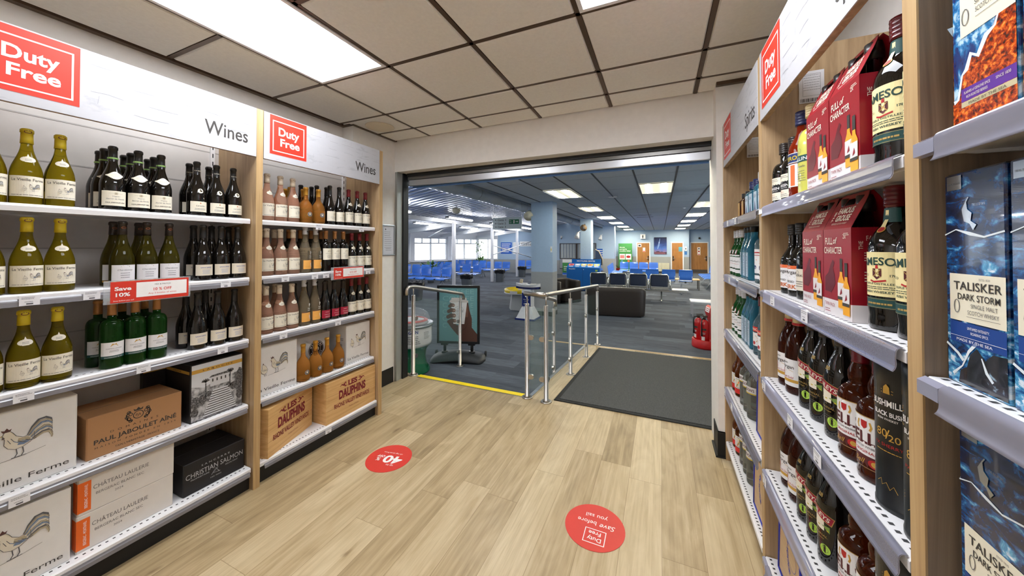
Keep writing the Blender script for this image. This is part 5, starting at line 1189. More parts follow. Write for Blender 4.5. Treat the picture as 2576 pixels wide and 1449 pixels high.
for k, y in enumerate((.710, .598)): place('surge', sealbl(1), (.423, y, 1.6066), pi, 'whisky carton with orange rocks and blue surf, %s' % (['beside the oak panel', 'cut by the right photo edge'][k]), 'orange and blue whisky cartons', 'box')
for k, y in enumerate((.733, .621)): place('storm', sealbl(0), (.424, y, 1.2186), pi, 'dark sea-print whisky carton on the middle shelf, %s' % (['beside the oak panel', 'cut by right photo edge'][k]), 'dark sea whisky cartons', 'box')
for k, y in enumerate((.713, .601)): place('storm', sealbl(0), (.424, y, .8406), pi, 'dark sea-print whisky carton on the lowest visible shelf, %s' % (['beside oak panel', 'at photo edge'][k]), 'dark sea whisky cartons', 'box')
# kraft carrier bags edged in blue
m_bag = noisemat('wood_print_bag', [(0.25, (190, 158, 118)), (0.6, (206, 176, 136)), (0.8, (216, 190, 152))], 1.0, 5, .5, .8, (30, 3, 30)); m_bedge = M('blue_bag_edge', (34, 46, 168), .4)
def bagm():
    r = empty('carrier_bag'); H_ = .315; mb = MB(); a, b, t = .105, .128, .098
    vs = [(0, -b, 0), (0, b, 0), (0, t, H_), (0, -t, H_), (-.12, -b, 0), (-.12, b, 0), (-.08, t, H_), (-.08, -t, H_)]
    mb.add(vs, [(0, 1, 2, 3), (5, 4, 7, 6), (4, 0, 3, 7), (1, 5, 6, 2), (3, 2, 6, 7), (4, 5, 1, 0)], m_bag)
    f = pf((0, 0, 0), (0, 1, 0), (0, 0, 1))
    for k, ch in enumerate('BON VOYAGE'):
        an = .9 - k * .2
        if ch != ' ': mb.decal(T(ch, -.012 - .07 * cos(an) + .05, .15 + .085 * sin(an), .018, rot=pi * .5 - (.9 - an) * .0 - an + pi, bold=.03), f, m_bedge, 0)
    mb.decal(ring(.02, .16, .045, .002, 30), f, m_bedge, 0)
    mb.build('bag_body', r)
    mb = MB()
    for s_ in (-1, 1):
        mb.tube([(.001, s_ * b, .004), (.001, s_ * (b + t) / 2, H_ / 2), (.001, s_ * t, H_)], .0042, m_bedge, 6)
        mb.tube([(.001, s_ * b, .004), (-.12, s_ * b, .004)], .0042, m_bedge, 6)
    mb.tube([(.001, -b, .004), (.001, b, .004)], .0042, m_bedge, 6); mb.build('blue_edging', r)
    r['category'] = 'bag'; return r
place('bag', bagm, (.445, 1.955, ZS[3] + .001), pi, 'wood-print carrier bag with blue edges beside the embossed gin bottles', 'blue edged bags', 'bag')
place('bag', bagm, (.430, 1.960, ZS[4] + .001), pi, 'wood-print carrier bag with blue edges on the far bottom shelf', 'blue edged bags', 'bag')
place('bag', bagm, (.435, 1.585, ZS[4] + .001), pi, 'wood-print blue-edged carrier bag on the near bottom spirits shelf', 'blue edged bags', 'bag')

# ================================================================== WAITING HALL
def V3(*a): return Vector(a)
mb = MB(); mb.box(-17, 3.092, ZH - .1, 4.6, 25, ZH, m_carpet); struct(mb.build('floor_hall'), 'slate carpet plank floor of the waiting hall')
mb = MB(); mb.box(-2.46, 3.085, ZH, RX0 - .04, 3.0915, -.05, m_frame); struct(mb.build('trim_5'), 'pale riser under the yellow nosing')
# wall pieces of the hall: blue above a grey dado
def hw(name, x0, y0, x1, y1, z1=HC, label=None, zd=.80, z0=ZH):
    mb = MB(); mb.box(x0, y0, z0, x1, y1, zd, m_hgrey); mb.box(x0, y0, zd, x1, y1, z1, m_hblue); return struct(mb.build(name), label)
hw('wall_hall_front', -17, 3.0, -2.67, 3.06, 3.4)
hw('wall_hall_right', .86, 3.062, 1.0, 6.6); hw('wall_hall_stub', .86, 6.62, 1.35, 7.25, label='blue wall end behind the extinguishers')
hw('wall_hall_side', 4.5, 7.25, 4.6, 24.6); hw('wall_far', -2.72, 23.6, 1.64, 23.75, label='light blue far wall with doors and poster'); hw('wall_far_recess', 1.64, 24.2, 4.6, 24.35)
hw('wall_far_return', 1.50, 23.76, 1.64, 24.2); hw('wall_far_side', -2.86, 20.1, -2.74, 23.75)
mb = MB()
for (x0, x1, z0, z1) in ((-11.4, -5.57, .62, 3.3), (-5.57, -3.39, 1.64, 3.3), (-3.39, -2.75, .62, 3.3)): 
    if x0 < -11: mb.box(-9.72, 20, z0, x1, 20.1, z1, m_hblue)
    else: mb.box(x0, 20, z0, x1, 20.1, z1, m_hblue)
mb.box(-9.72, 20, ZH, -5.57, 20.1, .62, m_hgrey); mb.box(-3.39, 20, ZH, -2.75, 20.1, .62, m_hgrey)
mb.box(-11.3, 20, ZH, -9.72, 20.1, .60, m_hgrey); mb.box(-11.3, 20, 1.98, -9.72, 20.1, 3.0, m_frame)
struct(mb.build('wall_gate'), 'light blue gate wall behind the blue seats')
mb = MB(); mb.box(-2.97, 3.061, HC, 4.6, 24.4, HC + .03, m_hceil); mb.box(-3.0, 3.061, HC - .03, -2.97, 24.4, 3.3, M('dark_grey_fascia', (112, 118, 126), .7)); struct(mb.build('ceiling_hall'), 'grey tiled ceiling of the waiting hall')
mb = MB(); m_gd = M('dark_grid_bar', (62, 60, 62), .5, .3); m_gb = M('faint_joint', (150, 157, 168), .8)
for k in range(13):
    x = -2.635 + k * .572
    if x < 4.4: mb.box(x - .012, 3.062, HC - .008, x + .012, 24.3, HC - .0005, m_gd)
y = 4.2
while y < 23.5: mb.box(-2.96, y - .003, HC - .002, 4.5, y + .003, HC - .0004, m_gb); y += 1.22
struct(mb.build('trim_6'), 'dark bars between the hall ceiling tiles')
m_hl = M('hall_lamp_glow', (255, 246, 220), .5, emit=30.0); m_hl2 = M('hall_lamp_cool', (232, 244, 250), .5, emit=20.0); m_lv = M('louvre_blade', (226, 228, 226), .3, .5)
nl = 0
for (cx, lo) in ((-1.80, 'left'), (1.083, 'right')):
    for k, yy in enumerate(range(7)):
        if cx > 0 and k in (0, 6): cx_ = -.061
        else: cx_ = cx
        cy_ = (6.75, 9.80, 12.85, 15.90, 18.95, 22.2, 3.72)[k]
        r = empty('hall_ceiling_light', (cx_, cy_, HC - .012)); mb = MB(); cool = (cx < 0 and k in (0, 6))
        for s_ in ((-.13, .13) if not cool else (-.13, .13)): mb.box(s_ - (.035 if not cool else .045), -.53, .001, s_ + (.035 if not cool else .045), .53, .008, m_hl2 if cool else m_hl)
        if 2 <= k < 6: mb.box(-.25, -.53, .0015, .25, .53, .007, m_hl)
        mb.build('lamp_tube', r)
        mb = MB(); mb.box(-.275, -.57, .0085, .275, .57, .012, M('lit_reflector', (250, 240, 206), .4, emit=.55)); 
        for q in ((-.275, -.57, .275, -.55), (-.275, .55, .275, .57), (-.275, -.55, -.26, .55), (.26, -.55, .275, .55)): mb.box(q[0], q[1], -.004, q[2], q[3], .0085, m_white)
        if cool:
            for i in range(14): mb.box(-.26, -.53 + i * .08, -.003, .26, -.522 + i * .08, .001, m_lv)
            for i in range(-2, 3): mb.box(i * .1 - .003, -.55, -.003, i * .1 + .003, .55, .001, m_lv)
        mb.build('light_frame', r)
        od = ['nearest', 'second nearest', 'third nearest', 'fourth nearest', 'second farthest', 'farthest', 'hidden above the shutter end'][k]
        tag(r, 'recessed hall ceiling light, %s of the %s row' % (od, lo), 'ceiling light', 'recessed lights in the hall ceiling')
# small fittings on the hall ceiling
mb = MB(); mb.lathe([(.001, -.02), (.1, -.016), (.12, 0)], m_white, seg=20); m0 = mb
for (x, y, t, nm) in ((-.93, 7.6, 'round white diffuser on the hall ceiling left of the near lamp', 'ceiling_diffuser'), (.62, 10.5, 'small white sensor on the hall ceiling near the right lamps', 'ceiling_sensor'), (1.95, 16.6, 'small dome sensor at the far right of the hall ceiling', 'ceiling_sensor')):
    mb = MB(); s_ = .1 if 'diff' in nm else .045; mb.lathe([(.001, -.03 if s_ < .09 else -.018), (s_ * .8, -.02 if s_ < .09 else -.014), (s_, 0)], m_white, seg=20); tag(mb.build(nm, loc=(x, y, HC)), t, 'ceiling fitting')
for k, (x, y) in enumerate(((-.55, 12.4), (-.5, 13.2))):
    mb = MB(); mb.box(-.28, -.03, -.006, .28, .03, 0, m_gd); tag(mb.build('ceiling_slot', loc=(x, y, HC)), 'dark slot vent in the hall ceiling, ' + ('nearer', 'farther')[k] + ' of two', 'vent', 'slot vents')
# columns
for k, (x0, x1, y0, y1) in enumerate(((-2.87, -2.33, 7.75, 8.12), (-2.80, -2.40, 12.98, 13.45), (-2.70, -2.12, 17.8, 18.3))):
    mb = MB(); mb.box(x0, y0, .83, x1, y1, HC, m_hblue); mb.box(x0 - .001, y0 - .001, ZH + .1, x1 + .001, y1 + .001, .83, m_hgrey); mb.box(x0 - .008, y0 - .008, ZH, x1 + .008, y1 + .008, ZH + .1, m_black)
    struct(mb.build('column_%d' % (k + 1)), ['nearest', 'middle', 'farthest'][k] + ' blue column with grey dado')
mb = MB(); mb.box(-.02, -.02, 0, .02, 0, .14, m_white); mb.box(-.008, -.024, .04, .008, -.02, .09, c_yel); tag(mb.build('wall_switch', loc=(-2.36, 7.749, 1.30)), 'small yellow and white call point on the nearest column', 'switch')
# far skirting
mb = MB(); mb.box(-2.72, 23.585, ZH, 1.64, 23.6, ZH + .1, m_black); mb.box(1.64, 24.185, ZH, 4.5, 24.2, ZH + .1, m_black); struct(mb.build('baseboard_far'), 'black skirting of the far hall wall')
# doors in the far wall
m_door = noisemat('oak_veneer_door', [(0.3, (150, 98, 44)), (0.6, (170, 116, 56)), (0.8, (182, 128, 68))], 1.0, 4, .5, .6, (12, 12, 2))
m_kick = M('dark_kick_plate', (70, 64, 60), .4)
def hdoor(n, xc, y, w, label, fn=None, hs=1):
    mb = MB(); z1 = 1.67
    mb.box(xc - w / 2, y - .035, ZH, xc + w / 2, y - .001, z1, m_door); mb.box(xc - w / 2 + .01, y - .038, ZH + .02, xc + w / 2 - .01, y - .035, ZH + .22, m_kick)
    o = struct(mb.build('door_%d' % n), label)
    mb = MB()
    for q in ((-w / 2 - .06, -w / 2), (w / 2, w / 2 + .06)): mb.box(xc + q[0], y - .05, ZH, xc + q[1], y - .0005, z1 + .06, m_frame)
    mb.box(xc - w / 2, y - .05, z1, xc + w / 2, y - .0005, z1 + .06, m_frame); mb.build('door_frame', o)
    mb = MB(); hx = xc + hs * (w / 2 - .07); mb.box(hx - .03, y - .05, .55, hx + .03, y - .036, .85, M('dark_handle_plate', (54, 50, 46), .4, .6)); mb.tube([(hx, y - .05, .70), (hx, y - .09, .70), (hx - hs * .12, y - .09, .70)], .012, m_alu, 8); mb.build('door_handle', o)
    if fn: m = MB(); fn(m, pf((xc, y - .036, 0), (1, 0, 0), (0, 0, 1))); m.build('door_notice', o)
m_pk = M('pink_red_print', (214, 130, 130), .6)
hdoor(1, -1.0, 23.6, .72, 'oak door under the square toilet sign', lambda m, f: (m.decal(rect(-.33, 1.42, -.12, 1.62), f, m_wp), m.decal(rect(-.29, 1.46, -.16, 1.56), f, m_dark, 1), m.decal(rect(-.03, 1.10, .12, 1.38), f, m_wp), m.decal(rect(-.02, 1.10, .11, 1.18), f, m_pk, 1)))
hdoor(2, .975, 23.6, .60, 'narrow oak door right of the night-sky picture', lambda m, f: m.decal(rect(.08, 1.14, .28, 1.42), f, M('teal_notice', (90, 160, 180), .5)), -1)
hdoor(3, 2.24, 24.2, .90, 'oak door at the far right of the hall', lambda m, f: (m.decal(rect(-.1, 1.24, .06, 1.40), f, m_wp), m.decal(rect(-.07, 1.28, .03, 1.36), f, m_ink, 1), m.decal(rect(-.1, .92, .06, 1.22), f, m_wp), m.decal(rect(-.08, .93, .04, 1.0), f, m_pk, 1), m.decal(ell(-.02, 1.14, .05), f, i_red, 1)))
m_sky_n = noisemat('night_sky_print', [(0.0, (150, 120, 150)), (0.2, (70, 110, 190)), (0.45, (26, 50, 110)), (0.75, (10, 18, 50)), (1.0, (8, 12, 34))], 2.4, 8, .4, .4, extra=(2, .72, -.30, .5))
mb = MB(); mb.box(-.37, -.03, 0, .37, -.001, 1.08, m_dark); f = pf((0, -.03, 0), (1, 0, 0), (0, 0, 1)); mb.decal(rect(-.365, .005, .365, 1.075), f, m_sky_n, 1)
mb.decal(stroke([(-.16, .34), (-.10, .55), (-.06, .78), (-.02, 1.0)], [.05, .09, .06, .02]), f, M('milky_way_print', (128, 158, 206), .5), 3); mb.decal(ell(-.07, .74, .02, .05), f, M('star_glow_print', (206, 220, 240), .5), 5)
mb.decal(poly([(-.365, .02), (.365, .02), (.365, .15), (.2, .13), (.1, .17), (-.02, .15), (-.1, .20), (-.2, .19), (-.3, .14), (-.365, .16)]), f, M('dusk_skyline_print', (70, 46, 66), .5), 4); mb.decal(scribble(-.34, .11, .66, .035, 3, .3, 4), f, m_pk, 6)
tag(mb.build('wall_picture', loc=(.01, 23.6, .957)), 'night sky picture between two oak doors', 'picture')
mb = MB(); mb.box(-.15, -.18, 0, .15, -.002, .29, m_white); f = pf((0, -.18, 0), (1, 0, 0), (0, 0, 1)); mb.decal(merge(ell(0, .21, .03), poly([(-.035, .09), (.035, .09), (.045, .18), (-.045, .18)]), rect(-.025, .03, .025, .09)), f, m_dark, 2)
tag(mb.build('toilet_sign', loc=(-1.02, 23.6, 1.95)), 'white box sign with a figure above the left oak door', 'sign')
# radiator, banner, dispensers
r = empty('radiator', (.03, 23.59, ZH)); mb = MB()
for k in range(14): mb.bev(-.49 + k * .07, -.1, .08, -.43 + k * .07, -.02, .62, .015, M('cream_enamel', (226, 222, 196), .4))
mb.build('radiator_fin', r); mb = MB(); mb.box(-.45, -.08, 0, -.42, -.04, .09, m_white); mb.box(.42, -.08, 0, .45, -.04, .09, m_white); mb.build('foot', r); mb = MB(); mb.cyl(.53, -.05, .05, .2, .02, m_white, 10); mb.build('valve', r)
tag(r, 'cream column radiator under the night sky picture', 'radiator')
m_bgreen = M('banner_green', (62, 134, 70), .55)
r = empty('roller_banner', (-2.07, 23.1, ZH)); mb = MB(); mb.box(-.42, -.01, .06, .42, .0, 1.86, m_bgreen); f = pf((0, -.011, 0), (1, 0, 0), (0, 0, 1))
mb.decal(T('Are you', -.36, 1.58, .07, al='l', bold=.02), f, m_wp, 2); mb.decal(T("sure you're", -.36, 1.46, .07, al='l', bold=.02), f, m_wp, 2); mb.decal(T('travelling light?', -.36, 1.34, .07, w=.68, al='l', bold=.02), f, m_wp, 2)
mb.decal(rect(-.36, .82, -.02, 1.18), f, m_wp, 2); mb.decal(rect(.02, .82, .36, 1.18), f, m_wp, 2); mb.decal(rect(-.32, .90, -.06, 1.10), f, m_pk, 4); mb.decal(ell(.19, 1.0, .13, .08), f, i_red, 4); mb.decal(ell(-.2, .72, .07), f, M('teal_notice', (90, 160, 180), .5), 2); mb.decal(ell(.2, .72, .07), f, l_orr, 2)
mb.build('banner_sheet', r); mb = MB(); mb.bev(-.43, -.1, 0, .43, .08, .07, .02, m_alu); mb.box(-.01, .02, .06, .01, .04, 1.8, m_alu); mb.build('banner_base', r)
tag(r, 'green roller banner about travelling light by the far wall', 'banner')
mb = MB(); mb.box(-.07, -.06, .25, .07, -.001, .50, m_white); mb.box(-.025, -.062, .32, .025, -.06, .42, m_dark); mb.box(-.07, -.004, 0, .07, -.001, .20, M('blue_sign', (60, 120, 190), .5)); tag(mb.build('sanitiser_dispenser', loc=(1.45, 23.6, .94)), 'white dispenser and blue signs beside the narrow oak door', 'dispenser')
mb = MB(); mb.lathe([(.001, .02), (.05, .02), (.06, .08), (.04, .12), (.001, .125)], m_dark, seg=14); tag(mb.build('dome_camera', loc=(2.25, 24.12, 1.9)), 'small dark dome camera over the far right door', 'camera')
r = empty('potted_plant', (-2.42, 22.4, ZH)); mb = MB(); mb.lathe([(.10, 0), (.15, .28), (.16, .30), (.13, .30), (.11, .05)], i_red, seg=16); mb.build('plant_pot', r); mb = MB()
m_leaf = M('plant_leaf', (86, 120, 66), .5)
for k in range(10): a = k * .63; mb.tube([(0, 0, .2), (.1 * cos(a), .1 * sin(a), .42), (.22 * cos(a), .22 * sin(a), .52 - .05 * (k % 3))], [.01, .02, .004], m_leaf, 5)
mb.build('foliage', r); tag(r, 'plant in a red pot beside the green banner', 'plant')
# gate wall: window strip, posters, gate sign
m_pane = M('window_glass', (215, 225, 230), .02, alpha=.10, spec=.5); m_bf = M('dark_bronze_frame', (60, 52, 48), .4, .3)
w1 = empty('window_1', (-4.48, 20.02, 0)); mb = MB()
for q in ((-1.09, .70, 1.09, .74), (-1.09, 1.60, 1.09, 1.64), (-1.09, .74, -1.05, 1.60), (1.05, .74, 1.09, 1.60), (-.11, .74, -.02, 1.60), (-1.09, .10, 1.09, .14)): mb.box(q[0], -.03, q[1], q[2], .03, q[3], m_bf)
mb.build('window_frame', w1); mb = MB(); mb.box(-1.05, -.003, .74, 1.05, .003, 1.60, m_pane); mb.box(-1.05, -.003, .14, 1.05, .003, .70, m_pane); mb.build('window_pane', w1); struct(w1, 'dark framed lobby window in the gate wall')
mb = MB(); mb.box(-5.57, 20.0, ZH, -3.39, 20.08, .10, m_hgrey); struct(mb.build('trim_7'))
m_pb = M('royal_poster_blue', (44, 96, 190), .5)
def poster(x, y, z, w, h, label, mat, rows=4, c2=None):
    mb = MB(); mb.box(-w / 2, -.012, 0, w / 2, -.001, h, mat); f = pf((0, -.012, 0), (1, 0, 0), (0, 0, 1))
    mb.decal(scribble(-w * .42, h * .82, w * .84, h * .17, rows, .4, int(h * 100)), f, c2 or m_wp, 2); tag(mb.build('poster', loc=(x, y, z)), label, 'poster')
poster(-9.12, 20, .98, .78, .74, 'blue notice board on the gate wall behind the crossed braces', m_pb, 5)
poster(-8.43, 20, .96, .40, .76, 'white notice sheet right of the blue notice board', m_wp, 2, m_cgrey)
poster(-3.15, 20, .60, .46, .72, 'blue and white poster between the middle and far columns', m_pb, 5)
mb = MB(); mb.box(-.55, -.02, 0, .55, -.001, .31, m_wp); f = pf((0, -.02, 0), (1, 0, 0), (0, 0, 1)); mb.decal(T('Gate 3', -.45, .06, .17, w=1.0, al='l'), f, m_ink, 2); tag(mb.build('gate_sign', loc=(-7.62, 20, 1.46)), 'wide white gate sign high on the gate wall', 'sign')
mb = MB(); mb.tube([(0, -.01, .1), (0, -.14, .1)], .02, m_white, 8); mb.tube([(0, -.14, .12), (.0, -.2, -.02)], .055, m_white, 12); mb.cyl(0, -.2, -.06, -.02, .03, m_dark, 10); tag(mb.build('security_camera', loc=(-5.42, 20, 1.95)), 'white security camera on the gate wall', 'camera')
mb = MB(); mb.box(-.28, -.02, 0, .28, 0, .9, m_bgreen); mb.box(-.30, -.03, -.02, .30, -.02, .0, m_white); f = pf((0, -.021, 0), (1, 0, 0), (0, 0, 1)); mb.decal(rect(-.28, .7, .28, .9), f, m_wp, 1); mb.decal(rect(-.28, 0, .28, .12), f, m_pb, 1); mb.decal(scribble(-.2, .45, .4, .1, 3, .4, 2), f, m_wp, 1)
tag(mb.build('poster', loc=(-4.95, 19.4, ZH + .02)), 'green and white board standing at the lobby window', 'poster')

# ---- glazed side with corrugated roofs
TR = Matrix.Translation((-15.0, 4.0, 0)) @ Matrix.Rotation(-atan2(3.76, 16.0), 4, 'Z')   # local y runs along the glazed wall
LW = 16.43
mb = MB(); mb.box(-.12, 0, ZH, 0, LW, .58, m_hgrey, TR); mb.box(-.14, 0, .58, .10, LW, .63, m_frame, TR); mb.box(-.12, 0, 1.96, .0, LW, 2.6, m_frame, TR); struct(mb.build('wall_glazed'), 'low grey wall under the bright windows')
nb_ = 6; bw = LW / nb_
for k in range(nb_):
    w_ = struct(empty('window_%d' % (k + 2)), 'bright white-framed window in the glazed wall'); y0 = k * bw; mb = MB()
    mb.box(-.12, y0, .6, .14, y0 + .28, 2.2, m_frame, TR)
    for yy in (y0 + .28, y0 + .28 + (bw - .28) / 2 - .03, y0 + bw - .06): mb.box(-.08, yy, .62, .02, yy + .06, 1.97, m_frame, TR)
    for z in (.62, 1.60, 1.90): mb.box(-.08, y0 + .28, z, .02, y0 + bw, z + .07, m_frame, TR)
    for q in (.25, .75): mb.box(-.07, y0 + .28 + (bw - .28) * q - .02, 1.6, .01, y0 + .28 + (bw - .28) * q + .02, 1.95, m_frame, TR)
    mb.build('window_frame', w_)
    mb = MB(); mb.box(-.035, y0 + .3, .66, -.03, y0 + bw - .03, 1.93, m_pane, TR); mb.build('window_pane', w_)
w_ = struct(empty('window_8'), 'white framed end window beside the gate wall'); mb = MB()
for q in ((-11.25, .60, -9.72, .66), (-11.25, 1.92, -9.72, 1.98), (-11.25, .66, -11.18, 1.92), (-9.79, .66, -9.72, 1.92), (-10.5, .66, -10.45, 1.92)): mb.box(q[0], 20.01, q[1], q[2], 20.09, q[3], m_frame)
mb.build('window_frame', w_); mb = MB(); mb.box(-11.18, 20.045, .66, -9.79, 20.05, 1.92, m_pane); mb.build('window_pane', w_)
m_corr = M('bright_corrugated_steel', (196, 200, 212), .25, .6)
def corr(xa, za, xb, zb, y0, y1, pitch, dep, mat, name, label):
    mb = MB(); ys_ = []; y = y0
    while y < y1: ys_ += [(y, 0), (y + pitch * .42, 0), (y + pitch * .5, dep), (y + pitch * .92, dep)]; y += pitch
    vs = []
    for (yy, dz) in ys_: vs += [(xa, yy, za + dz), (xb, yy, zb + dz)]
    mb.add(vs, [(2 * i, 2 * i + 1, 2 * i + 3, 2 * i + 2) for i in range(len(ys_) - 1)], mat); return struct(mb.build(name), label)
corr(-7.42, 2.46, -5.085, 2.834, 3.07, 20.0, .24, .085, m_corr, 'ceiling_corrugated', 'shiny corrugated steel roof over the seats')
corr(-5.045, 2.84, -2.99, 3.17, 3.07, 20.0, .24, .085, m_corr, 'ceiling_corrugated_upper', 'upper corrugated roof sheet above the duct')
corr(-15.2, 2.05, -7.36, 2.66, 3.07, 20.0, .25, .05, M('white_corrugated', (220, 222, 230), .4, .3), 'ceiling_corrugated_low', 'lower corrugated roof towards the windows')
mb = MB(); mb.box(-7.44, 3.3, 2.33, -7.34, 20, 2.46, m_frame); mb.box(-7.46, 3.3, 2.325, -7.32, 20, 2.335, m_frame); struct(mb.build('beam_eaves'), 'white beam over the row of posts')
for k, yy in enumerate((7.9, 11.1, 14.35, 17.4)):
    mb = MB(); mb.box(-.055, -.05, 0, .055, -.035, 2.54, m_frame); mb.box(-.055, .035, 0, .055, .05, 2.54, m_frame); mb.box(-.008, -.036, 0, .008, .036, 2.54, m_frame)
    o = struct(mb.build('post_%d' % (k + 1), loc=(-7.28, yy, ZH)), 'white steel post, %s of four' % ['nearest', 'second', 'third', 'farthest'][k])
    mb = MB(); a, b = V3(-7.30, yy, 2.22), V3(-15 + 3.76 * (yy + 2.5 - 4) / 16, yy + 2.5, 1.98); d = (b - a); n = Vector((-d.y, d.x, 0)).normalized() * .05
    for z0, z1, w in ((0, .02, 1.0), (.02, .16, .2), (.16, .18, 1.0)):
        vs = [a + n * s_ * w + V3(0, 0, z) for z in (z0, z1) for s_ in (-1, 1)] + [b + n * s_ * w + V3(0, 0, z) for z in (z0, z1) for s_ in (-1, 1)]
        mb.add(vs, [(0, 1, 5, 4), (2, 6, 7, 3), (0, 4, 6, 2), (1, 3, 7, 5), (0, 2, 3, 1), (4, 5, 7, 6)], m_frame)
    struct(mb.build('beam_rafter'), 'white rafter from a post to the glazed wall')
mb = MB(); mb.box(-7.29, 14.45, 0, -7.27, 20, 0, m_frame); mb = MB()
for (a, b) in (((-7.3, 14.45, 1.50), (-7.3, 20, .74)), ((-7.3, 14.45, 1.05), (-7.3, 20, 1.80)), ((-9.9, 13.0, 1.90), (-7.33, 11.1, 2.28))): mb.tube([a, b], .03, m_frame, 6)
struct(mb.build('beam_brace'), 'thin white cross braces behind the posts')
# duct
mb = MB(); pr = []
y = 3.3; n_ = 0
while y < 19.8: pr += [(.172, y), (.172, y + .9), (.180, y + .91), (.180, y + .95)]; y += .96
TD = Matrix.Translation((-3.98, 0, 2.715)) @ Matrix.Rotation(-pi / 2, 4, 'X')
mb.lathe(pr, M('galvanised_duct', (214, 220, 226), .4, .15), seg=20, T=TD); 
for y in range(4, 19, 3): mb.tube([(-3.98 + .18 * cos(t * pi / 6), y, 2.715 + .18 * sin(t * pi / 6)) for t in range(13)], .008, m_alu, 5); mb.tube([(-3.98, y, 2.89), (-3.98, y, 2.98)], .006, m_alu, 5)
tag(mb.build('ventilation_duct'), 'long round galvanised duct along the edge of the hall ceiling', 'duct')
m_tube = M('fluorescent_glow', (250, 252, 255), .4, emit=22.0)
fl_lab = []
for nm_, xx, zz, yl in (('over the near seats', -6.72, 2.45, (7.1, 10.65, 13.95, 17.25, 4.0)), ('above the window side seats', -9.0, 2.40, (11.7, 15.1, 18.5, 8.3))):
    for k, yy in enumerate(yl):
        r = empty('fluorescent_fitting', (xx, yy, zz)); mb = MB(); mb.bev(-.07, -.80, -.03, .07, .80, .02, .02, m_tube); mb.build('diffuser', r); mb = MB(); mb.box(-.08, -.83, .021, .08, .83, .05, m_white); mb.box(-.072, -.84, -.03, .072, -.805, .02, m_white); mb.box(-.072, .805, -.03, .072, .84, .02, m_white); mb.build('housing', r)
        mb = MB(); mb.tube([(0, -.4, .05), (0, -.4, .10)], .006, m_white, 5); mb.tube([(0, .4, .05), (0, .4, .10)], .006, m_white, 5); mb.build('hanger', r)
        tag(r, 'long fluorescent light %s, %s in its row' % (nm_, ['nearest', 'second', 'third', 'fourth', 'closest to the shop'][k]), 'light', 'fluorescent lights under the corrugated roof')
mb = MB(); mb.lathe([(.001, -.14), (.09, -.11), (.13, -.04), (.12, .02), (.03, .05)], M('warm_white_globe', (236, 226, 200), .4), seg=18); mb.tube([(0, 0, .04), (0, 0, .13)], .01, m_white, 6)
tag(mb.build('globe_speaker', loc=(-5.75, 8.9, 2.58)), 'round pale globe hanging from the corrugated roof', 'speaker')
mb = MB(); mb.tube([(0, 0, 0), (.02, -.10, -.06), (.05, -.22, -.13)], [.05, .085, .12], M('cream_horn', (222, 214, 190), .4), 16); mb.tube([(0, 0, 0), (.1, .08, .06)], .02, m_white, 6)
tag(mb.build('cone_speaker', loc=(-2.98, 7.95, 2.30)), 'cream cone speaker on the left side of the nearest column', 'speaker')
mb = MB(); mb.tube([(0, 0, 0), (.0, -.12, -.03), (.0, -.2, -.06)], [.04, .06, .13], M('brown_horn', (148, 122, 92), .4), 16); mb.tube([(0, .02, 0), (0, .06, .10)], .018, m_dark, 6); mb.cyl(0, -.19, -.09, -.03, .035, m_silv, 10); 
tag(mb.build('horn_speaker', loc=(-2.62, 12.91, 2.20)), 'brown horn loudspeaker high on the middle column', 'speaker')
for k, (x, y, z) in enumerate(((-2.86, 12.86, 1.98), (-2.76, 17.7, 2.02))):
    mb = MB(); mb.tube([(0, 0, 0), (-.03, -.1, -.22)], [.05, .1], m_white, 12); mb.tube([(0, 0, 0), (.06, .12, .05)], .012, m_white, 6); tag(mb.build('spot_speaker', loc=(x, y, z)), 'white cone fitting beside the %s column' % ('middle', 'farthest')[k], 'speaker', 'white cone fittings by the columns')
# hanging gate sign
r = empty('hanging_sign', (-4.08, 9.0, 1.95)); mb = MB(); mb.box(-.46, -.012, 0, .46, .012, .335, M('pale_sign_board', (214, 224, 226), .4)); f = pf((0, -.012, 0), (1, 0, 0), (0, 0, 1))
for t, z in (('Gate 1', .235), ('Gate 2', .135), ('Gate 3', .035)): mb.decal(T(t, -.30, z, .055, w=.27, al='l', bold=.01), f, m_ink, 2)
def arrow(x, y, s, a): return xf(merge(rect(-.5, -.1, .2, .1), poly([(.05, -.42), (.5, 0), (.05, .42), (.05, .12), (.05, -.12)])), x, y, s, a)
mb.decal(arrow(-.36, .26, .06, radians(135)), f, m_ink, 2); mb.decal(arrow(-.36, .16, .06, radians(90)), f, m_ink, 2); mb.decal(arrow(-.36, .06, .06, 0), f, m_ink, 2)
mb.decal(rect(.07, .14, .38, .27), f, M('exit_green', (20, 110, 70), .5), 2); mb.decal(T('Fire', .12, .215, .035, w=.06, bold=.01), f, i_white, 4); mb.decal(T('exit', .12, .165, .035, w=.06, bold=.01), f, i_white, 4); mb.decal(rect(.20, .16, .25, .25), f, i_white, 4); mb.decal(merge(ell(.225, .232, .009), stroke([(.225, .22), (.22, .19), (.235, .168)], .010)), f, m_rc['grey'] if False else M('exit_green', (20, 110, 70), .5), 5); mb.decal(arrow(.315, .205, .075, 0), f, i_white, 4)
mb.build('sign_board', r); mb = MB()
for x in (-.45, .45): mb.tube([(x, 0, .335), (x, 0, .335 + (2.98 - 1.95 - .335) * 1.0)], .005, m_alu, 5)
mb.build('hanging_rod', r); tag(r, 'hanging sign listing gates 1, 2 and 3 with fire exit', 'sign')

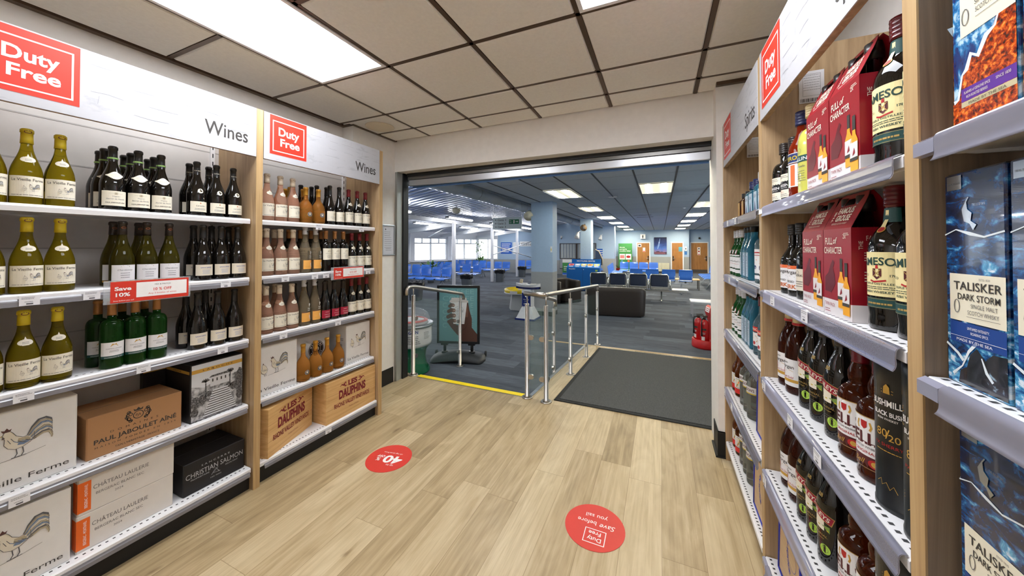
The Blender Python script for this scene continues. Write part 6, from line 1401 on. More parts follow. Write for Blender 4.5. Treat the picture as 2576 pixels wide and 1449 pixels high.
# ---- seats
m_seat = M('blue_plastic', (62, 122, 218), .35, coat=.3); m_grey_leg = M('grey_metal_leg', (170, 176, 184), .4, .6); m_navy = M('navy_vinyl', (28, 38, 58), .4)
def shell(w, x0, z0, pts, mat, th=.012):
    """curved plastic panel: profile in x,z, slightly dished over y"""
    mb = MB(); ny = 6; vs = []
    for side in (0, 1):
        for i, (x, z) in enumerate(pts):
            for j in range(ny + 1):
                t = j / ny * 2 - 1; ww = w / 2 * (1 - .06 * (1 if i in (0, len(pts) - 1) else 0))
                vs.append((x0 + x - .03 * (t * t) * -1 * (-1 if side else -1) * 0 + .025 * t * t - side * th, t * ww, z0 + z - side * th * .3))
    n = len(pts); m = ny + 1; N = n * m
    fs = [(i * m + j, i * m + j + 1, (i + 1) * m + j + 1, (i + 1) * m + j) for i in range(n - 1) for j in range(ny)]
    fs += [tuple(N + q for q in f)[::-1] for f in fs]
    per = [j for j in range(m)] + [i * m + ny for i in range(1, n)] + [(n - 1) * m + j for j in range(ny - 1, -1, -1)] + [i * m for i in range(n - 2, 0, -1)]
    fs += [(per[(k + 1) % len(per)], per[k], N + per[k], N + per[(k + 1) % len(per)]) for k in range(len(per))]
    return mb.add(vs, fs, mat, False)
BK = [(0, .50), (-.025, .58), (-.035, .68), (-.05, .78), (-.075, .85)]
def seatmesh():
    mb = MB(); ny = 4; prof = [(-.02, .46), (.05, .445), (.2, .435), (.36, .44), (.42, .43), (.44, .405)]
    vs = []
    for s_ in (0, 1):
        for (x, z) in prof:
            for j in range(ny + 1): t = j / ny * 2 - 1; vs.append((x, t * .215 * (1 - (.08 if x > .4 else 0)), z + .012 * t * t - s_ * .014))
    n = len(prof); m = ny + 1; N = n * m
    fs = [(i * m + j, (i + 1) * m + j, (i + 1) * m + j + 1, i * m + j + 1) for i in range(n - 1) for j in range(ny)]; fs += [tuple(N + q for q in f)[::-1] for f in fs]
    per = [j for j in range(m)] + [i * m + ny for i in range(1, n)] + [(n - 1) * m + j for j in range(ny - 1, -1, -1)] + [i * m for i in range(n - 2, 0, -1)]
    fs += [(per[k], per[(k + 1) % len(per)], N + per[(k + 1) % len(per)], N + per[k]) for k in range(len(per))]
    return mb.add(vs, fs, m_seat)
_sm = seatmesh(); _bm = shell(.43, 0, 0, BK, m_seat)
SEATME = BACKME = SUPME = None
def beamrow(n, sp, x, y, rz, label, group='rows of blue beam seats', table=False):
    global SEATME, BACKME, SUPME
    r = empty('beam_seating', (x, y, ZH), rz); L = (n - 1) * sp
    mb = MB(); mb.box(.12, -L / 2 - .1, .33, .18, L / 2 + .1, .37, m_grey_leg); mb.build('beam', r)
    for i in range(n):
        yy = -L / 2 + i * sp
        for nm, src in (('seat', _sm), ('backrest', _bm)):
            key = 'SM_' + nm
            if key not in PROTO: PROTO[key] = src.build(nm, r, loc=(0, yy, 0))
            else: c = PROTO[key].copy(); COL.objects.link(c); c.parent = r; c.location = (0, yy, 0)
        key = 'SM_sup'
        if key not in PROTO:
            m2 = MB()
            for s_ in (-.19, .19): m2.tube([(.34, s_, .42), (.06, s_, .40), (-.02, s_, .46), (-.035, s_ * 1.04, .62)], .009, m_grey_leg, 6)
            m2.box(.11, -.03, .37, .19, .03, .425, m_dark); PROTO[key] = m2.build('back_support', r, loc=(0, yy, 0))
        else: c = PROTO[key].copy(); COL.objects.link(c); c.parent = r; c.location = (0, yy, 0)
    for yy in ((-L / 2 + .25 * sp, L / 2 - .25 * sp) if n > 1 else (0,)):
        mb = MB(); mb.tube([(.38, yy, .01), (.17, yy, .34), (.13, yy, .34), (-.08, yy, .01)], .018, m_grey_leg, 6); mb.build('leg', r)
    tag(r, label, 'seating', group); return r
F = -pi / 2
beamrow(4, .47, -8.22, 10.95, F, 'row of four blue seats nearest behind the hand rail')
beamrow(3, .50, -10.0, 12.2, F, 'row of blue seats at the far left, by the leafy plant')
beamrow(4, .56, -8.45, 13.5, F, 'row of four blue seats in front of the third post')
beamrow(3, .48, -10.6, 14.9, F, 'row of three blue seats under the bright windows')
beamrow(5, .48, -10.4, 17.4, F, 'farthest left row of blue seats, under the windows')
beamrow(4, .47, -8.15, 16.3, F, 'row of blue seats between the third and fourth posts')
beamrow(4, .50, -6.75, 18.6, F, 'row of blue seats against the gate wall')
beamrow(7, .56, -2.02, 15.9, radians(4), 'long side-on row of blue seats beside the columns')
beamrow(4, .47, -1.02, 18.6, F, 'row of four blue seats in front of the radiator')
beamrow(4, .535, 0.0, 13.15, -F, 'row of four blue seats seen from behind')
beamrow(5, .54, 1.98, 15.9, pi, 'row of blue seats cut off by the white wall end')
beamrow(3, .50, -3.1, 18.4, 0, 'deep blue seats half hidden behind the recycling unit')
# chrome and navy bench, seen from behind
r = empty('padded_bench', (-.90, 11.2, ZH)); m_chr = M('polished_aluminium', (214, 214, 206), .2, .9)
for i in range(4):
    x = -.93 + i * .60
    mb = MB(); mb.bev(x - .235, -.028, .44, x + .235, .012, .78, .03, m_navy); mb.build('back_pad', r)
    mb = MB(); mb.tube([(x - .25, -.01, .36), (x - .25, -.02, .76), (x - .22, -.02, .80), (x + .22, -.02, .80), (x + .25, -.02, .76), (x + .25, -.01, .36), (x - .25, -.01, .36)], .018, m_chr, 8); mb.box(x - .24, -.02, .36, x + .24, .0, .43, m_chr); mb.build('back_frame', r)
    mb = MB(); mb.bev(x - .24, .02, .34, x + .24, .46, .385, .04, m_navy); mb.build('seat', r)
    mb = MB(); mb.tube([(x + .30, -.02, .36), (x + .30, -.03, .58), (x + .30, .05, .62), (x + .30, .36, .61), (x + .30, .40, .56)], .02, m_chr, 8); mb.build('armrest', r)
mb = MB(); mb.box(-1.25, .15, .27, 1.62, .23, .33, m_chr); mb.build('beam', r)
mb = MB(); mb.bev(1.22, .0, .335, 1.66, .44, .36, .03, m_white); mb.build('side_table', r)
for x in (-.62, .93):
    mb = MB(); mb.tube([(x, -.14, .02), (x, .1, .06), (x, .17, .28), (x, .21, .28), (x, .3, .06), (x, .5, .02)], .022, m_chr, 8); mb.build('leg', r)
tag(r, 'chrome bench with four navy back pads and a side table', 'bench')
# tub sofas
m_lea = M('dark_brown_leather', (44, 38, 35), .45, nz=.05, nscale=30)
def tub(w, d, h, loc, rz, label):
    r = empty('tub_sofa', loc, rz)
    mb = MB(); n = 28; path = []
    for i in range(n + 1):
        t = i / n; a = -pi * .5 + (t - .5) * pi * 1.12
        ex = .42; c, s_ = cos(a), sin(a)
        px_ = w / 2 * (abs(c) ** ex) * (1 if c > 0 else -1); py_ = d / 2 * (abs(s_) ** ex) * (1 if s_ > 0 else -1)
        path.append((px_, py_, t))
    vs = []; rows = [(0, .96, .03), (0, .985, .06), (0, 1.0, .2), (0, 1.015, .5), (0, 1.03, .85), (0, 1.025, .96), (0, .99, 1.0), (1, 1.0, 1.0), (1, 1.0, .93), (1, 1.0, .3)]
    for (inner, sc, hz) in rows:
        for (px_, py_, t) in path:
            hh = h * (1 - .10 * (abs(t - .5) * 2) ** 2)
            k = sc if not inner else 1 - .24 / w * 2 * .55
            vs.append((px_ * k, py_ * (sc if not inner else 1 - .24 / d * 2 * .5), hh * hz))
    m = n + 1; fs = [(i * m + j, i * m + j + 1, (i + 1) * m + j + 1, (i + 1) * m + j) for i in range(len(rows) - 1) for j in range(n)]
    fs += [tuple(i * m for i in range(len(rows))), tuple(i * m + n for i in range(len(rows)))[::-1]]
    mb.add(vs, fs, m_lea, True); mb.build('curved_back', r)
    mb = MB(); mb.bev(-w / 2 + .13, -d / 2 + .14, .05, w / 2 - .13, d / 2 - .02, .38, .05, m_lea); mb.build('seat_cushion', r)
    mb = MB(); mb.box(-w / 2 + .1, -d / 2 + .08, 0, w / 2 - .1, d / 2 - .06, .04, m_black); mb.build('base', r)
    tag(r, label, 'sofa', 'dark tub sofas')
tub(1.36, .66, .68, (-1.02, 8.62, ZH), radians(7), 'dark leather tub sofa seen from behind, beside the glass rail')
tub(.95, .70, .68, (-2.60, 10.0, ZH), radians(-115), 'dark tub chair half hidden behind the nearest column')
# tables
m_ttop = noisemat('beech_table_top', [(0.3, (190, 148, 96)), (0.7, (208, 168, 116))], 4, 4, .5, .5, (1, 8, 1))
def table(name, w, d, h, loc, mat, lm, label, leg=.015):
    r = empty(name, loc); mb = MB(); mb.bev(-w / 2, -d / 2, h - .03, w / 2, d / 2, h, .01, mat); mb.build('table_top', r)
    for sx in (-1, 1):
        for sy in (-1, 1): mb = MB(); x, y = sx * (w / 2 - .04), sy * (d / 2 - .04); mb.box(x - leg, y - leg, 0, x + leg, y + leg, h - .03, lm); mb.build('leg', r)
    tag(r, label, 'table')
table('coffee_table', 1.30, .55, .40, (.72, 14.8, ZH), m_ttop, m_dark, 'beech coffee table between the two rows of blue seats')
table('coffee_table', 1.1, .5, .42, (-.7, 16.2, ZH), m_ttop, m_dark, 'second beech table glimpsed behind the blue seats')
table('side_table', .80, .42, .37, (1.05, 9.2, ZH), m_white, m_alu, 'white low table beside the red extinguisher stand')
# bins with black liners
m_bin = M('grey_bin_plastic', (112, 118, 126), .6); m_bag2 = M('black_bin_liner', (20, 20, 23), .3)
def bin_(k=0):
    r = empty('waste_bin'); mb = MB(); mb.lathe([(.15, 0), (.16, .01), (.20, .52), (.205, .53), (.19, .53), (.15, .03)], m_bin, seg=24, sup=5); mb.build('bin_body', r)
    rnd = random.Random(4); vs = []; n = 26; rows = [(.212, .40), (.222, .47), (.225, .545), (.20, .565), (.17, .50)]
    for (rr, z) in rows:
        for i in range(n): a = 2 * pi * i / n; k_ = rr + rnd.uniform(-.012, .014); c, s_ = cos(a), sin(a); q = 1 / (abs(c) ** 5 + abs(s_) ** 5) ** .2; vs.append((k_ * q * c, k_ * q * s_, z + rnd.uniform(-.02, .02)))
    mb = MB(); mb.add(vs, [(j * n + i, j * n + (i + 1) % n, (j + 1) * n + (i + 1) % n, (j + 1) * n + i) for j in range(len(rows) - 1) for i in range(n)], m_bag2); mb.build('bin_liner', r); r['category'] = 'bin'; return r
for (x, y, t) in ((-6.92, 8.45, 'by the nearest post at the left jamb'), (-6.95, 11.5, 'beside the second post'), (-6.92, 14.45, 'beside the third post'), (-6.90, 17.2, 'beside the farthest post')):
    place('bin', bin_, (x, y, ZH), .2, 'grey waste bin with black liner ' + t, 'grey waste bins', 'bin')
# plants by the windows
def plant(x, y, z, hgt, spread, label, n, trail=False, pot=True, seed=1):
    r = empty('potted_plant', (x, y, z)); rnd = random.Random(seed)
    if pot: mb = MB(); mb.lathe([(.14, 0), (.19, .42), (.20, .44), (.17, .44), (.14, .1)], M('grey_planter', (150, 152, 150), .6), seg=16); mb.build('plant_pot', r)
    mb = MB()
    for k in range(n):
        a = rnd.uniform(0, 6.28); s_ = rnd.uniform(.3, 1) * spread
        if trail: z0 = rnd.uniform(.1, hgt); cx, cy_ = rnd.uniform(-.08, .08), rnd.uniform(-.08, .08)
        else: z0 = .44; cx = cy_ = 0
        p0 = V3(cx, cy_, z0); p1 = V3(cx + s_ * .5 * cos(a), cy_ + s_ * .5 * sin(a), z0 + (rnd.uniform(-.05, .1) if trail else hgt * rnd.uniform(.3, .6))); p2 = V3(cx + s_ * cos(a), cy_ + s_ * sin(a), z0 + (rnd.uniform(-.2, .02) if trail else hgt * rnd.uniform(.3, .9)))
        mb.tube([p0, p1, p2], [.006, .006, .004], m_leaf, 4)
        q = Vector((-sin(a), cos(a), 0)) * (.05 if trail else .085); d = (p2 - p1).normalized() * (.09 if trail else .16)
        mb.add([p2 - d * .3, p2 + d * .4 + q, p2 + d * 1.4, p2 + d * .4 - q], [(0, 1, 2, 3)], m_leafp if k % 2 else m_leaf)
    if trail: mb.tube([(0, 0, 0), (.03, 0, hgt * .5), (0, 0, hgt)], .012, m_leaf, 5)
    mb.build('foliage', r); tag(r, label, 'plant')
m_leafp = M('fresh_leaf', (118, 160, 84), .5)
plant(-9.6, 12.75, ZH, .45, .42, 'broad-leaved pot plant behind the left blue seats', 26, seed=3)
plant(-10.7, 19.3, .25, 1.62, .30, 'tall trailing green plant beside the end window', 60, True, False, 5)
plant(-10.2, 18.6, ZH, .5, .30, 'spiky plant in a pot under the trailing plant', 22, seed=9)
# recycling unit
r = empty('recycling_unit', (-2.635, 12.6, ZH)); m_rb = M('recycling_blue', (16, 98, 178), .4); mb = MB(); mb.bev(-.615, 0, .03, .615, .36, .87, .01, m_rb, seg=1); mb.prism([(0, .87), (.30, 1.03), (.36, 1.03), (.36, .87)], 0, -.60, .60, m_rb); mb.box(-.48, .30, 1.03, .60, .36, 1.17, m_rb); 
f = pf((0, -.0, 0), (1, 0, 0), (0, 0, 1)); mb.decal(T('Recycling', -.40, .80, .04, w=.24, bold=.02), f, i_white, 2); mb.decal(rect(-.004, .06, .004, .84), f, l_navy, 1); mb.decal(ell(.03, .80, .014), f, i_white, 2); mb.decal(rect(.46, .74, .54, .80), f, l_lime, 2)
f2 = pf((0, .30, 0), (1, 0, 0), (0, 0, 1)); mb.decal(T('RECYCLING CENTRE', .06, 1.075, .055, w=.68, bold=.02), f2, i_white, 2); mb.build('cabinet', r)
v = V3(0, .30, .16); f3 = pf((0, 0, .87), (1, 0, 0), v)
for k, c in enumerate((M('salmon_panel', (220, 120, 120), .5), M('grey_panel', (170, 186, 206), .5), M('amber_panel', (236, 186, 80), .5), M('orange_panel', (232, 160, 60), .5), c_yel)):
    x = -.46 + k * .235; mb = MB(); mb.decal(rect(x - .1, .14, x + .1, .27), f3, c, 2); mb.decal(ell(x, .20, .06, .03), f3, [i_red, l_white, l_bl, l_rr, l_white][k], 4); mb.decal(rect(x - .07, .06, x + .08, .095), f3, m_cgrey, 2); mb.build('slot_panel', r)
tag(r, 'blue recycling centre cabinet with five coloured slots', 'recycling bin')
mb = MB(); mb.tube([(0, 0, 0), (0, 0, .95)], .015, m_alu, 8); mb.cyl(0, 0, 0, .02, .16, m_alu, 20); mb.prism([(-.14, .9), (.14, .9), (.14, 1.12), (.0, 1.45), (-.14, 1.52)], 1, -.02, .02, M('dark_navy_panel', (36, 50, 74), .4)); mb.tube([(.14, -.02, .9), (.15, -.02, 1.14), (0, -.02, 1.47), (-.14, -.02, 1.54)], .014, c_bcork, 6)
tag(mb.build('information_stand', loc=(-2.27, 14.0, ZH)), 'dark slanted information stand behind the recycling cabinet', 'stand')

# ---- collecting boxes
r = empty('collection_dome', (-3.035, 3.62, ZH)); m_rg = M('green_fibreglass', (12, 104, 66), .25, coat=.6); mb = MB()
mb.lathe([(.24, 0), (.245, .02), (.20, .10), (.185, .2), (.20, .29), (.24, .345), (.262, .36)], m_rg, seg=36); mb.build('pedestal', r)
mb = MB(); mb.lathe([(.262, .36), (.268, .40), (.262, .58), (.250, .60)], m_white, seg=36); f = bframe([(.262, .36), (.268, .40), (.262, .6)], .265, radians(-45)); mb.decal(T('GMN', .0, .54, .038, w=.12, bold=.03), f, i_blue, 1); mb.decal(scribble(-.07, .50, .16, .022, 5, .35, 3), f, m_ink, 1); mb.decal(scribble(.14, .54, .1, .016, 6, .3, 5), f, m_ink, 1); mb.build('label_drum', r)
mb = MB(); mb.lathe([(.25, .60), (.287, .61), (.292, .622), (.287, .632), (.25, .635)], m_alu, seg=36); mb.build('rim', r)
mb = MB(); mb.lathe([(.243, .636), (.238, .70), (.205, .77), (.14, .81), (.05, .828), (.001, .83)], M('clear_dome', (225, 232, 240), .02, alpha=.18, spec=.9), seg=32, cap0=False, cap1=False); mb.build('dome', r)
mb = MB(); mb.lathe([(.22, .637), (.2, .66), (.06, .70), (.001, .71)], m_white, seg=24); mb.lathe([(.215, .668), (.18, .685), (.17, .67)], M('lifeboat_red', (214, 74, 60), .4), seg=24, cap0=False, cap1=False); mb.build('display', r)
tag(r, 'green and white charity collection drum with clear dome by the left jamb', 'collection box')
r = empty('coin_spinner', (-3.42, 8.35, ZH)); m_sy = M('spinner_yellow', (244, 212, 24), .25, coat=.5); mb = MB(); mb.lathe([(.30, 0), (.24, .42), (.20, .43)], M('grey_plinth', (178, 178, 176), .5), seg=6, smooth=False); mb.build('pedestal', r)
mb = MB(); mb.lathe([(.10, .40), (.34, .44), (.40, .45), (.405, .53), (.385, .54), (.36, .52), (.2, .47), (.05, .40)], m_sy, seg=40, cap1=False); mb.lathe([(.38, .425), (.41, .43), (.412, .445), (.38, .45)], m_white, seg=40); mb.build('funnel', r)
mb = MB(); mb.prism([(-.05, .46), (.10, .46), (.10, .50), (.06, .55), (.09, .78), (.03, .79), (-.01, .56)], 1, -.04, .04, M('bone_plastic', (214, 206, 190), .5)); mb.build('coin_chute', r); mb = MB(); mb.box(-.10, -.412, .43, .10, -.40, .51, m_cgrey); mb.build('notice_plate', r)
tag(r, 'yellow coin spinner dish on a grey pedestal', 'collection box')
r = empty('lifeboat_box', (-2.78, 7.3, ZH)); m_lb = M('lifeboat_navy', (28, 44, 120), .35); mb = MB(); mb.lathe([(.32, 0), (.31, .02), (.18, .24), (.155, .28), (.155, .66)], m_white, seg=4, smooth=False, T=Matrix.Rotation(pi / 4, 4, 'Z')); mb.lathe([(.328, 0), (.325, .035)], m_lb, seg=4, smooth=False, T=Matrix.Rotation(pi / 4, 4, 'Z')); mb.build('pillar', r)
mb = MB(); mb.box(-.10, -.125, .30, .10, -.112, .60, m_lb); f = pf((0, -.125, 0), (1, 0, 0), (0, 0, 1)); mb.decal(merge(ell(0, .53, .028), T('Help save', 0, .44, .025, w=.13), T('lives', 0, .40, .022, w=.07), scribble(-.07, .36, .14, .02, 2, .4, 4, 'c')), f, i_white, 2); mb.build('notice_plate', r)
mb = MB(); st = []
for i in range(13):
    t = i / 12 * 2 - 1; hwid = .11 * (1 - abs(t) ** 2.6); st.append((t * .30, hwid, .035 * t * t))
vs = []
for (x, w, s_) in st: vs += [(x, 0, .665 + .6 * s_), (x, -w * .8, .72 + s_ * .5), (x, -w, .775 + s_), (x, w, .775 + s_), (x, w * .8, .72 + s_ * .5)]
n = len(st); fs = [(i * 5 + j, (i + 1) * 5 + j, (i + 1) * 5 + (j + 1) % 5, i * 5 + (j + 1) % 5) for i in range(n - 1) for j in range(5)]
mb.add(vs, fs, m_white); mb.v = mb.v
lo = MB(); lo.add([(x, y * 1.02, z - .001) for x, y, z in vs], [f_ for k, f_ in enumerate(fs) if k % 5 in (0, 4)], m_lb); lo.build('hull', r); mb.build('boat', r)
mb = MB(); mb.bev(-.14, -.05, .76, -.02, .05, .81, .01, m_white); mb.bev(.06, -.04, .77, .2, .04, .80, .01, m_cgrey); mb.build('cabin', r)
tag(r, 'white pillar collection box carrying a model lifeboat', 'collection box')

# ---- coffee sign on its sprung base
r = empty('pavement_sign', (-2.70, 4.24, ZH), radians(19)); m_fr = M('black_gloss_frame', (22, 22, 24), .3); m_teal = M('teal_poster', (106, 156, 160), .45); m_tl = M('pale_teal_print', (132, 180, 182), .45)
mb = MB(); w, z0, z1 = .315, .235, 1.078
for q in ((-w, z0, -w + .034, z1), (w - .034, z0, w, z1), (-w + .034, z0, w - .034, z0 + .034), (-w + .034, z1 - .034, w - .034, z1)): mb.box(q[0], -.018, q[1], q[2], .018, q[3], m_fr)
mb.build('frame', r, bevel=.004)
mb = MB(); mb.box(-w + .03, -.010, z0 + .03, w - .03, .010, z1 - .03, m_teal); f = pf((0, -.010, 0), (1, 0, 0), (0, 0, 1))
for k in range(6):
    tt = 'COFFEE'; mb.decal(T(tt, .0, .955 - k * .098, .068, w=.46), f, m_tl, .3) if k < 2 else mb.decal(T('C', -.2, .955 - k * .098, .068), f, m_tl, .3)
    if k >= 2: mb.decal(T('E', .2, .955 - k * .098, .068), f, m_tl, .3)
sk = M('brown_skin_print', (88, 58, 48), .5); sk2 = M('light_skin_print', (122, 84, 68), .5); skd = M('shadow_skin_print', (74, 48, 40), .5)
mb.decal(poly([(.06, .258), (.285, .258), (.285, .37), (.20, .47), (.20, .60), (.165, .72), (.145, .84), (.115, .80), (.11, .68), (.06, .56), (-.01, .50), (-.12, .56), (-.145, .52), (-.10, .46), (-.02, .37), (.04, .32)]), f, sk, .8)
cup = [(-.07, .52), (.09, .52), (.13, .83), (-.11, .83)]
mb.decal(poly(cup), f, m_wp, 1.4); mb.decal(poly([(-.13, .83), (.15, .83), (.145, .86), (.125, .865), (.12, .90), (-.10, .90), (-.105, .865), (-.125, .86)]), f, m_cgrey, 1.8)
for k in range(3): mb.decal(rect(-.068, .535 + k * .012, .092, .539 + k * .012), f, m_cgrey, 1.8)
mb.decal(stroke([(.01 + .075 * cos(a / 10 * pi), .70 + .075 * sin(a / 10 * pi)) for a in range(11)], .002), f, m_ink, 1.8); mb.decal(T('COFFEE', .01, .69, .034, w=.13), f, m_lgrey, 1.8); mb.decal(T('Fresh', .01, .735, .014), f, m_lgrey, 1.8); mb.decal(T('& the Shop', .01, .66, .012), f, m_lgrey, 1.8)
for k, (x0, y0, x1, y1, wd) in enumerate(((-.125, .775, -.080, .79, .058), (-.140, .70, -.070, .715, .062), (-.150, .62, -.065, .64, .064), (-.140, .55, -.055, .565, .056))):
    mb.decal(stroke([(x0, y0), ((x0 + x1) / 2, (y0 + y1) / 2 + .012), (x1, y1)], [wd * .8, wd, wd * .9]), f, sk, 2.2 + k * .1); mb.decal(ell(x0, y0, wd * .42), f, sk, 2.2 + k * .1); mb.decal(ell(x1 + .004, y1, wd * .45), f, sk2, 2.3 + k * .1); mb.decal(ell(x1 + .012, y1, wd * .26, wd * .2), f, M('nail_print', (190, 150, 134), .4), 2.9)
mb.decal(stroke([(.115, .62), (.125, .72), (.12, .79)], [.05, .045, .03]), f, sk2, 1.0); mb.decal(stroke([(.0, .40), (.10, .45), (.15, .54)], [.006, .012, .004]), f, skd, 1.6)
mb.build('poster', r)
for sx in (-.20, .20):
    mb = MB(); mb.cyl(sx, 0, .12, .235, .022, m_fr, 14); mb.box(sx - .05, -.03, .215, sx + .05, .03, .24, m_fr); mb.cyl(sx, 0, .10, .13, .045, m_fr, 16); mb.build('spring_post', r)
m_base = M('charcoal_moulded_base', (36, 37, 40), .5); mb = MB(); out = []
for i in range(33):
    t = i / 32; x = (t * 2 - 1) * .40; k = abs(t * 2 - 1)
    y0 = -.17; wdt = .22 + .05 * k
    hgt = .05 + .085 * (1 - k ** 1.6)
    end = max(.02, sqrt(max(0, 1 - max(0, (k - .8) / .2) ** 2)))
    out.append((x, y0, wdt * end, hgt * (.35 + .65 * end)))
vs = []
for (x, y0, wd_, hh) in out:
    yc = y0 + .17
    for (a, b) in ((-1, 0), (-1.03, .3), (-.8, .8), (-.3, 1), (.3, 1), (.8, .8), (1.03, .3), (1, 0)): vs.append((x, yc + a * wd_ * .75, hh * b + .002))
fs = [(i * 8 + j, i * 8 + j + 1, (i + 1) * 8 + j + 1, (i + 1) * 8 + j) for i in range(32) for j in range(7)] + [tuple(range(8))[::-1], tuple(32 * 8 + j for j in range(8))] + [(i * 8, (i + 1) * 8, (i + 1) * 8 + 7, i * 8 + 7) for i in range(32)]
mb.add(vs, fs, m_base, True); mb.build('moulded_base', r)
for sx in (-1, 1): mb = MB(); mb.tube([(sx * .36, .17, .045), (sx * .385, .17, .045)], .04, m_black, 14); mb.build('wheel', r)
tag(r, 'black framed coffee poster sign standing on a charcoal moulded base', 'sign')

# ---- hand rails with glass
def post(r, x, y, zb, zt, clamps=()):
    mb = MB(); mb.lathe([(.052, zb), (.052, zb + .006), (.046, zb + .010)], m_steel, x, y, 28); mb.lathe([(.030, zb + .010), (.030, zb + .02), (.0212, zb + .024), (.0212, zt), (.0195, zt + .004)], m_steel, x, y, 20); mb.cyl(x, y, zt, zt + .085, .0065, m_steel, 10); mb.build('post', r)
def clampm(r, x, y, z, d):
    mb = MB(); a = V3(*d).normalized(); n = Vector((-a.y, a.x, 0)); pts = []
    for s_ in (-.012, .012):
        for k in range(9): t = -pi / 2 + k * pi / 8; pts.append(V3(x, y, z) + a * (.045 + .022 * cos(t)) + V3(0, 0, .022 * sin(t)) + n * s_)
        pts.append(V3(x, y, z) + a * .018 + V3(0, 0, .022) + n * s_); pts.append(V3(x, y, z) + a * .018 + V3(0, 0, -.022) + n * s_)
    m = 11; mb.add(pts, [tuple(range(m)), tuple(range(m, 2 * m))[::-1]] + [(i, m + i, m + (i + 1) % m, (i + 1) % m) for i in range(m)], m_steel); mb.build('glass_clamp', r)
def glassp(r, pts, name='glass_panel', t=.005):
    mb = MB(); P_ = [V3(*p) for p in pts]; n = (P_[1] - P_[0]).cross(P_[3] - P_[0]).normalized() * t
    mb.add([p - n for p in P_] + [p + n for p in P_], [(0, 3, 2, 1), (4, 5, 6, 7), (0, 1, 5, 4), (1, 2, 6, 5), (2, 3, 7, 6), (3, 0, 4, 7)], m_glass); mb.build(name, r)
def bend(pts, r_=.04, n=5):
    out = [V3(*pts[0])]
    for i in range(1, len(pts) - 1):
        p, a, b = V3(*pts[i]), V3(*pts[i - 1]), V3(*pts[i + 1]); u = (a - p).normalized() * r_; w = (b - p).normalized() * r_
        for k in range(n + 1): t = k / n; out.append(p + u * (1 - t) ** 2 + w * t ** 2)
    out.append(V3(*pts[-1])); return out
ra = empty('hand_rail', (-2.54, 3.06, 0)); 
post(ra, 0, 0, 0, .885); post(ra, 0, .97, ZH, .675)
mb = MB(); mb.tube(bend([(0, -.11, .90), (0, -.11, .985), (0, .0, .985), (0, 1.06, .765), (0, 1.06, .69)], .05), .0212, m_steel, 14); mb.build('handrail_tube', ra)
glassp(ra, [(0, .045, .10), (0, .925, -.12), (0, .925, .66), (0, .045, .86)])
for z in (.62, .20): clampm(ra, 0, 0, z, (0, 1, 0)); clampm(ra, 0, .97, z - .21, (0, -1, 0))
tag(ra, 'short steel handrail with glass at the left of the step', 'handrail')
rb = empty('hand_rail', (-.972, 3.02, 0)); PY = [(0, 0), (0, .93), (0, 1.86), (0, 2.80)]
post(rb, -.195, .02, 0, .885)
for (x, y) in PY: post(rb, x, y, rampz(3.02 + y) if y < 2.6 else ZH, .885 + rampz(3.02 + y))
zt = .985
mb = MB(); mb.tube(bend([(-.215, .0, zt), (-.0, .0, zt), (0, 2.84, zt + ZH), (.0, 2.84, zt + ZH - .07)], .03), .0212, m_steel, 14); mb.build('handrail_tube', rb)
mb = MB(); mb.tube(bend([(-.215, .02, zt), (-.215, .10, zt - .01), (-.215, 1.05, zt - .21), (-.215, 1.05, zt - .29)], .04), .0212, m_steel, 14); mb.build('handrail_tube', rb)
post(rb, -.215, .98, ZH, .675)
def rz_(y): return rampz(3.02 + y)
for a, b in ((0, .93), (.93, 1.86), (1.86, 2.80)):
    glassp(rb, [(0, a + .04, .09 + rz_(a)), (0, b - .04, .09 + rz_(b)), (0, b - .04, .855 + rz_(b)), (0, a + .04, .855 + rz_(a))])
    for z in (.60, .19): clampm(rb, 0, a, z + rz_(a), (0, 1, 0)); clampm(rb, 0, b, z + rz_(b), (0, -1, 0))
glassp(rb, [(-.155, .01, .09), (-.04, .01, .09), (-.04, .01, .855), (-.155, .01, .855)])
for z in (.57, .20): clampm(rb, -.195, .02, z, (1, 0, 0)); clampm(rb, 0, 0, z, (-1, 0, 0))
glassp(rb, [(-.215, .07, .06), (-.215, .94, -.12), (-.215, .94, .66), (-.215, .07, .86)])
for z in (.60, .19): clampm(rb, -.215, .98, z - .21, (0, -1, 0))
tag(rb, 'steel and glass handrail along the ramp and step', 'handrail')

# ---- extinguishers on a red stand
m_er = M('extinguisher_red', (190, 26, 30), .25, coat=.5); m_sr = M('stand_red_plastic', (196, 34, 36), .4)
r = empty('extinguisher_stand', (.685, 6.40, ZH)); mb = MB(); mb.lathe([(.20, 0), (.205, .02), (.20, .13), (.185, .14), (.18, .10)], m_sr, seg=32, T=Matrix.Translation((-.01, 0, 0))); mb.build('tray', r)
mb = MB(); mb.prism([(.135, .02), (.135, .52), (.115, .64), (.08, .67), (.045, .64), (.03, .56), (.075, .40), (.085, .13), (.085, .02)], 1, -.06, .16, m_sr, Matrix.Rotation(.2, 4, 'Z')); mb.build('back_board', r); mb = MB(); tn = Matrix.Rotation(.2, 4, 'Z') @ Matrix.Translation((.030, 0, .565)) @ Matrix.Rotation(radians(10), 4, 'Y'); mb.box(-.002, -.04, .0, .001, .13, .08, m_wp, tn); mb.box(-.0035, -.02, .02, -.002, .11, .03, i_red, tn); mb.box(-.0035, -.02, .05, -.002, .11, .06, i_red, tn); mb.build('notice_plate', r)
tag(r, 'red plastic extinguisher stand beside the opening', 'stand')
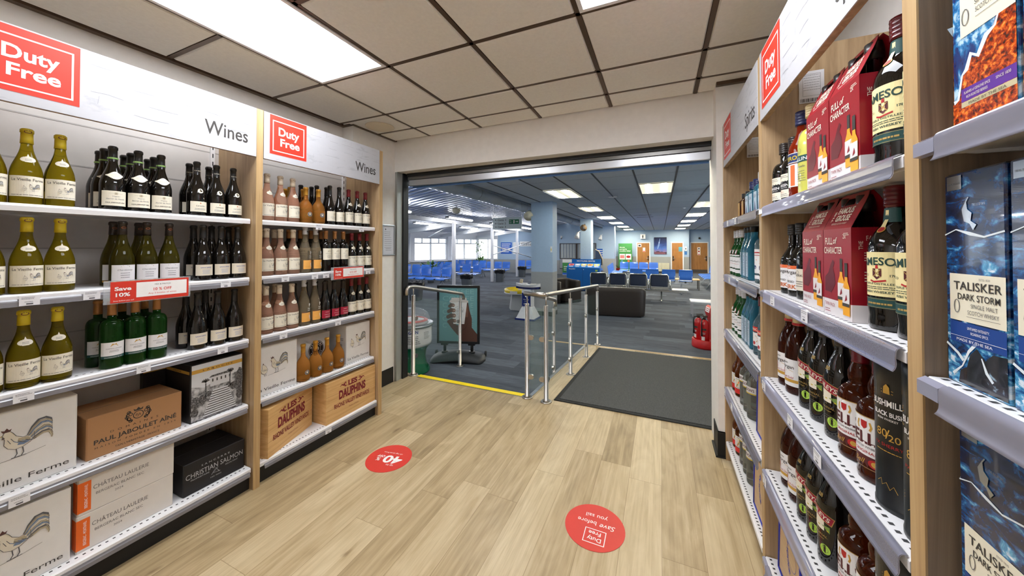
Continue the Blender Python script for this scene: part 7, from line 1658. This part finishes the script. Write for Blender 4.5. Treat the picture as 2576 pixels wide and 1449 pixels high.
def ext():
    r = empty('fire_extinguisher'); mb = MB(); mb.lathe([(.06, 0), (.068, .01), (.068, .27), (.060, .315), (.035, .345), (.018, .355)], m_er, seg=24); mb.build('cylinder', r)
    mb = MB(); f = bframe([(.068, 0), (.068, .4)], .068, radians(15)); lab(mb, f, -.03, .03, .02, .09, m_wp); lab(mb, f, -.04, .19, .04, .22, m_dark); mb.decal(scribble(-.04, .15, .08, .012, 3, .4, 3), f, m_wp); mb.build('label', r)
    mb = MB(); mb.cyl(0, 0, .355, .385, .02, m_dark, 12); mb.box(-.08, -.012, .385, .03, .012, .398, m_dark); mb.box(-.07, -.01, .405, .03, .01, .418, m_dark); mb.lathe([(.02, .0), (.02, .01)], m_alu, 0, 0, 12, T=Matrix.Translation((.0, -.02, .37)) @ Matrix.Rotation(pi / 2, 4, 'X')); mb.build('valve_head', r)
    mb = MB(); mb.tube([(.02, 0, .375), (.07, 0, .37), (.085, 0, .31), (.082, 0, .16), (.08, 0, .10)], [.009, .009, .009, .010, .016], m_black, 8); mb.build('hose', r); r['category'] = 'extinguisher'; return r
place('ext', ext, (.582, 6.46, ZH + .105), radians(200), 'red fire extinguisher at the back of the stand', 'fire extinguishers', 'extinguisher')
place('ext', ext, (.652, 6.315, ZH + .105), radians(235), 'red fire extinguisher with white label at the front of the stand', 'fire extinguishers', 'extinguisher')
# sea and sky beyond the windows
mb = MB(); mb.box(-200, -120, -3.2, -16, 160, -3.0, M('pale_sea', (190, 208, 216), .3)); struct(mb.build('ground_sea'), 'pale water beyond the windows')

mb = MB(); m_lob = M('lobby_blind', (176, 174, 176), .7); mb.box(-8.2, 22.4, ZH, -2.9, 22.5, 2.6, m_lob)
for k in range(26): mb.box(-8.1 + k * .2, 22.385, .7, -8.02 + k * .2, 22.4, 1.8, M('blind_slat', (226, 222, 212), .6))
struct(mb.build('wall_lobby'), 'blinds of the lobby behind the gate wall window')
mb = MB(); mb.box(-8.2, 20.11, 2.6, -2.9, 22.5, 2.7, m_hceil); struct(mb.build('ceiling_lobby')); mb = MB(); mb.box(-8.2, 20.11, ZH - .01, -2.9, 22.5, ZH, m_carpet); struct(mb.build('floor_lobby'))
